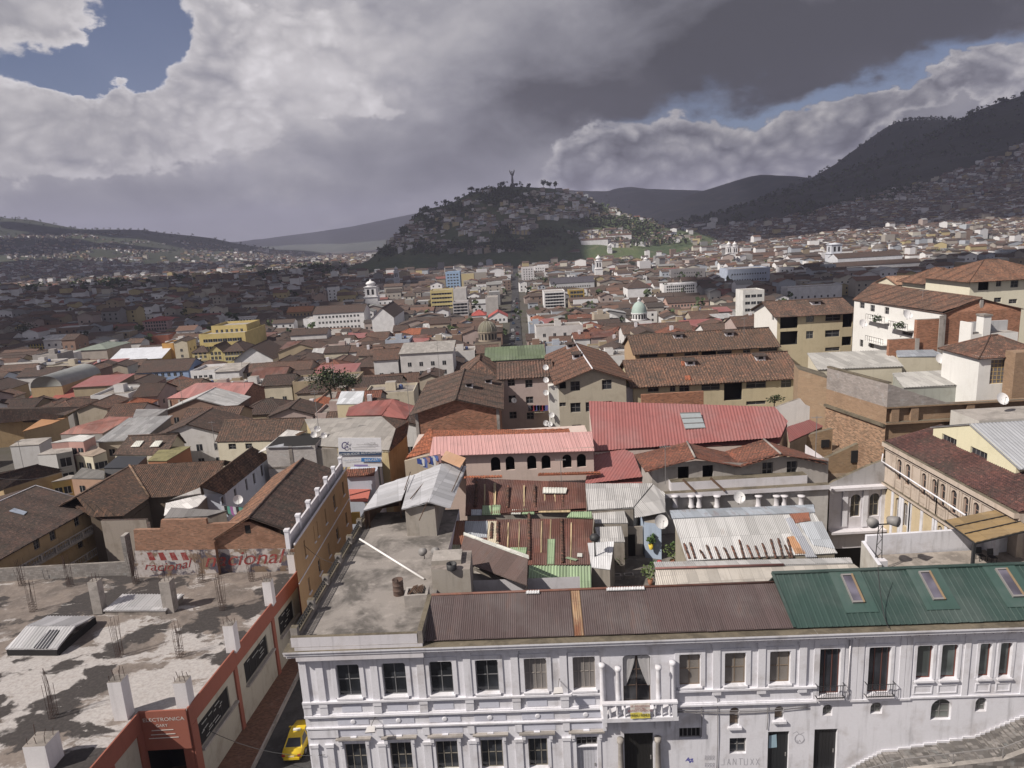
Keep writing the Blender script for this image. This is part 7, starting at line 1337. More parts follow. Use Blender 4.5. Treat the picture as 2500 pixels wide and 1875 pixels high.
m14 = gab('apartment_house', 'white apartment house with plant balconies and a brick gable end in a concrete frame', (1285, 292), (1775, 366), (1400, 206), (1985, 282), 6, 22.6, 24.6, HB, tiles((.21, .12, .08), (.14, .09, .068), .45), [(1325, 305, 1350, 340, 'w'), (1382, 318, 1405, 358, 'w'), (1460, 330, 1482, 372, 'w'), (1325, 402, 1347, 432, 'w'), (1560, 348, 1600, 380, 'w'), (1325, 505, 1342, 548, 'w'), (1378, 517, 1400, 556, 'w'), (1555, 460, 1610, 490, 'w')], cat='building', gmat=BRW, over=.0)
a, c = cZ(6, 1300, 300, 22.3), cZ(6, 1760, 375, 22.3); d_ = hdir(a, c); O = (a.x, a.y)
for nm, (x0, y0, x1, y1) in zip(('first', 'second', 'third'), ((1388, 375, 1488, 415), (1512, 410, 1615, 455), (1385, 490, 1480, 535))):
    t_ = ops_tb([(x0, y0, x1, y1, 'n')], 6, O, d_)[0]; mb = MB(); bx_ = lambda a0, a1, h0, h1, o0, o1, m: mb.obox([P3(O, d_, a0, 0, o1), P3(O, d_, a1, 0, o1), P3(O, d_, a1, 0, o0), P3(O, d_, a0, 0, o0)], h0, h1, m)
    bx_(t_[0], t_[1], t_[2]-.15, t_[2], 0, 1.1, HB); mb.build('balcony', m14); mb = MB()
    for k in range(9): s = lerp(t_[0], t_[1], k/8); mb.bar(P3(O, d_, s, t_[2], 1.05), P3(O, d_, s, t_[2]+1., 1.05), .04, IRON)
    mb.bar(P3(O, d_, t_[0], t_[2]+1., 1.05), P3(O, d_, t_[1], t_[2]+1., 1.05), .06, IRON); mb.build('railing', m14)
    if nm != 'third': mb = MB(); leafball(mb, P3(O, d_, (t_[0]+t_[1])/2, t_[2]+.5, .8), .8, 90, LEAF2, .2); mb.build('foliage', m14)
mb = MB(); e2, r2 = cZ(6, 1775, 366, 22.6), cZ(6, 1985, 282, 24.6); g = (e2+r2)/2
for s in (.02, .5, .98): p = e2.lerp(V((2*r2.x-e2.x, 2*r2.y-e2.y, 22.6)), s); d2 = hdir(e2, V((2*r2.x-e2.x, 2*r2.y-e2.y))); mb.obox([P3(p, d2, -.25, 0, .1), P3(p, d2, .25, 0, .1), P3(p, d2, .25, 0, -.3), P3(p, d2, -.25, 0, -.3)], 2, 22.4+(1.9 if s == .5 else 0), CONC_L)
f2 = V((2*r2.x-e2.x, 2*r2.y-e2.y, 0)); mb.obox([P3(e2, d2, 0, 0, .08), P3(f2, d2, 0, 0, .08), P3(f2, d2, 0, 0, -.3), P3(e2, d2, 0, 0, -.3)], 17.2, 17.6, CONC_L); mb.build('concrete_frame', m14)
dish(cY(6, 1580, 400, 107), .8, 10, 'satellite dish above the plant balcony of the white apartment house'); dish(cY(6, 1340, 445, 117), .75, 10, 'satellite dish low on the white apartment wall')
bk2 = thing('brick_annex', 'unplastered orange brick annex with concrete columns below the white apartment house', 'building', cY(6, 1700, 580, 103)); p0, p1, p2 = cY(6, 1485, 508, 103), cY(6, 1635, 500, 103), cY(6, 1765, 395, 103); mb = MB(); mb.box((p0.x, 103, 2), (p1.x, 103.6, p0.z), BRW, CONC); mb.box((p1.x+.02, 103.3, 2), (p2.x+.6, 104, p2.z), BRW, CONC); mb.build('wall', bk2); mb = MB()
for x, zt_ in ((p1.x, p1.z), (p2.x, p2.z+.5)): mb.box((x-.3, 102.85, 2), (x+.3, 102.98, zt_), CONC_L)
mb.build('column', bk2)
house('hillside_house', 'cream house with a broad orange tile roof at the right edge, up the slope', 'house', 6, (1925, 160), (2400, 180), 140, 15, ('hip', (2200, 66)), plaster((.68, .64, .52), .15), tiles((.24, .13, .08), (.17, .1, .07), .25), [(1965, 180, 2022, 240, 'v'), (2062, 180, 2090, 220, 'w'), (2140, 188, 2182, 225, 'w'), (2050, 280, 2090, 305, 'w'), (2130, 288, 2175, 312, 'w')], over=1.)
house('hillside_house', 'smaller cream house with orange tile roof left of the broad one up the slope', 'house', 6, (1735, 188), (1960, 196), 154, 13, ('hip', (1880, 112)), plaster((.62, .58, .47), .2), tiles((.24, .13, .08), (.17, .1, .07), .25), [(1760, 200, 1800, 235, 'w'), (1860, 205, 1890, 240, 'w')], over=1.)
house('hillside_house', 'pale orange roofed low house peeping over the white apartment roof', 'house', 6, (1530, 210), (1700, 196), 175, 10, ('gx', (1640, 158)), CREAM, tiles((.4, .25, .16), (.33, .2, .13), .1))
shed('sheet_roof_house', 'wide pale corrugated roof right of the long beige tiled house', 'house', [cY(6, 1098, 668, 98), cY(6, 1562, 650, 98), cY(6, 1482, 562, 106), cY(6, 1040, 578, 106)], sheet((.33, .32, .31), .15, (.35, .3, .26), 1., 2.2, .7), CREAM, per=.4, amp=.05)
shed('sheet_roof_house', 'pale corrugated roof above green trimmed wall inside the adobe enclosure', 'house', [cY(6, 1562, 766, 90), cY(6, 1912, 752, 90), cY(6, 1845, 668, 96), cY(6, 1500, 690, 96)], sheet((.35, .34, .33), .15, (.35, .3, .26), 1., 2.2, .7), plaster((.36, .37, .34), .5), per=.4, amp=.05)
shed('sheet_roof_house', 'blue grey flat sheet roof under the brick annex', 'house', [cY(6, 1530, 600, 101), cY(6, 1790, 600, 101), cY(6, 1720, 560, 102.9), cY(6, 1520, 568, 102.9)], sheet((.26, .28, .32), .1), CREAM, per=.4)
aw = thing('adobe_wall', 'tall tan adobe and grey block walls on the right, with a mossy coping', 'wall', (50, 85, 4)); YA = 80.; xa0, xa1 = 43.3, 44.6; ZT = 18.4; GBL = brick((.29, .26, .25), (.25, .22, .2), .45, .2, .2, .5); TAN = brick((.265, .175, .12), (.3, .21, .13), .45, .16, .15, .4)
mb = MB(); wl = lambda p, q_, z0, z1, m, za=None: mb.face([(p[0], p[1], z0), (q_[0], q_[1], z0), (q_[0], q_[1], z1 if za is None else za), (p[0], p[1], z1)], m)
FA, NA = (42.2, 91.), (44.4, 80.); wl(FA, NA, 15.6, 18.5, GBL); wl(FA, NA, 13.4, 15.6, TAN); d_ = hdir(FA, NA); o_ = P3(FA, d_, 0, 0, .02); e_ = P3(NA, d_, 0, 0, .02); wl(o_, e_, 2, 13.4, brick((.31, .18, .115), (.3, .24, .18), .4, .14, .6, .6))
pr_ = [cY(6, x, y, YA) for x, y in ((1502, 752), (1640, 800), (1790, 845), (1910, 850))]; prv = None
for a, b_ in zip([V((44.4, YA, 18.5))]+pr_[1:], pr_[1:]+[V((62, YA, pr_[-1].z))]): wl(a, b_, cY(6, 1700, 858, YA).z, a.z, GBL, b_.z)
zl_ = cY(6, 1700, 858, YA).z; mb.box((44.42, YA+.3, 2), (62, YA+.6, zl_), TAN); zc_ = cY(6, 1700, 940, YA).z; mb.build('wall', aw); mb = MB()
mb.box((44.3, YA-.2, zl_-.15), (62, YA+.62, zl_-.002), TAN, MOSS); mb.box((44.3, YA-.3, zc_-.25), (62, YA+.28, zc_), TAN, MOSS)
for x in (1500, 1605, 1905): p = cY(6, x, 900, YA).x; mb.box((p-.1, YA-.1, zc_+.002), (p+.8, YA+.28, zl_-.16), TAN)
q1, q2 = P3(FA, d_, 0, 0, .35), P3(NA, d_, 0, 0, .35); mb.obox([(q1.x, q1.y), (q2.x, q2.y), NA, FA], 13.2, 13.55, MOSS); mb.obox([(FA[0]-.05, FA[1]), (NA[0]-.05, NA[1]), (NA[0]+.4, NA[1]), (FA[0]+.4, FA[1])], 18.502, 18.7, MOSS); mb.build('coping', aw)
mb = MB(); p0, p1 = cY(6, 995, 668, 94), cY(6, 1165, 722, 91.5); mb.obox([(p0.x, 94), (p1.x, 91.5), (p1.x+1.2, 96), (p0.x+1, 98)], 2, [p0.z, p1.z, p1.z, p0.z], brick((.3, .21, .14), (.28, .2, .14), .5, .2, .1, .3), MOSS); mb.box((p1.x+.02, 91.4, 2), (p1.x+.9, 92.2, p1.z), BRW); mb.build('tower_wall', aw)
mb = MB(); p0 = cY(6, 1905, 940, 76); mb.box((p0.x, 74, 2), (p0.x+16, 79, p0.z+.4), plaster((.5, .48, .46), .5), CONC_L); solo(mb, 'annex', 'low pale terrace building between adobe walls and the grey ribbed roof', 'building', (p0.x+8, 76, 2)); dish(cY(6, 2088, 862, 77), .72, 5, 'large white satellite dish on the low wall above the grey ribbed roof'); dish(cY(6, 1755, 640, 97.5), .75, 5, 'satellite dish beside the blue grey flat roof')
m18 = house('white_house', 'white house with a yellow gridded window and old tile roof at the right edge', 'house', 6, (1975, 575), (2330, 600), 86, 7.5, ('hip', (2200, 475)), HB, tiles((.2, .11, .075), (.13, .085, .065), .5), [(2030, 615, 2115, 745, 'w', dict(nx=4, nz=6, fm=paint((.5, .36, .16), .6), gm=CURT))])
mb = MB(); p = cY(6, 2150, 600, 84.5); mb.box((p.x, 84, 4), (p.x+8, 85.8, p.z+.6), TAN); mb.build('brick_front', m18)
o = thing('white_terrace_house', 'white roof terrace with a square chimney left of the gridded window house', 'house', cY(6, 1990, 600, 95)); p0, p1 = cY(6, 1925, 480, 95), cY(6, 2180, 485, 95); mb = MB(); mb.box((p0.x, 95, 4), (p1.x, 97.5, p0.z), HB, CONC_L); mb.build('wall', o); mb = MB(); mb.box((p0.x, 95.01, p0.z+.003), (p0.x+.25, 97.5, p0.z+1.6), HB); mb.box((p0.x+.26, 97.2, p0.z+.003), (p1.x, 97.5, p0.z+1.4), plaster((.45, .45, .47), .3)); mb.build('parapet', o); c0 = cY(6, 1988, 470, 94.95); c1 = cY(6, 2036, 380, 94.95); mb = MB(); mb.box((c0.x, 94.9, c0.z-1), (c1.x, 96.4, c1.z), HB); mb.box((c0.x-.12, 94.8, c1.z+.002), (c1.x+.12, 96.5, c1.z+.25), CONC); mb.build('chimney', o)
# ------------------------------------------------------------------ town landmarks, stood on the terrain where their feet show
def hit(u, v, t0=60.):
    d = V(ray(u, v)); t = t0
    while t < 14000:
        p = V((0, 0, CZ))+d*t
        if p.z <= HZ(p.x, p.y): return p
        t *= 1.01
    return p
def flat(col, r=.9):
    key = ('flat', col, r)
    if key not in _mc:
        n = NT('town_colour'); c = n.noise(n.pos(1.), .35, 4); n.set('Base Color', n.mix(n.ramp(c, .35, .65, 0, .35), col, sc3(col, .6))); n.set('Roughness', r); _mc[key] = n.mat
    return _mc[key]
LMK = []; BOX = []
def lm(name, label, cat, c, xl, xr, ye, yb, d, roof, wm, rm, wins=(0, 1), phrase=None, kind='flat', lw=0, ww=1.2, wh=1.5, yaw=0., over=.4):
    um, vb = K(c, (xl+xr)/2, yb); Y = hit(um, vb).y; o = house(name, label, cat, c, (xl, ye), (xr, ye), Y, d, roof, wm, rm, dy=yaw, near=False, over=over, zb=None); q, z, _, _ = ROOFINFO[o.name]; zb = G(q[0][0], q[0][1])
    n, rows = wins; BOX.append((K(c, xl, 0)[0], K(c, xr, 0)[0], vb, Y))
    if n:
        zs = [zb+1.+(z-zb-.6)*k/rows for k in range(rows)]; h = min(wh, (z-zb)/rows*.6); simple_windows(o, q[0], q[1], zs, n, ww, h)
        if lw: simple_windows(o, q[3], q[0], zs, lw, ww, h)
    if phrase: LMK.append((phrase,)+K(c, (xl+xr)/2, (ye+yb)/2))
    return o
WHT = flat((.72, .71, .73)); YLW = flat((.55, .44, .19)); TD = tiles((.11, .072, .055), (.08, .058, .048), .4); TM = tiles((.17, .1, .07), (.11, .075, .058), .3)
lm('convent', 'long white convent with rows of small square windows under a dark roof', 'convent', 7, 175, 520, 452, 570, 22, ('gx', 4), WHT, TD, (12, 3), 'the long white convent', ww=1.3, wh=1.4)
lm('convent_wing', 'low white wing at the left end of the long white convent', 'convent', 7, 110, 238, 498, 575, 14, ('flat', .6), WHT, CONC_L, (4, 1))
lm('church', 'white church nave with a plain pediment right of the long white convent', 'church', 7, 572, 722, 485, 600, 45, ('gy', 6), WHT, TD, (0, 1), 'the white church nave')
lm('office_block', 'yellow office block with horizontal bands of windows', 'office', 7, 967, 1120, 305, 425, 18, ('flat', .8), flat((.5, .42, .2)), CONC_L, (7, 4), 'the yellow office block', ww=3.4, wh=1.3)
lm('office_block', 'blank white slab block attached to the yellow office block', 'office', 7, 1122, 1210, 292, 425, 18, ('flat', .6), flat((.52, .5, .5)), CONC_L)
lm('tower_block', 'light blue tower block with a small white plant room', 'tower block', 7, 1070, 1168, 182, 285, 22, ('flat', 1.), flat((.3, .42, .6)), CONC_L, (4, 5), 'the light blue tower block', ww=2.2)
lm('office_block', 'white building whose front is a dark grid of square windows', 'office', 7, 1735, 1878, 315, 425, 20, ('flat', .8), WHT, CONC_L, (6, 5), 'the white grid building', ww=3., wh=2.)
lm('apartment_block', 'bare grey concrete tower left of the dark street', 'tower block', 7, 1340, 1425, 352, 470, 16, ('flat', .6), flat((.42, .4, .39)), CONC_L, (0, 1), 'the bare concrete tower')
lm('house', 'white house under a clean bright red hip roof left of the dark street', 'house', 7, 1248, 1345, 468, 500, 14, ('hip', 3), WHT, flat((.36, .08, .07)))
lm('house', 'pair of stacked bright red gable roofs beside the dark street', 'house', 7, 1362, 1490, 480, 520, 16, ('gy', 3.5), WHT, flat((.36, .08, .07)), (4, 1))
lm('office_block', 'small dark office block with white floor bands', 'office', 7, 1120, 1222, 385, 475, 14, ('flat', .8), flat((.5, .48, .5)), CONC_L, (3, 4), ww=4., wh=1.7)
lm('hotel', 'big stepped pale yellow hotel with rows of recessed windows', 'hotel', 8, 1340, 1655, 740, 900, 30, ('flat', .8), YLW, CONC_L, (8, 3), 'the big yellow hotel', ww=2.2)
lm('hotel_wing', 'stepped upper floors of the big yellow hotel', 'hotel', 8, 1425, 1665, 690, 880, 20, ('flat', 1.2), YLW, CONC_L, (6, 5))
lm('yellow_house', 'pale yellow house with a stepped gable in front of the big yellow hotel', 'house', 8, 1408, 1500, 850, 925, 18, ('gy', 3), flat((.52, .44, .22)), TD, (3, 2), 'the yellow gabled house')
lm('yellow_house', 'pale yellow wing with a dark roof right of the yellow stepped gable', 'house', 8, 1502, 1650, 848, 925, 16, ('hip', 3.4), flat((.52, .44, .22)), TD, (6, 2)); lm('yellow_house', 'pale yellow wing with a dark roof left of the yellow stepped gable', 'house', 8, 1295, 1406, 855, 915, 14, ('hip', 3), flat((.5, .42, .22)), TD, (3, 2))
lm('hall', 'hall with a broad white blank gable and a dark roof', 'hall', 8, 1578, 1840, 900, 950, 22, ('gy', 5.5), WHT, TD, (0, 1), 'the hall with a white gable', over=1.)
lm('hall', 'silver roofed hall with an orange end wall', 'hall', 8, 735, 1090, 905, 925, 26, ('gx', 4), flat((.4, .27, .1)), flat((.6, .62, .68), .5), (0, 1), 'the silver roofed hall'); lm('tower', 'plain orange block at the end of the silver roofed hall', 'building', 8, 1092, 1168, 805, 900, 12, ('flat', .6), flat((.5, .28, .09)), CONC_L)
lm('warehouse', 'windowless beige block with a green grey roof', 'warehouse', 8, 505, 720, 840, 925, 24, ('hip', 2), flat((.4, .35, .32)), flat((.2, .23, .2)), (0, 1), 'the windowless beige block')
lm('blue_house', 'long dull blue house with a dark tiled roof', 'house', 8, 920, 1270, 985, 1040, 16, ('gx', 3.5), flat((.27, .36, .55)), TD, (7, 1), 'the long dull blue house')
lm('white_house', 'ornate white house with arched upper windows', 'house', 8, 1285, 1450, 995, 1060, 14, ('flat', .9), WHT, CONC_L, (4, 1), 'the ornate white house'); lm('white_house', 'plain white wall house right of the ornate white house', 'house', 8, 1452, 1612, 985, 1055, 12, ('shed', 1.), WHT, CONC_L)
lm('red_hall', 'red roofed hall left of the grey barrel roof', 'hall', 8, 195, 300, 1165, 1190, 20, ('gx', 2.5), OCH, flat((.27, .075, .06))); lm('red_hall', 'red roofed hall right of the grey barrel roof', 'hall', 8, 350, 520, 1165, 1190, 20, ('gx', 2.5), OCH, flat((.27, .075, .06)), (0, 1), 'the red roofed hall')
lm('pink_building', 'four storey pink and white building with a red roof', 'building', 8, 960, 1135, 645, 720, 18, ('hip', 2.5), flat((.47, .33, .32)), flat((.3, .09, .08)), (8, 3), 'the four storey pink building'); lm('yellow_building', 'bright yellow building with red framed windows at far left', 'building', 8, 150, 315, 800, 855, 16, ('hip', 2), flat((.55, .42, .12)), TD, (7, 2), 'the bright yellow building')
lm('brick_block', 'orange red brick block behind the silver roofed hall', 'building', 8, 1000, 1135, 750, 825, 14, ('flat', .6), flat((.36, .13, .08)), CONC_L, (0, 1), 'the brick red block'); lm('white_block', 'long white block with two rows of small windows behind the yellow hotel', 'building', 8, 1520, 1715, 635, 680, 16, ('flat', .6), WHT, CONC_L, (8, 2)); lm('apartment_slab', 'distant white slab with a grid of windows among dark trees', 'building', 8, 818, 972, 430, 468, 16, ('flat', .6), flat((.55, .54, .56)), CONC_L, (8, 2))
lm('orange_roof_house', 'ochre house with an orange tile roof left of the long white convent', 'house', 7, 0, 170, 445, 480, 16, ('gx', 3.5), OCH, flat((.36, .17, .09)), (6, 1)); lm('school', 'white three storey school with a bright flat roof edge', 'school', 12, 1735, 2035, 535, 620, 16, ('flat', .8), WHT, flat((.6, .6, .62)), (14, 3), 'the white school'); lm('church', 'tall white church with buttressed walls and a dark hip roof', 'church', 12, 1410, 1625, 560, 665, 22, ('hip', 6), WHT, TD, (0, 1), 'the white buttressed church')
lm('palace', 'long grey palace with a dark mansard and dormers', 'palace', 12, 715, 1110, 515, 570, 18, ('gx', 5), flat((.5, .5, .52)), flat((.07, .065, .08)), (16, 1), 'the long grey palace'); lm('classical_building', 'dark grey classical building with a row of columns', 'building', 12, 1800, 2110, 405, 480, 22, ('flat', 1.2), flat((.24, .23, .24)), CONC, (12, 2), 'the grey classical building'); lm('blue_building', 'pale blue grey long building with bands of windows', 'building', 10, 330, 600, 1190, 1270, 26, ('flat', 1.), flat((.4, .45, .56)), CONC_L, (14, 2), 'the blue grey building'); lm('pink_house', 'long salmon pink house with a dark tiled roof near the green dome', 'house', 12, 1770, 2140, 690, 745, 14, ('gx', 3.5), flat((.5, .33, .28)), TD, (11, 1))
lm('white_apartment_block', 'white apartment slab with open balconies left of the beige apartment house', 'building', 6, 695, 810, 245, 400, 12, ('flat', .6), flat((.66, .65, .64)), CONC_L, (3, 4), ww=2.6); lm('white_apartment_block', 'low white block with square windows behind the beige apartment house roof', 'building', 6, 940, 1230, 225, 290, 14, ('flat', .7), WHT, CONC_L, (7, 1)); lm('monastery', 'long white monastery range with red brown roof behind the twin towers', 'monastery', 10, 355, 660, 1110, 1150, 22, ('gx', 5), WHT, TM, (16, 1)); lm('church', 'white church body with dark roof beside the square bell tower', 'church', 10, 1030, 1440, 1110, 1165, 24, ('gx', 5), flat((.6, .61, .66)), TD, (0, 1)); lm('cloister', 'long dark tiled cloister roof in front of the square bell tower', 'monastery', 10, 1020, 1560, 1160, 1185, 18, ('gx', 4), WHT, TD)
lm('chapel', 'small chapel with twin towers and a pale pink front', 'chapel', 7, 178, 280, 340, 385, 22, ('gy', 4), flat((.5, .38, .32)), TD, (3, 1), 'the small twin towered chapel')
lm('terraced_houses', 'row of white terraced houses at the hill foot, lower row', 'houses', 9, 1480, 1650, 535, 570, 14, ('gx', 3), WHT, TM, (12, 2)); lm('convent', 'long white convent building at the foot of the hill', 'convent', 9, 1250, 1470, 615, 640, 18, ('gx', 4), flat((.6, .6, .62)), TM, (12, 1)); lm('terraced_houses', 'row of white terraced houses at the hill foot, upper row', 'houses', 9, 1645, 1800, 505, 545, 14, ('gx', 3), WHT, TM, (12, 2))
lm('office_block', 'white apartment block with balconies right of the dark street', 'building', 12, 455, 565, 385, 500, 18, ('flat', .8), flat((.6, .58, .6)), CONC_L, (4, 5)); lm('office_block', 'white apartment block with zigzag balconies beyond the dark street', 'building', 12, 570, 665, 375, 470, 18, ('flat', .8), WHT, CONC_L, (4, 4)); lm('building_shell', 'unfinished ochre concrete frame beside the white grid building', 'building', 12, 880, 1020, 585, 660, 14, ('flat', .4), flat((.36, .25, .06)), CONC, (4, 2), ww=2.4, wh=2.4)
def bell(name, label, c, cx, yt, yb, w, m, cap='dome', tiers=3, cm=None, phrase=None):
    u, v = K(c, cx, yb); p = hit(u, v); top = PY(*K(c, cx, yt), p.y).z; W_ = (PY(*K(c, cx+w/2, yb), p.y)-PY(*K(c, cx-w/2, yb), p.y)).length; H_ = top-p.z; o = thing(name, label, 'tower', p); mb = MB(); z = p.z-1; cm = cm or m; hs = [.42, .3, .0] if tiers == 3 else [.55, .2, 0]
    w0 = W_/2; body = H_*.74; zz = [z, p.z+body*.55, p.z+body]; mb.box((p.x-w0, p.y-w0, zz[0]), (p.x+w0, p.y+w0, zz[1]), m); mb.box((p.x-w0*1.1, p.y-w0*1.1, zz[1]), (p.x+w0*1.1, p.y+w0*1.1, zz[1]+H_*.02), m); w1 = w0*.86; BOX.append((u-20, u+20, v-6, p.y)); HOUSES.append([(p.x-w0, p.y-w0), (p.x+w0, p.y+w0)]); mb.box((p.x-w1, p.y-w1, zz[1]+H_*.02), (p.x+w1, p.y+w1, zz[2]), m); mb.box((p.x-w1*1.12, p.y-w1*1.12, zz[2]), (p.x+w1*1.12, p.y+w1*1.12, zz[2]+H_*.02), m); mb.build('shaft', o)
    mb = MB()
    for s in (-.4, .4) if W_ > 6 else (0,): mb.box((p.x+s*w1-w1*.2, p.y-w1-.06, lerp(zz[1], zz[2], .25)), (p.x+s*w1+w1*.2, p.y-w1+.02, lerp(zz[1], zz[2], .8)), VOID)
    mb.box((p.x-w1-.06, p.y-w1*.25, lerp(zz[1], zz[2], .25)), (p.x-w1+.02, p.y+w1*.25, lerp(zz[1], zz[2], .8)), VOID); mb.build('belfry_opening', o)
    mb = MB(); r = w1*.9; hh = H_*.24; base = (p.x, p.y, zz[2]+H_*.02); mb.lathe(base, [(r*.8, 0), (r*.8, hh*.3), (r, hh*.32), (r*.92, hh*.5), (r*.6, hh*.68), (r*.22, hh*.76), (r*.22, hh*.9), (.05, hh)] if cap == 'dome' else [(r*1.1, 0), (r*1.1, hh*.1), (.05, hh*.25)], cm, 14); mb.build('cupola', o)
    if phrase: LMK.append((phrase,)+K(c, cx, (yt+yb)/2))
bell('church_tower', 'white church tower with a domed cap left of centre', 7, 583, 225, 425, 88, WHT, phrase='the white domed church tower'); bell('church_tower', 'slim pale bell tower far behind the domed church tower', 7, 748, 135, 280, 36, flat((.5, .5, .53))); bell('church_tower', 'tall white tower of the palace church with a lantern top', 12, 1150, 265, 480, 66, WHT, phrase='the tall white tower'); bell('church_tower', 'small white gilded tower right of the dark pines', 12, 1572, 285, 420, 56, WHT); bell('church_tower', 'small white tower at the foot of the hill', 12, 1248, 165, 250, 40, WHT)
bell('bell_tower', 'big square pale grey bell tower at right', 10, 1003, 990, 1160, 78, flat((.55, .57, .63)), 'flat', 2, phrase='the big square bell tower'); bell('church_tower', 'white church tower, left one of the twin pair', 10, 335, 1012, 1150, 36, WHT, phrase='the twin white towers'); bell('church_tower', 'white church tower, right one of the twin pair', 10, 372, 1012, 1150, 36, WHT); bell('chapel_tower', 'stubby tower on the left of the small pink chapel', 7, 186, 288, 385, 22, flat((.48, .38, .33))); bell('chapel_tower', 'stubby tower on the right of the small pink chapel', 7, 266, 283, 385, 22, flat((.48, .38, .33)))
def dome(label, c, cx, yt, ys, yd, yb, rw, m, wallm, ribs=0, phrase=None, nwin=8):
    u, v = K(c, cx, yb); p = hit(u, v); f = lambda y: PY(*K(c, cx, y), p.y).z; R_ = (PY(*K(c, cx+rw, ys), p.y)-PY(*K(c, cx, ys), p.y)).length; o = thing('domed_church', label, 'church', p); zs, zd, zt = f(ys), f(yd), f(yt); mb = MB(); mb.lathe((p.x, p.y, zd), [(R_*1.06, 0), (R_*1.06, .4), (R_, .42), (R_, zs-zd-.5), (R_*1.08, zs-zd-.45), (R_*1.08, zs-zd)], wallm, 20, False); mb.build('drum', o); hh = (zt-zs)*.72; mb = MB(); mb.lathe((p.x, p.y, zs), [(R_*math.cos(a*math.pi/16), hh*math.sin(a*math.pi/16)) for a in range(8)]+[(R_*.1, hh)], m, 24); mb.build('dome', o); mb = MB()
    mb.lathe((p.x, p.y, zs+hh*.97), [(R_*.22, 0), (R_*.22, (zt-zs)*.14), (R_*.26, (zt-zs)*.15), (R_*.12, (zt-zs)*.22), (.05, (zt-zs)*.31)], wallm, 10); mb.build('lantern', o)
    for k in range(nwin): a = -math.pi*(k+.5)/nwin; mb = MB(); d_ = V((math.cos(a), math.sin(a), 0)); t_ = V((-d_.y, d_.x, 0)); w = R_*.1; b0, b1 = zd+(zs-zd)*.2, zd+(zs-zd)*.78; c_ = V((p.x, p.y, 0))+d_*(R_*1.012); mb.face([c_-t_*w+V((0, 0, b0)), c_+t_*w+V((0, 0, b0)), c_+t_*w+V((0, 0, b1)), c_-t_*w+V((0, 0, b1))], VOID); mb.build('window', o)
    mb = MB(); BOX.append((u-45, u+45, v, p.y)); HOUSES.append([(p.x-R_*1.4, p.y-R_*1.3), (p.x+R_*1.4, p.y+R_*2.5)]); mb.box((p.x-R_*1.4, p.y-R_*1.3, p.z-2), (p.x+R_*1.4, p.y+R_*2.5, zd), wallm, TD); mb.build('nave', o)
    if ribs:
        mb = MB()
        for k in range(ribs): a = 2*math.pi*k/ribs; mb.tube([(p.x+R_*1.01*math.cos(b)*math.cos(a), p.y+R_*1.01*math.cos(b)*math.sin(a), zs+hh*1.01*math.sin(b)) for b in [i*math.pi/2/8 for i in range(8)]], R_*.035, flat((.3, .28, .24)), 4)
        mb.build('rib', o)
    if phrase: LMK.append((phrase,)+K(c, cx, (yt+yb)/2))
dome('church with a pale green dome on a white windowed drum', 12, 1515, 645, 785, 850, 905, 68, flat((.36, .45, .42)), WHT, 0, 'the pale green dome'); dome('stone church with a ribbed brown dome left of the dark street', 7, 1362, 480, 575, 640, 690, 62, flat((.17, .16, .12)), flat((.3, .25, .2)), 12, 'the ribbed brown dome'); dome('church with a low brown dome on a white drum beside the square bell tower', 10, 1288, 1015, 1060, 1105, 1150, 42, flat((.14, .12, .11)), flat((.58, .6, .65)), 0, None, 5)
mb = MB(); u, v = K(8, 330, 1185); p = hit(u, v); R_ = 5.5; vs = []; fs = []
for i in range(2):
    for k in range(9): a = math.pi*k/8; vs.append(V((p.x+R_*math.cos(a), p.y+i*24, p.z+5+R_*.7*math.sin(a))))
for k in range(8): fs.append((k, k+1, k+10, k+9))
fs.append(tuple(range(9))); o = thing('barrel_roof_hall', 'hall with a grey metal barrel roof between two red roofs', 'hall', p); mb.mesh(vs, fs, flat((.33, .34, .33), .5)); mb.build('roof', o); mb = MB(); mb.box((p.x-R_, p.y+.1, p.z-1), (p.x+R_, p.y+23.9, p.z+5), OCH); mb.build('wall', o); HOUSES.append([(p.x-R_, p.y), (p.x+R_, p.y+24)])
# the winged statue on the hill top
u, v = 1252, 462; Ys = 1635.; p = V((PY(u, v, Ys).x, Ys, HZ(PY(u, v, Ys).x, Ys)-1)); stt = thing('statue', 'tall silvery winged statue standing on a globe at the top of the hill', 'statue', p); SV = flat((.1, .1, .11), .6); zt = PY(u, 413, Ys).z; H_ = zt-p.z; S_ = H_/44.; mb = MB(); mb.lathe(p, [(6*S_, 0), (6*S_, 7*S_), (5*S_, 7.2*S_), (4.4*S_, 10*S_), (.5, 10.4*S_)], flat((.14, .13, .13)), 12, False); mb.build('pedestal', stt); mb = MB(); mb.lathe(p+V((0, 0, 10*S_)), [(.4, 0), (2.6*S_, 1.2*S_), (3.2*S_, 3.4*S_), (2.6*S_, 5.4*S_), (.4, 6.4*S_)], SV, 12); mb.build('globe', stt); mb = MB(); b0 = p+V((0, 0, 15.5*S_)); mb.lathe(b0, [(3.3*S_, 0), (2.7*S_, 4*S_), (2.1*S_, 10*S_), (1.7*S_, 13*S_), (2.5*S_, 16*S_), (2.3*S_, 18.5*S_), (.9*S_, 19.6*S_), (.8*S_, 20.4*S_), (1.35*S_, 21.4*S_), (1.4*S_, 22.8*S_), (.9*S_, 24*S_), (.1, 24.4*S_)], SV, 12)
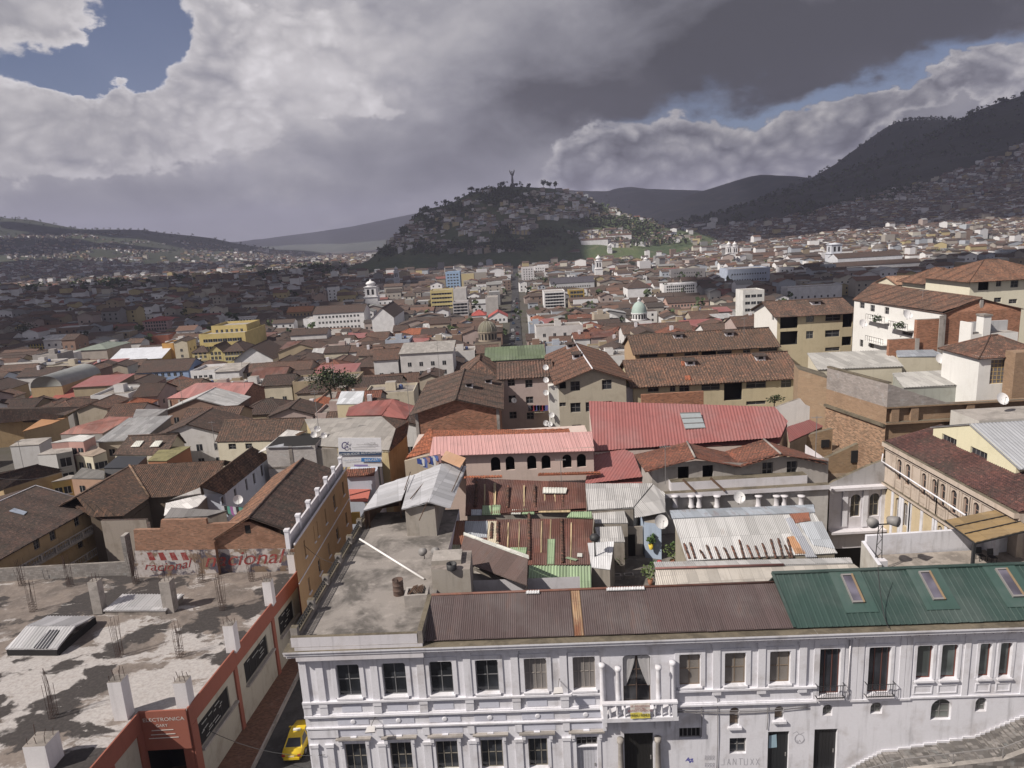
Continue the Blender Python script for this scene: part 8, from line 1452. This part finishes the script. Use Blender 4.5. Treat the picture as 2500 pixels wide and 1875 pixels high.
mb.tube([b0+V((-2.2*S_, 0, 18*S_)), b0+V((-4.6*S_, -1, 20.5*S_)), b0+V((-5.2*S_, -1.5, 25*S_))], [1.*S_, .8*S_, .5*S_], SV, 7); mb.tube([b0+V((2.2*S_, 0, 18*S_)), b0+V((3.8*S_, -1.5, 14.5*S_)), b0+V((2.5*S_, -2.5, 12*S_))], [1.*S_, .8*S_, .5*S_], SV, 7); mb.build('figure', stt)
for s in (-1, 1): mb = MB(); mb.slab([b0+V((s*1.2*S_, 1.5, 12*S_)), b0+V((s*4.*S_, 2.5, 16*S_)), b0+V((s*6.8*S_, 3, 24*S_)), b0+V((s*5.6*S_, 3, 28.*S_)), b0+V((s*2.6*S_, 2, 21*S_))][::s], 1.*S_, SV); mb.build('wing', stt)
# ------------------------------------------------------------------ trees
def tree(label, p, h, r, name='tree', lf=(LEAF2, LEAF), n=420, group=None, flatten=.75, leaf=.35):
    p = V(p); o = thing(name, label, 'tree', p, group); mb = MB(); bark = flat((.07, .05, .035)); th = h-r*flatten; mb.tube([p-V((0, 0, .5)), p+V((.05*h*.3, 0, th*.5)), p+V((0, .1, th))], [h*.035, h*.028, h*.018], bark, 6)
    for k in range(5): a = k*1.26+rnd.random(); mb.tube([p+V((0, 0, th*.75)), p+V((r*.55*math.cos(a), r*.55*math.sin(a), th+r*.25*rnd.random()))], [h*.015, h*.007], bark, 5)
    mb.build('trunk', o); mb = MB(); cl = [(V((rnd.gauss(0, .45), rnd.gauss(0, .45), rnd.gauss(.05, .3)*flatten))*r, r*rnd.uniform(.35, .6)) for _ in range(10)]
    for k in range(n):
        c_, rr = cl[k % 10]; d = V((rnd.gauss(0, 1), rnd.gauss(0, 1), rnd.gauss(0, .8))).normalized()*rr*rnd.random()**.4; q = p+V((0, 0, th+r*.2))+c_+d; a = V((rnd.gauss(0, 1), rnd.gauss(0, 1), rnd.gauss(0, .5))).normalized(); b_ = a.cross(V((rnd.gauss(0, 1), rnd.gauss(0, 1), rnd.gauss(0, 1)))).normalized(); s = leaf*rnd.uniform(.6, 1.4); mb.face([q-a*s, q-b_*s*.7, q+a*s, q+b_*s*.7], lf[(k//10) % len(lf)])
    mb.build('crown', o); return o
GRT = (flat((.035, .05, .022)), flat((.055, .075, .03)), flat((.02, .03, .016)))
p = cZ(19, 1440, 720, 2); tree('big leafy grey green tree among the roofs left of the billboard', (p.x, p.y, 1.), 8.5, 4.6, lf=GRT, n=1700, leaf=.24); LMK.append(('the big leafy tree', 810, 930)); p = cZ(19, 1600, 640, 4); tree('smaller tree joined to the right of the big leafy grey green tree', (p.x, p.y, 1.), 7., 2.6, lf=GRT, n=700, leaf=.22); p = cY(6, 862, 872, 101); tree('small shrub growing on the wall top before the long beige house', (p.x, 101, p.z-1), 3., 1.1, lf=GRT, n=260, leaf=.14)
for lab, c, x, y, h, r in (('palm like tree before the beige gabled apartments', 7, 1945, 640, 9, 4), ('dark spreading pine in the square by the white tower, left one', 12, 1370, 400, 15, 9), ('dark spreading pine in the square by the white tower, right one', 12, 1440, 405, 13, 7), ('dark round tree by the long grey palace', 12, 640, 560, 11, 7), ('dark tree near the square bell tower', 10, 1690, 1120, 12, 9), ('small palm beside the white buttressed church', 12, 1780, 620, 8, 4), ('dark tree at the far right of the bright yellow building', 8, 150, 780, 12, 8)): p = hit(*K(c, x, y)); tree(lab, (p.x, p.y, HZ(p.x, p.y)), h, r, lf=GRT, n=520, leaf=.07*r)
for i, (x, y, h) in enumerate(((782, 230, 13), (818, 225, 8), (850, 218, 7), (985, 195, 12), (1148, 192, 9), (1240, 200, 17), (1282, 200, 15), (1315, 195, 16), (610, 320, 14), (1070, 190, 8))): u, v = K(9, x, y); Xp = PY(u, v, 1632.).x; tree('dark round tree on the hill crest, %s from the left along the skyline' % ('second', 'third', 'fourth', 'fifth', 'seventh', 'eighth', 'ninth', 'last', 'first', 'sixth')[i], (Xp, 1632., HZ(Xp, 1632.)-.5), h, h*.48, lf=(GRT[0], GRT[2]), n=240, leaf=1.3)
# ------------------------------------------------------------------ the wider town: nearest houses one by one, the rest as one mass
def street_x(y): z = G(0, y); return PY(1258, proj(0, y, z)[1], y).x
mb = MB(); ys = list(range(170, 1290, 40))
for a, c in zip(ys, ys[1:]): x0, x1 = street_x(a), street_x(c); mb.face([(x0-3.4, a, G(x0, a)+.05), (x0+3.4, a, G(x0, a)+.05), (x1+3.4, c, G(x1, c)+.05), (x1-3.4, c, G(x1, c)+.05)], flat((.035, .034, .037)))
solo(mb, 'street', kind='structure')
def car(lab, x, y, col):
    z = G(x, y)+.1; o = thing('car', lab, 'car', (x, y, z), 'cars along the dark street'); m = paint(col, .35); mb = MB(); mb.box((x-.85, y-2.1, z+.3), (x+.85, y+2.1, z+.85), m); mb.obox([(x-.75, y-1.5), (x+.75, y-1.5), (x+.75, y+.9), (x-.75, y+.9)], z+.852, z+1.4, m); mb.build('body', o); mb = MB(); mb.face([(x-.65, y-1.52, z+.9), (x+.65, y-1.52, z+.9), (x+.6, y-1.51, z+1.32), (x-.6, y-1.51, z+1.32)], GLASS); mb.build('rear_window', o); mb = MB()
    for sx in (-.8, .8):
        for sy in (-1.3, 1.3): mb.tube([(x+sx-.1, y+sy, z+.3), (x+sx+.1, y+sy, z+.3)], .32, IRON, 8)
    mb.build('wheels', o)
for k in range(22): y = 215+k*19+rnd.uniform(-5, 5); car('small car in the line of traffic along the dark straight street', street_x(y)+(1.3 if k % 2 else -1.3)+rnd.uniform(-.2, .2), y, ((.5, .5, .52), (.05, .05, .06), (.05, .08, .14), (.3, .3, .32), (.16, .05, .05))[k % 5])
WALLS = [('white', (.66, .65, .66)), ('cream', (.56, .5, .4)), ('beige', (.42, .36, .29)), ('ochre', (.36, .29, .2)), ('pink', (.42, .33, .31)), ('grey', (.34, .32, .31)), ('pale blue', (.4, .44, .52)), ('white', (.6, .58, .58)), ('brick', (.24, .155, .12))]
RFS = [('brown tiles', TILE_G, 'tile'), ('dark brown tiles', TILE_D, 'tile'), ('brown tiles', TM, 'tile'), ('mossy dark tiles', TD, 'tile'), ('reddish tiles', TILE_R, 'tile'), ('grey sheets', SLAB, 'sin'), ('rusty sheets', RU2, 'sin'), ('a red sheet roof', RED, 'sin'), ('orange tiles', TILE_O, 'tile'), ('pale sheets', PS, 'sin')]
def clear(x, y, r):
    for q in HOUSES:
        xs = [p[0] for p in q]; yy = [p[1] for p in q]
        if min(xs)-r < x < max(xs)+r and min(yy)-r < y < max(yy)+r: return False
    return True
def hidden(u, v):                           # behind the taller houses in front
    pts = [(-100, 1010), (250, 1000), (400, 1090), (1000, 1020), (1010, 930), (1220, 900), (1340, 850), (1420, 820), (1520, 900), (1530, 815), (1850, 800), (1870, 735), (2070, 725), (2085, 700), (2250, 690), (2270, 650), (2600, 620)]
    for (a, va), (b_, vb) in zip(pts, pts[1:]):
        if a <= u <= b_: return v > lerp(va, vb, (u-a)/(b_-a))
    return True
PL = []; y = 96.; row = 0
while y < 900:
    dpt = rnd.uniform(9, 13); x = -.83*y-20; 
    while x < .83*y+20:
        w = rnd.choice((7, 8, 10, 12, 15, 19))*rnd.uniform(.85, 1.15); cx, cy = x+w/2, y+dpt/2; h = rnd.uniform(4.2, 7.2) if rnd.random() < .86 else rnd.uniform(8, 12)
        if cx < -30 and y < 200: h = min(h, 7.5)
        if y > 480 and rnd.random() < .12: h += 5
        sx = street_x(cy) if cy > 175 else -13-.028*(cy-70); zt = G(cx, cy)+h; u, v = proj(cx, cy, zt+1); gap = abs(x+w/2-sx) < w/2+3.9
        if not gap:
            hw = w*.55*F/cy
            for b0, b1, vb, yb in BOX:
                if cy < yb and b0 < u+hw and b1 > u-hw and v < vb: h -= (vb-v)*cy/F; zt = G(cx, cy)+h; u, v = proj(cx, cy, zt+1)
            gap = h < 2.6
        if not gap and -60 < u < 2560 and not hidden(u, v) and clear(cx, cy, max(w, dpt)*.42) and HZ(cx, cy) < G(cx, cy)+1.5: PL.append((cx, cy, w, dpt, h, u, v))
        x += w+(rnd.uniform(.2, 1.5) if rnd.random() < .88 else 7)
    y += dpt+(1.5 if row % 4 else 7); row += 1
PL.sort(key=lambda p: p[1]); N_IND = 262; IND, REST = PL[:N_IND], PL[N_IND:]
NAMED = []
for cx, cy, w, d, h, u, v in IND:
    wn, wc = rnd.choice(WALLS); k = rnd.random(); rn, rm, rk = RFS[int(k*4/.6)] if k < .6 else rnd.choice(RFS[4:]) if k < .82 else ('a flat concrete roof', CONC, 'flat'); t = ('flat', .6) if rk == 'flat' else ('shed', rnd.uniform(.8, 1.8)) if rk == 'sin' and rnd.random() < .6 else rnd.choice((('gx', d*.2), ('gx', d*.2), ('gy', w*.17), ('hip', min(w, d)*.21)))
    g = G(cx, cy); yaw = rnd.gauss(0, .03); ca, sa = math.cos(yaw), math.sin(yaw); q = [(cx+a*ca-b_*sa, cy+a*sa+b_*ca) for a, b_ in ((-w/2, -d/2), (w/2, -d/2), (w/2, d/2), (-w/2, d/2))]; z = g+h; o = thing('house', 'x', 'house', (cx, cy, g-.5), 'houses of the old town'); near = cy < 190; wm = plaster(wc, .45) if near else flat(wc); mb = MB()
    for i in range(4): a, b_ = q[i], q[(i+1) % 4]; mb.face([(a[0], a[1], g-2), (b_[0], b_[1], g-2), (b_[0], b_[1], z), (a[0], a[1], z)], wm)
    top_roof(o, q, z, t, rm, rk, cy < 230, .4, wm, mb, .5, .08); mb.build('wall', o); n = max(1, int(w/3.6)); rows = [g+1+3*i for i in range(max(1, int((h-1)/3)))]; simple_windows(o, q[0], q[1], rows[-2:], min(n, 4), 1.2, 1.4, start=.06)
    side = (q[3], q[0]) if cx > 0 else (q[1], q[2])
    if rnd.random() < .6: simple_windows(o, side[0], side[1], rows[-1:], 2, 1., 1.3)
    if rk == 'tile' and rnd.random() < .3 and cy < 300: m2_ = MB(); a = (q[0][0]*.6+q[2][0]*.4, q[0][1]*.6+q[2][1]*.4); m2_.box((a[0]-.5, a[1]-.5, z), (a[0]+.5, a[1]+.5, z+t[1]+1.), WHITE2); m2_.build('chimney', o)
    if rk == 'flat': m2_ = MB(); a = ((q[0][0]+q[2][0])/2, (q[0][1]+q[2][1])/2); m2_.box((a[0]-1.6, a[1]-.5, z+.01), (a[0]+1.2, a[1]+2, z+2.3), wm, CONC_L); m2_.build('stair_head', o); m2_ = MB(); m2_.lathe((a[0]+2.4, a[1]+1, z+.01), [(.55, 0), (.6, .2), (.6, 1.1), (.2, 1.35), (.02, 1.36)], flat((.1, .14, .3)) if rnd.random() < .4 else flat((.5, .5, .5)), 10); m2_.build('water_tank', o)
    NAMED.append((o, ('low' if h < 6.3 else 'tall' if h > 9 else 'wide' if w > 20 else 'narrow' if w < 10.5 else 'small' if d < 12 else 'square')+' '+wn, rn, u, v+8))
def rel(u, v, lmk):
    ph, a, b_ = lmk; du, dv = u-a, v-b_
    return ('left of ' if du < 0 else 'right of ')+ph if abs(du) > abs(dv)*1.6 else ('below ' if dv > 0 else 'beyond ')+ph
LMK += [('the billboard', 905, 1100), ('the pink roofed warehouse', 560, 955), ('the mossy brick gable', 1060, 960), ('the green sheet roof', 1250, 870), ('the beige gabled apartments', 1430, 910), ('the vented beige house', 1730, 870), ('the white modern house', 130, 1120), ('the charcoal flat roof', 330, 1130), ('the rusty streaked roof', 240, 1035), ('the dark straight street', 1258, 740), ('the open veranda house', 370, 1020), ('the white sheet hut', 850, 970)]
from collections import defaultdict
def lab_for(level):
    D = defaultdict(list)
    for it in NAMED:
        o, a, rn, u, v = it; ls = sorted(LMK, key=lambda l: math.hypot(l[1]-u, (l[2]-v)*1.5)); s = a+' house with '+rn+' '+rel(u, v, ls[level]); D[s].append(it)
    return D
todo = NAMED; used_l = set()
for level in (0, 1, 2):
    D = defaultdict(list)
    for it in todo:
        o, a, rn, u, v = it; ls = sorted(LMK, key=lambda l: math.hypot(l[1]-u, (l[2]-v)*1.5)); D[a+' house with '+rn+', '+rel(u, v, ls[level])].append(it)
    todo = []
    for s, its in D.items():
        if len(its) == 1 and s not in used_l: its[0][0]['label'] = s; used_l.add(s)
        else: todo += its
D = defaultdict(list)
for it in todo: ls = sorted(LMK, key=lambda l: math.hypot(l[1]-it[3], (l[2]-it[4])*1.5)); D[it[1]+' house, '+it[2].replace('a flat concrete roof', 'flat roof').replace('a red sheet roof', 'red roof')+', '+rel(it[3], it[4], ls[0])].append(it)
ORD = ('first', 'second', 'third', 'fourth', 'fifth', 'sixth', 'seventh', 'eighth', 'ninth')
for s, its in D.items():
    its.sort(key=lambda t: t[3])
    for i, t in enumerate(its): t[0]['label'] = s.replace(' a flat concrete roof', ' flat roof').replace(' a red sheet roof', ' red roof')+(', '+ORD[min(i, 8)]+' from left' if len(its) > 1 else '')
# the rest of the town as one mass of houses, with the hillside suburbs
class Mass:
    def __init__(s, mats): s.v = []; s.f = []; s.mi = []; s.mats = mats
    def q(s, pts, m): i = len(s.v); s.v += pts; s.f.append(tuple(range(i, i+len(pts)))); s.mi.append(m)
    def build(s, name, **k):
        me = bpy.data.meshes.new(name); me.from_pydata(s.v, [], s.f)
        for m in s.mats: me.materials.append(m)
        me.polygons.foreach_set('material_index', s.mi); me.update(); o = bpy.data.objects.new(name, me); COL.objects.link(o); ORG[o.name] = V(); return tag(o, **k)
def plain(col, r=.95): n = NT('far_colour'); n.set('Base Color', col); n.set('Roughness', r); return n.mat
FW = [plain(c) for c in ((.62, .61, .63), (.5, .47, .41), (.33, .3, .27), (.29, .235, .17), (.34, .28, .26), (.24, .235, .24), (.36, .385, .43), (.7, .69, .7), (.19, .135, .11), (.42, .35, .2))]
FR = [plain(c) for c in ((.075, .054, .046), (.052, .042, .038), (.095, .064, .052), (.14, .08, .06), (.2, .2, .2), (.33, .33, .34), (.17, .07, .06))]; FV = plain((.02, .02, .024))
MS = Mass(FW+FR+[FV]); NW, NR = len(FW), len(FR)
def mass_house(x, y, z, w, d, h, yaw=0., win=False, dark=0.):
    ca, sa = math.cos(yaw), math.sin(yaw); P = lambda a, b_, c: (x+a*ca-b_*sa, y+a*sa+b_*ca, z+c); wm = rnd.choice((0, 0, 7, 1, 2, 2, 3, 4, 5, 5, 6, 7, 8, 9) if dark < rnd.random() else (2, 3, 5, 8, 5)); k = rnd.random(); rm = NW+(rnd.choice((0, 0, 1, 2, 2, 3)) if k < .7 else rnd.choice((4, 4, 5, 6))); W_, D_ = w/2, d/2; b_ = -4.
    c = [(-W_, -D_), (W_, -D_), (W_, D_), (-W_, D_)]
    for i in range(4): p, q = c[i], c[(i+1) % 4]; MS.q([P(*p, b_), P(*q, b_), P(*q, h), P(*p, h)], wm)
    if k < .78:
        r = min(w, d)*.2; o = .5
        if rnd.random() < .6: A, B = P(-W_-o, 0, h+r), P(W_+o, 0, h+r); MS.q([P(-W_-o, -D_-o, h-.2), P(W_+o, -D_-o, h-.2), B, A], rm); MS.q([P(W_+o, D_+o, h-.2), P(-W_-o, D_+o, h-.2), A, B], rm); MS.q([P(W_, -D_, h), P(W_, D_, h), P(W_, 0, h+r*.95)], wm); MS.q([P(-W_, D_, h), P(-W_, -D_, h), P(-W_, 0, h+r*.95)], wm)
        else: A, B = P(0, -D_-o, h+r), P(0, D_+o, h+r); MS.q([P(-W_-o, D_+o, h-.2), P(-W_-o, -D_-o, h-.2), A, B], rm); MS.q([P(W_+o, -D_-o, h-.2), P(W_+o, D_+o, h-.2), B, A], rm); MS.q([P(-W_, -D_, h), P(W_, -D_, h), P(0, -D_, h+r*.95)], wm)
    else: MS.q([P(-W_, -D_, h), P(W_, -D_, h), P(W_, D_, h), P(-W_, D_, h)], NW+rnd.choice((4, 5, 0)))
    if win:
        n = max(2, int(w/4)); e = -D_-.04
        for f in range(int(h/3.2)):
            for i in range(n): a = -W_+w*(i+.5)/n; MS.q([P(a-.6, e, f*3.2+.9), P(a+.6, e, f*3.2+.9), P(a+.6, e, f*3.2+2.3), P(a-.6, e, f*3.2+2.3)], NW+NR)
for cx, cy, w, d, h, u, v in REST: mass_house(cx, cy, G(cx, cy), w, d, h, rnd.gauss(0, .04), cy < 800)
y = 62.
while y < 520:                              # the same town carried on past both edges of the view
    for k in range(60):
        x = -1.9*y+k*15.+rnd.uniform(-2, 2)
        if x > 1.9*y: break
        u = proj(x, y, G(x, y)+5)[0]
        if (u > 2620 or u < -120) and clear(x, y, 7): mass_house(x, y, G(x, y), rnd.uniform(9, 14), rnd.uniform(8, 12), rnd.uniform(4, 7.5), rnd.gauss(0, .05), True)
    y += 14
def terr_ok(x, y):
    return MN.noise(V((x*.004, y*.004, 5.)))+.6*MN.noise(V((x*.013, y*.013, 2.)))
n_ = 0
while n_ < 7600:                            # valley floor out to the hills
    y = 900*(1+3.6*rnd.random()**1.5); u = rnd.uniform(-60, 2560); x = PY(u, 650, y).x; z = HZ(x, y)
    if z > 40 or PANE.z(x, y) > -14: n_ += .2; continue
    n_ += 1
    if abs(x-street_x(min(y, 1280))) < 10 and y < 1300: continue
    s = 1+.25*(y > 1800); mass_house(x, y, z, rnd.uniform(8, 17)*s, rnd.uniform(8, 13)*s, rnd.uniform(3.5, 7.5) if rnd.random() < .92 else rnd.uniform(9, 17), rnd.gauss(0, .15))
n_ = 0
while n_ < 12500:                            # suburbs on the right-hand mountain and the left-hand ridge
    n_ += 1
    if n_ % 10 < 7:
        y = rnd.uniform(1150, 2250); u = rnd.uniform(1560, 2560); v = rnd.uniform(330, 640); x = PY(u, v, y).x; z = RMT.z(x, y); zr = RMT.ridge(x); fr_ = (z+18)/(zr+18)
        if z < -17 or fr_ > .6+.16*(u-1560)/1000 or terr_ok(x, y) < -.5-.15*rnd.random(): continue
        dk = .35
    else:
        y = rnd.uniform(1900, 4150); u = rnd.uniform(-80, 720); x = PY(u, 600, y).x; z = LEF.z(x, y)
        if z < -21 or z > LEF.ridge(x)*.86 or terr_ok(x*.6, y*.6) < -.12: continue
        dk = .75
    mass_house(x, y, z, rnd.uniform(7, 15), rnd.uniform(7, 11), rnd.uniform(3.5, 8), rnd.gauss(0, .4), False, dk)
for x, y, rx, ry, n in ((850, 400, 60, 40, 46), (770, 480, 70, 35, 34), (920, 470, 40, 30, 22), (1040, 370, 60, 25, 24), (1110, 460, 80, 40, 48), (1240, 345, 60, 18, 20), (1360, 390, 60, 20, 22), (1470, 365, 70, 40, 30), (1580, 380, 60, 25, 18), (340, 560, 60, 40, 34), (490, 570, 50, 20, 24), (600, 575, 50, 20, 26), (450, 480, 40, 40, 16), (770, 310, 40, 12, 12), (560, 380, 50, 20, 10), (1200, 265, 60, 30, 14), (1310, 265, 40, 40, 10), (1400, 245, 40, 25, 12), (1500, 280, 40, 25, 12), (1560, 520, 90, 25, 50), (1720, 505, 70, 25, 40), (1700, 360, 40, 40, 18), (860, 550, 40, 12, 10), (700, 610, 260, 16, 40), (480, 500, 90, 50, 30), (640, 430, 90, 50, 26), (1150, 350, 160, 60, 40), (1380, 320, 120, 50, 30), (1330, 400, 120, 8, 22), (1880, 430, 120, 40, 60), (1930, 535, 180, 35, 110), (1720, 560, 90, 20, 40), (890, 240, 40, 8, 6)):
    for k in range(int(n*1.2)):
        p = hit(*K(9, x+rnd.gauss(0, rx*.62), y+rnd.gauss(0, ry*.62)), 700.)
        if p.y < 2000: mass_house(p.x, p.y, p.z, rnd.uniform(8, 15), rnd.uniform(7, 10), rnd.uniform(4.5, 9), rnd.gauss(0, .2))
MS.build('town_houses', label='far mass of tightly packed town houses filling the valley and hillsides', cat='houses', kind='stuff')
# woods and scattered trees of the valley and hills
TR = Mass([plain(c) for c in ((.055, .08, .034), (.032, .048, .022), (.08, .105, .042))])
def clump(x, y, z, r, h, n=16):
    for _ in range(n):
        a = rnd.random()*6.28; e = rnd.uniform(-.2, 1); q = (x+r*math.cos(a)*(1-.5*abs(e))*rnd.uniform(.5, 1), y+r*math.sin(a)*(1-.5*abs(e))*rnd.uniform(.5, 1), z+h*(.45+.5*e)); s = r*rnd.uniform(.3, .6); v1 = V((rnd.gauss(0, 1), rnd.gauss(0, 1), rnd.gauss(0, .7))).normalized()*s; v2 = V((rnd.gauss(0, 1), rnd.gauss(0, 1), rnd.gauss(0, 1))).cross(v1).normalized()*s*.8; q = V(q); TR.q([tuple(q-v1), tuple(q-v2), tuple(q+v1), tuple(q+v2)], rnd.randrange(3))
for c, x, y, rx, ry, n in ((9, 700, 600, 280, 40, 190), (9, 1050, 590, 200, 35, 150), (9, 500, 600, 120, 45, 90), (9, 470, 350, 90, 60, 110), (9, 530, 450, 70, 60, 90), (9, 700, 350, 120, 50, 90), (9, 980, 260, 160, 60, 210), (9, 1200, 310, 160, 40, 80), (9, 1600, 440, 150, 30, 150), (9, 1290, 520, 150, 30, 60), (9, 330, 480, 60, 60, 80), (9, 1000, 500, 60, 40, 60), (9, 1850, 500, 60, 50, 60), (9, 1650, 330, 120, 60, 60), (9, 250, 620, 80, 40, 50), (9, 1850, 470, 150, 60, 170), (9, 1900, 545, 200, 35, 200), (11, 1810, 600, 130, 28, 260), (11, 1420, 605, 50, 15, 40), (11, 1060, 670, 100, 25, 60), (11, 600, 690, 300, 40, 190), (11, 200, 720, 250, 20, 80), (11, 1530, 640, 60, 30, 50), (11, 1680, 680, 40, 15, 20), (10, 850, 850, 70, 25, 60), (10, 400, 870, 30, 20, 25), (10, 220, 870, 40, 20, 25), (10, 1450, 700, 160, 30, 120), (10, 900, 800, 200, 25, 60), (10, 1250, 760, 150, 25, 50)):
    for k in range(n):
        p = hit(*K(c, x+rnd.gauss(0, rx*.5), y+rnd.gauss(0, ry*.5)), 300.)
        if p.y < 6000: r = rnd.uniform(3, 6)*(1 if p.y < 2500 else 1.8); clump(p.x, p.y, p.z, r, r*rnd.uniform(1.6, 2.8))
for k in range(1500):                       # scrub and plantations along the ridges
    h = (RMT, LEF, RMT, DOME)[k % 4]; x0, x1 = h.r[0][0], h.r[-1][0]; x = rnd.uniform(x0, x1); y = h.y-h.wf*rnd.random()**2*.45; z = h.z(x, y)
    if z > 30: r = rnd.uniform(5, 9); clump(x, y, z-2, r, r*rnd.uniform(1.5, 2.4), 10)
for k in range(260): y = rnd.uniform(350, 1250); x = PY(rnd.uniform(0, 2000), 650, y).x; r = rnd.uniform(2, 4); clump(x, y, G(x, y), r, r*2.8)
TR.build('woods', label='dark woods and scattered trees over the hills and valley', cat='trees', kind='stuff')
# clouds added out of view, sized and placed to shade valley and hills
CLM = NT('cloud_vapour'); CLM.set('Base Color', (.8, .8, .82)); CLM.set('Roughness', 1.); CLM = CLM.mat
def shade_cloud(tx, ty, rx, ry, H=1350.):
    cx, cy = tx+SUN.x/SUN.z*H, ty+SUN.y/SUN.z*H; vs = []; fs = []; n, m = 40, 14; sd = rnd.random()*50
    for j in range(m+1):
        th = math.pi*j/m-math.pi/2
        for i in range(n): a = 2*math.pi*i/n; d = V((math.cos(a)*math.cos(th), math.sin(a)*math.cos(th), math.sin(th))); k = 1+.35*MN.noise(d*1.6+V((sd, 0, 0)))+.2*MN.noise(d*4+V((sd, 3, 0))); vs.append(V((cx+d.x*rx*k, cy+d.y*ry*k, H+max(d.z*170*k, -45))))
    for j in range(m):
        for i in range(n): fs.append((j*n+i, j*n+(i+1) % n, (j+1)*n+(i+1) % n, (j+1)*n+i))
    mb = MB(); mb.mesh(vs, fs, CLM, True); return solo(mb, 'shade_cloud', kind='structure')
for a in ((-520, 760, 330, 480), (-230, 1500, 450, 300), (420, 540, 260, 190), (1000, 1850, 640, 560), (1900, 2500, 800, 900), (-1600, 4100, 900, 300), (-700, 1250, 260, 260), (1300, 3500, 900, 500), (1980, 3300, 700, 650), (-1350, 2450, 650, 450), (-2300, 3300, 700, 350), (1300, 5200, 2300, 1300, 3600), (-1500, 8600, 2200, 1500, 4600)): shade_cloud(*a)

# television aerials and cables over the roofs
AER = [(4, 1440, 650, 74, 3.2), (5, 60, 640, 71, 3.4), (5, 960, 545, 73, 5.), (7, 215, 1230, 104, 6.), (7, 320, 900, 150, 5.), (7, 1030, 850, 128, 6.), (19, 1325, 1050, 108, 7.), (19, 590, 560, 172, 6.), (8, 1230, 1180, 140, 5.), (15, 265, 400, 120, 4.5), (6, 1660, 345, 118, 3.5), (16, 500, 130, 118, 4.), (6, 700, 470, 131, 3.), (7, 830, 1140, 100, 5.)]
for i, (c, x, y, Y, h) in enumerate(AER):
    p = cY(c, x, y, Y); o = thing('aerial', 'thin television aerial '+('over the upper rusty roof', 'at the left corner of the old gabled house', 'tall on the right end of the old gabled house', 'beside the collapsed roof, tallest there', 'beside the big leafy tree', 'behind the mossy brick gable house', 'just above the billboard side wall', 'near the ornate white house', 'over the brick warehouse roof', 'on the yellow pedimented house', 'on the white apartment house ridge', 'behind the long blue walled house', 'on the low tiled house with two vents', 'over the low red roofed house')[i], 'aerial', p-V((0, 0, 1)), 'television aerials'); mb = MB(); mb.bar(p-V((0, 0, 1)), p+V((0, 0, h)), .06, FRAMEG); mb.build('mast', o); mb = MB(); mb.bar(p+V((-.6, 0, h-.2)), p+V((.6, 0, h-.2)), .04, FRAMEG)
    for k in range(5): mb.bar(p+V((-.5+.25*k, -.4+.04*k, h-.2)), p+V((-.5+.25*k, .4-.04*k, h-.2)), .03, FRAMEG)
    mb.build('crossbar', o)
def cable(lab, a, b, sag, m=IRON, r=.025): a, b = V(a), V(b); mb = MB(); mb.tube([a.lerp(b, i/16)-V((0, 0, sag*4*(i/16)*(1-i/16))) for i in range(17)], r, m, 4); solo(mb, 'cable', lab, 'cable', a)
cable('pale cable drooping over the brown corrugated roof to the white facade', cY(4, 1985, 1370, 49), HP(22.1, 9.9, .7), 1.2, FRAMEW, .03); cable('dark cable running down the green metal roof from the loudspeaker mast', cZ(5, 1335, 1190, 13.5), HP(41.5, 10.3, .6), .8, IRON, .03); cable('black cable crossing the narrow street by the taxi', HP(1.2, 1.2, .2), V((-25, 47, 2.4)), .8); cable('second cable crossing the street further back by the orange house', HP(.1, 9.5, -14), V((-22, 66, 8.5)), .7); cable('long cable slung across the tiled roofs at left', cY(15, 0, 560, 105), cY(15, 830, 430, 120), 1.0, FRAMEG, .03)
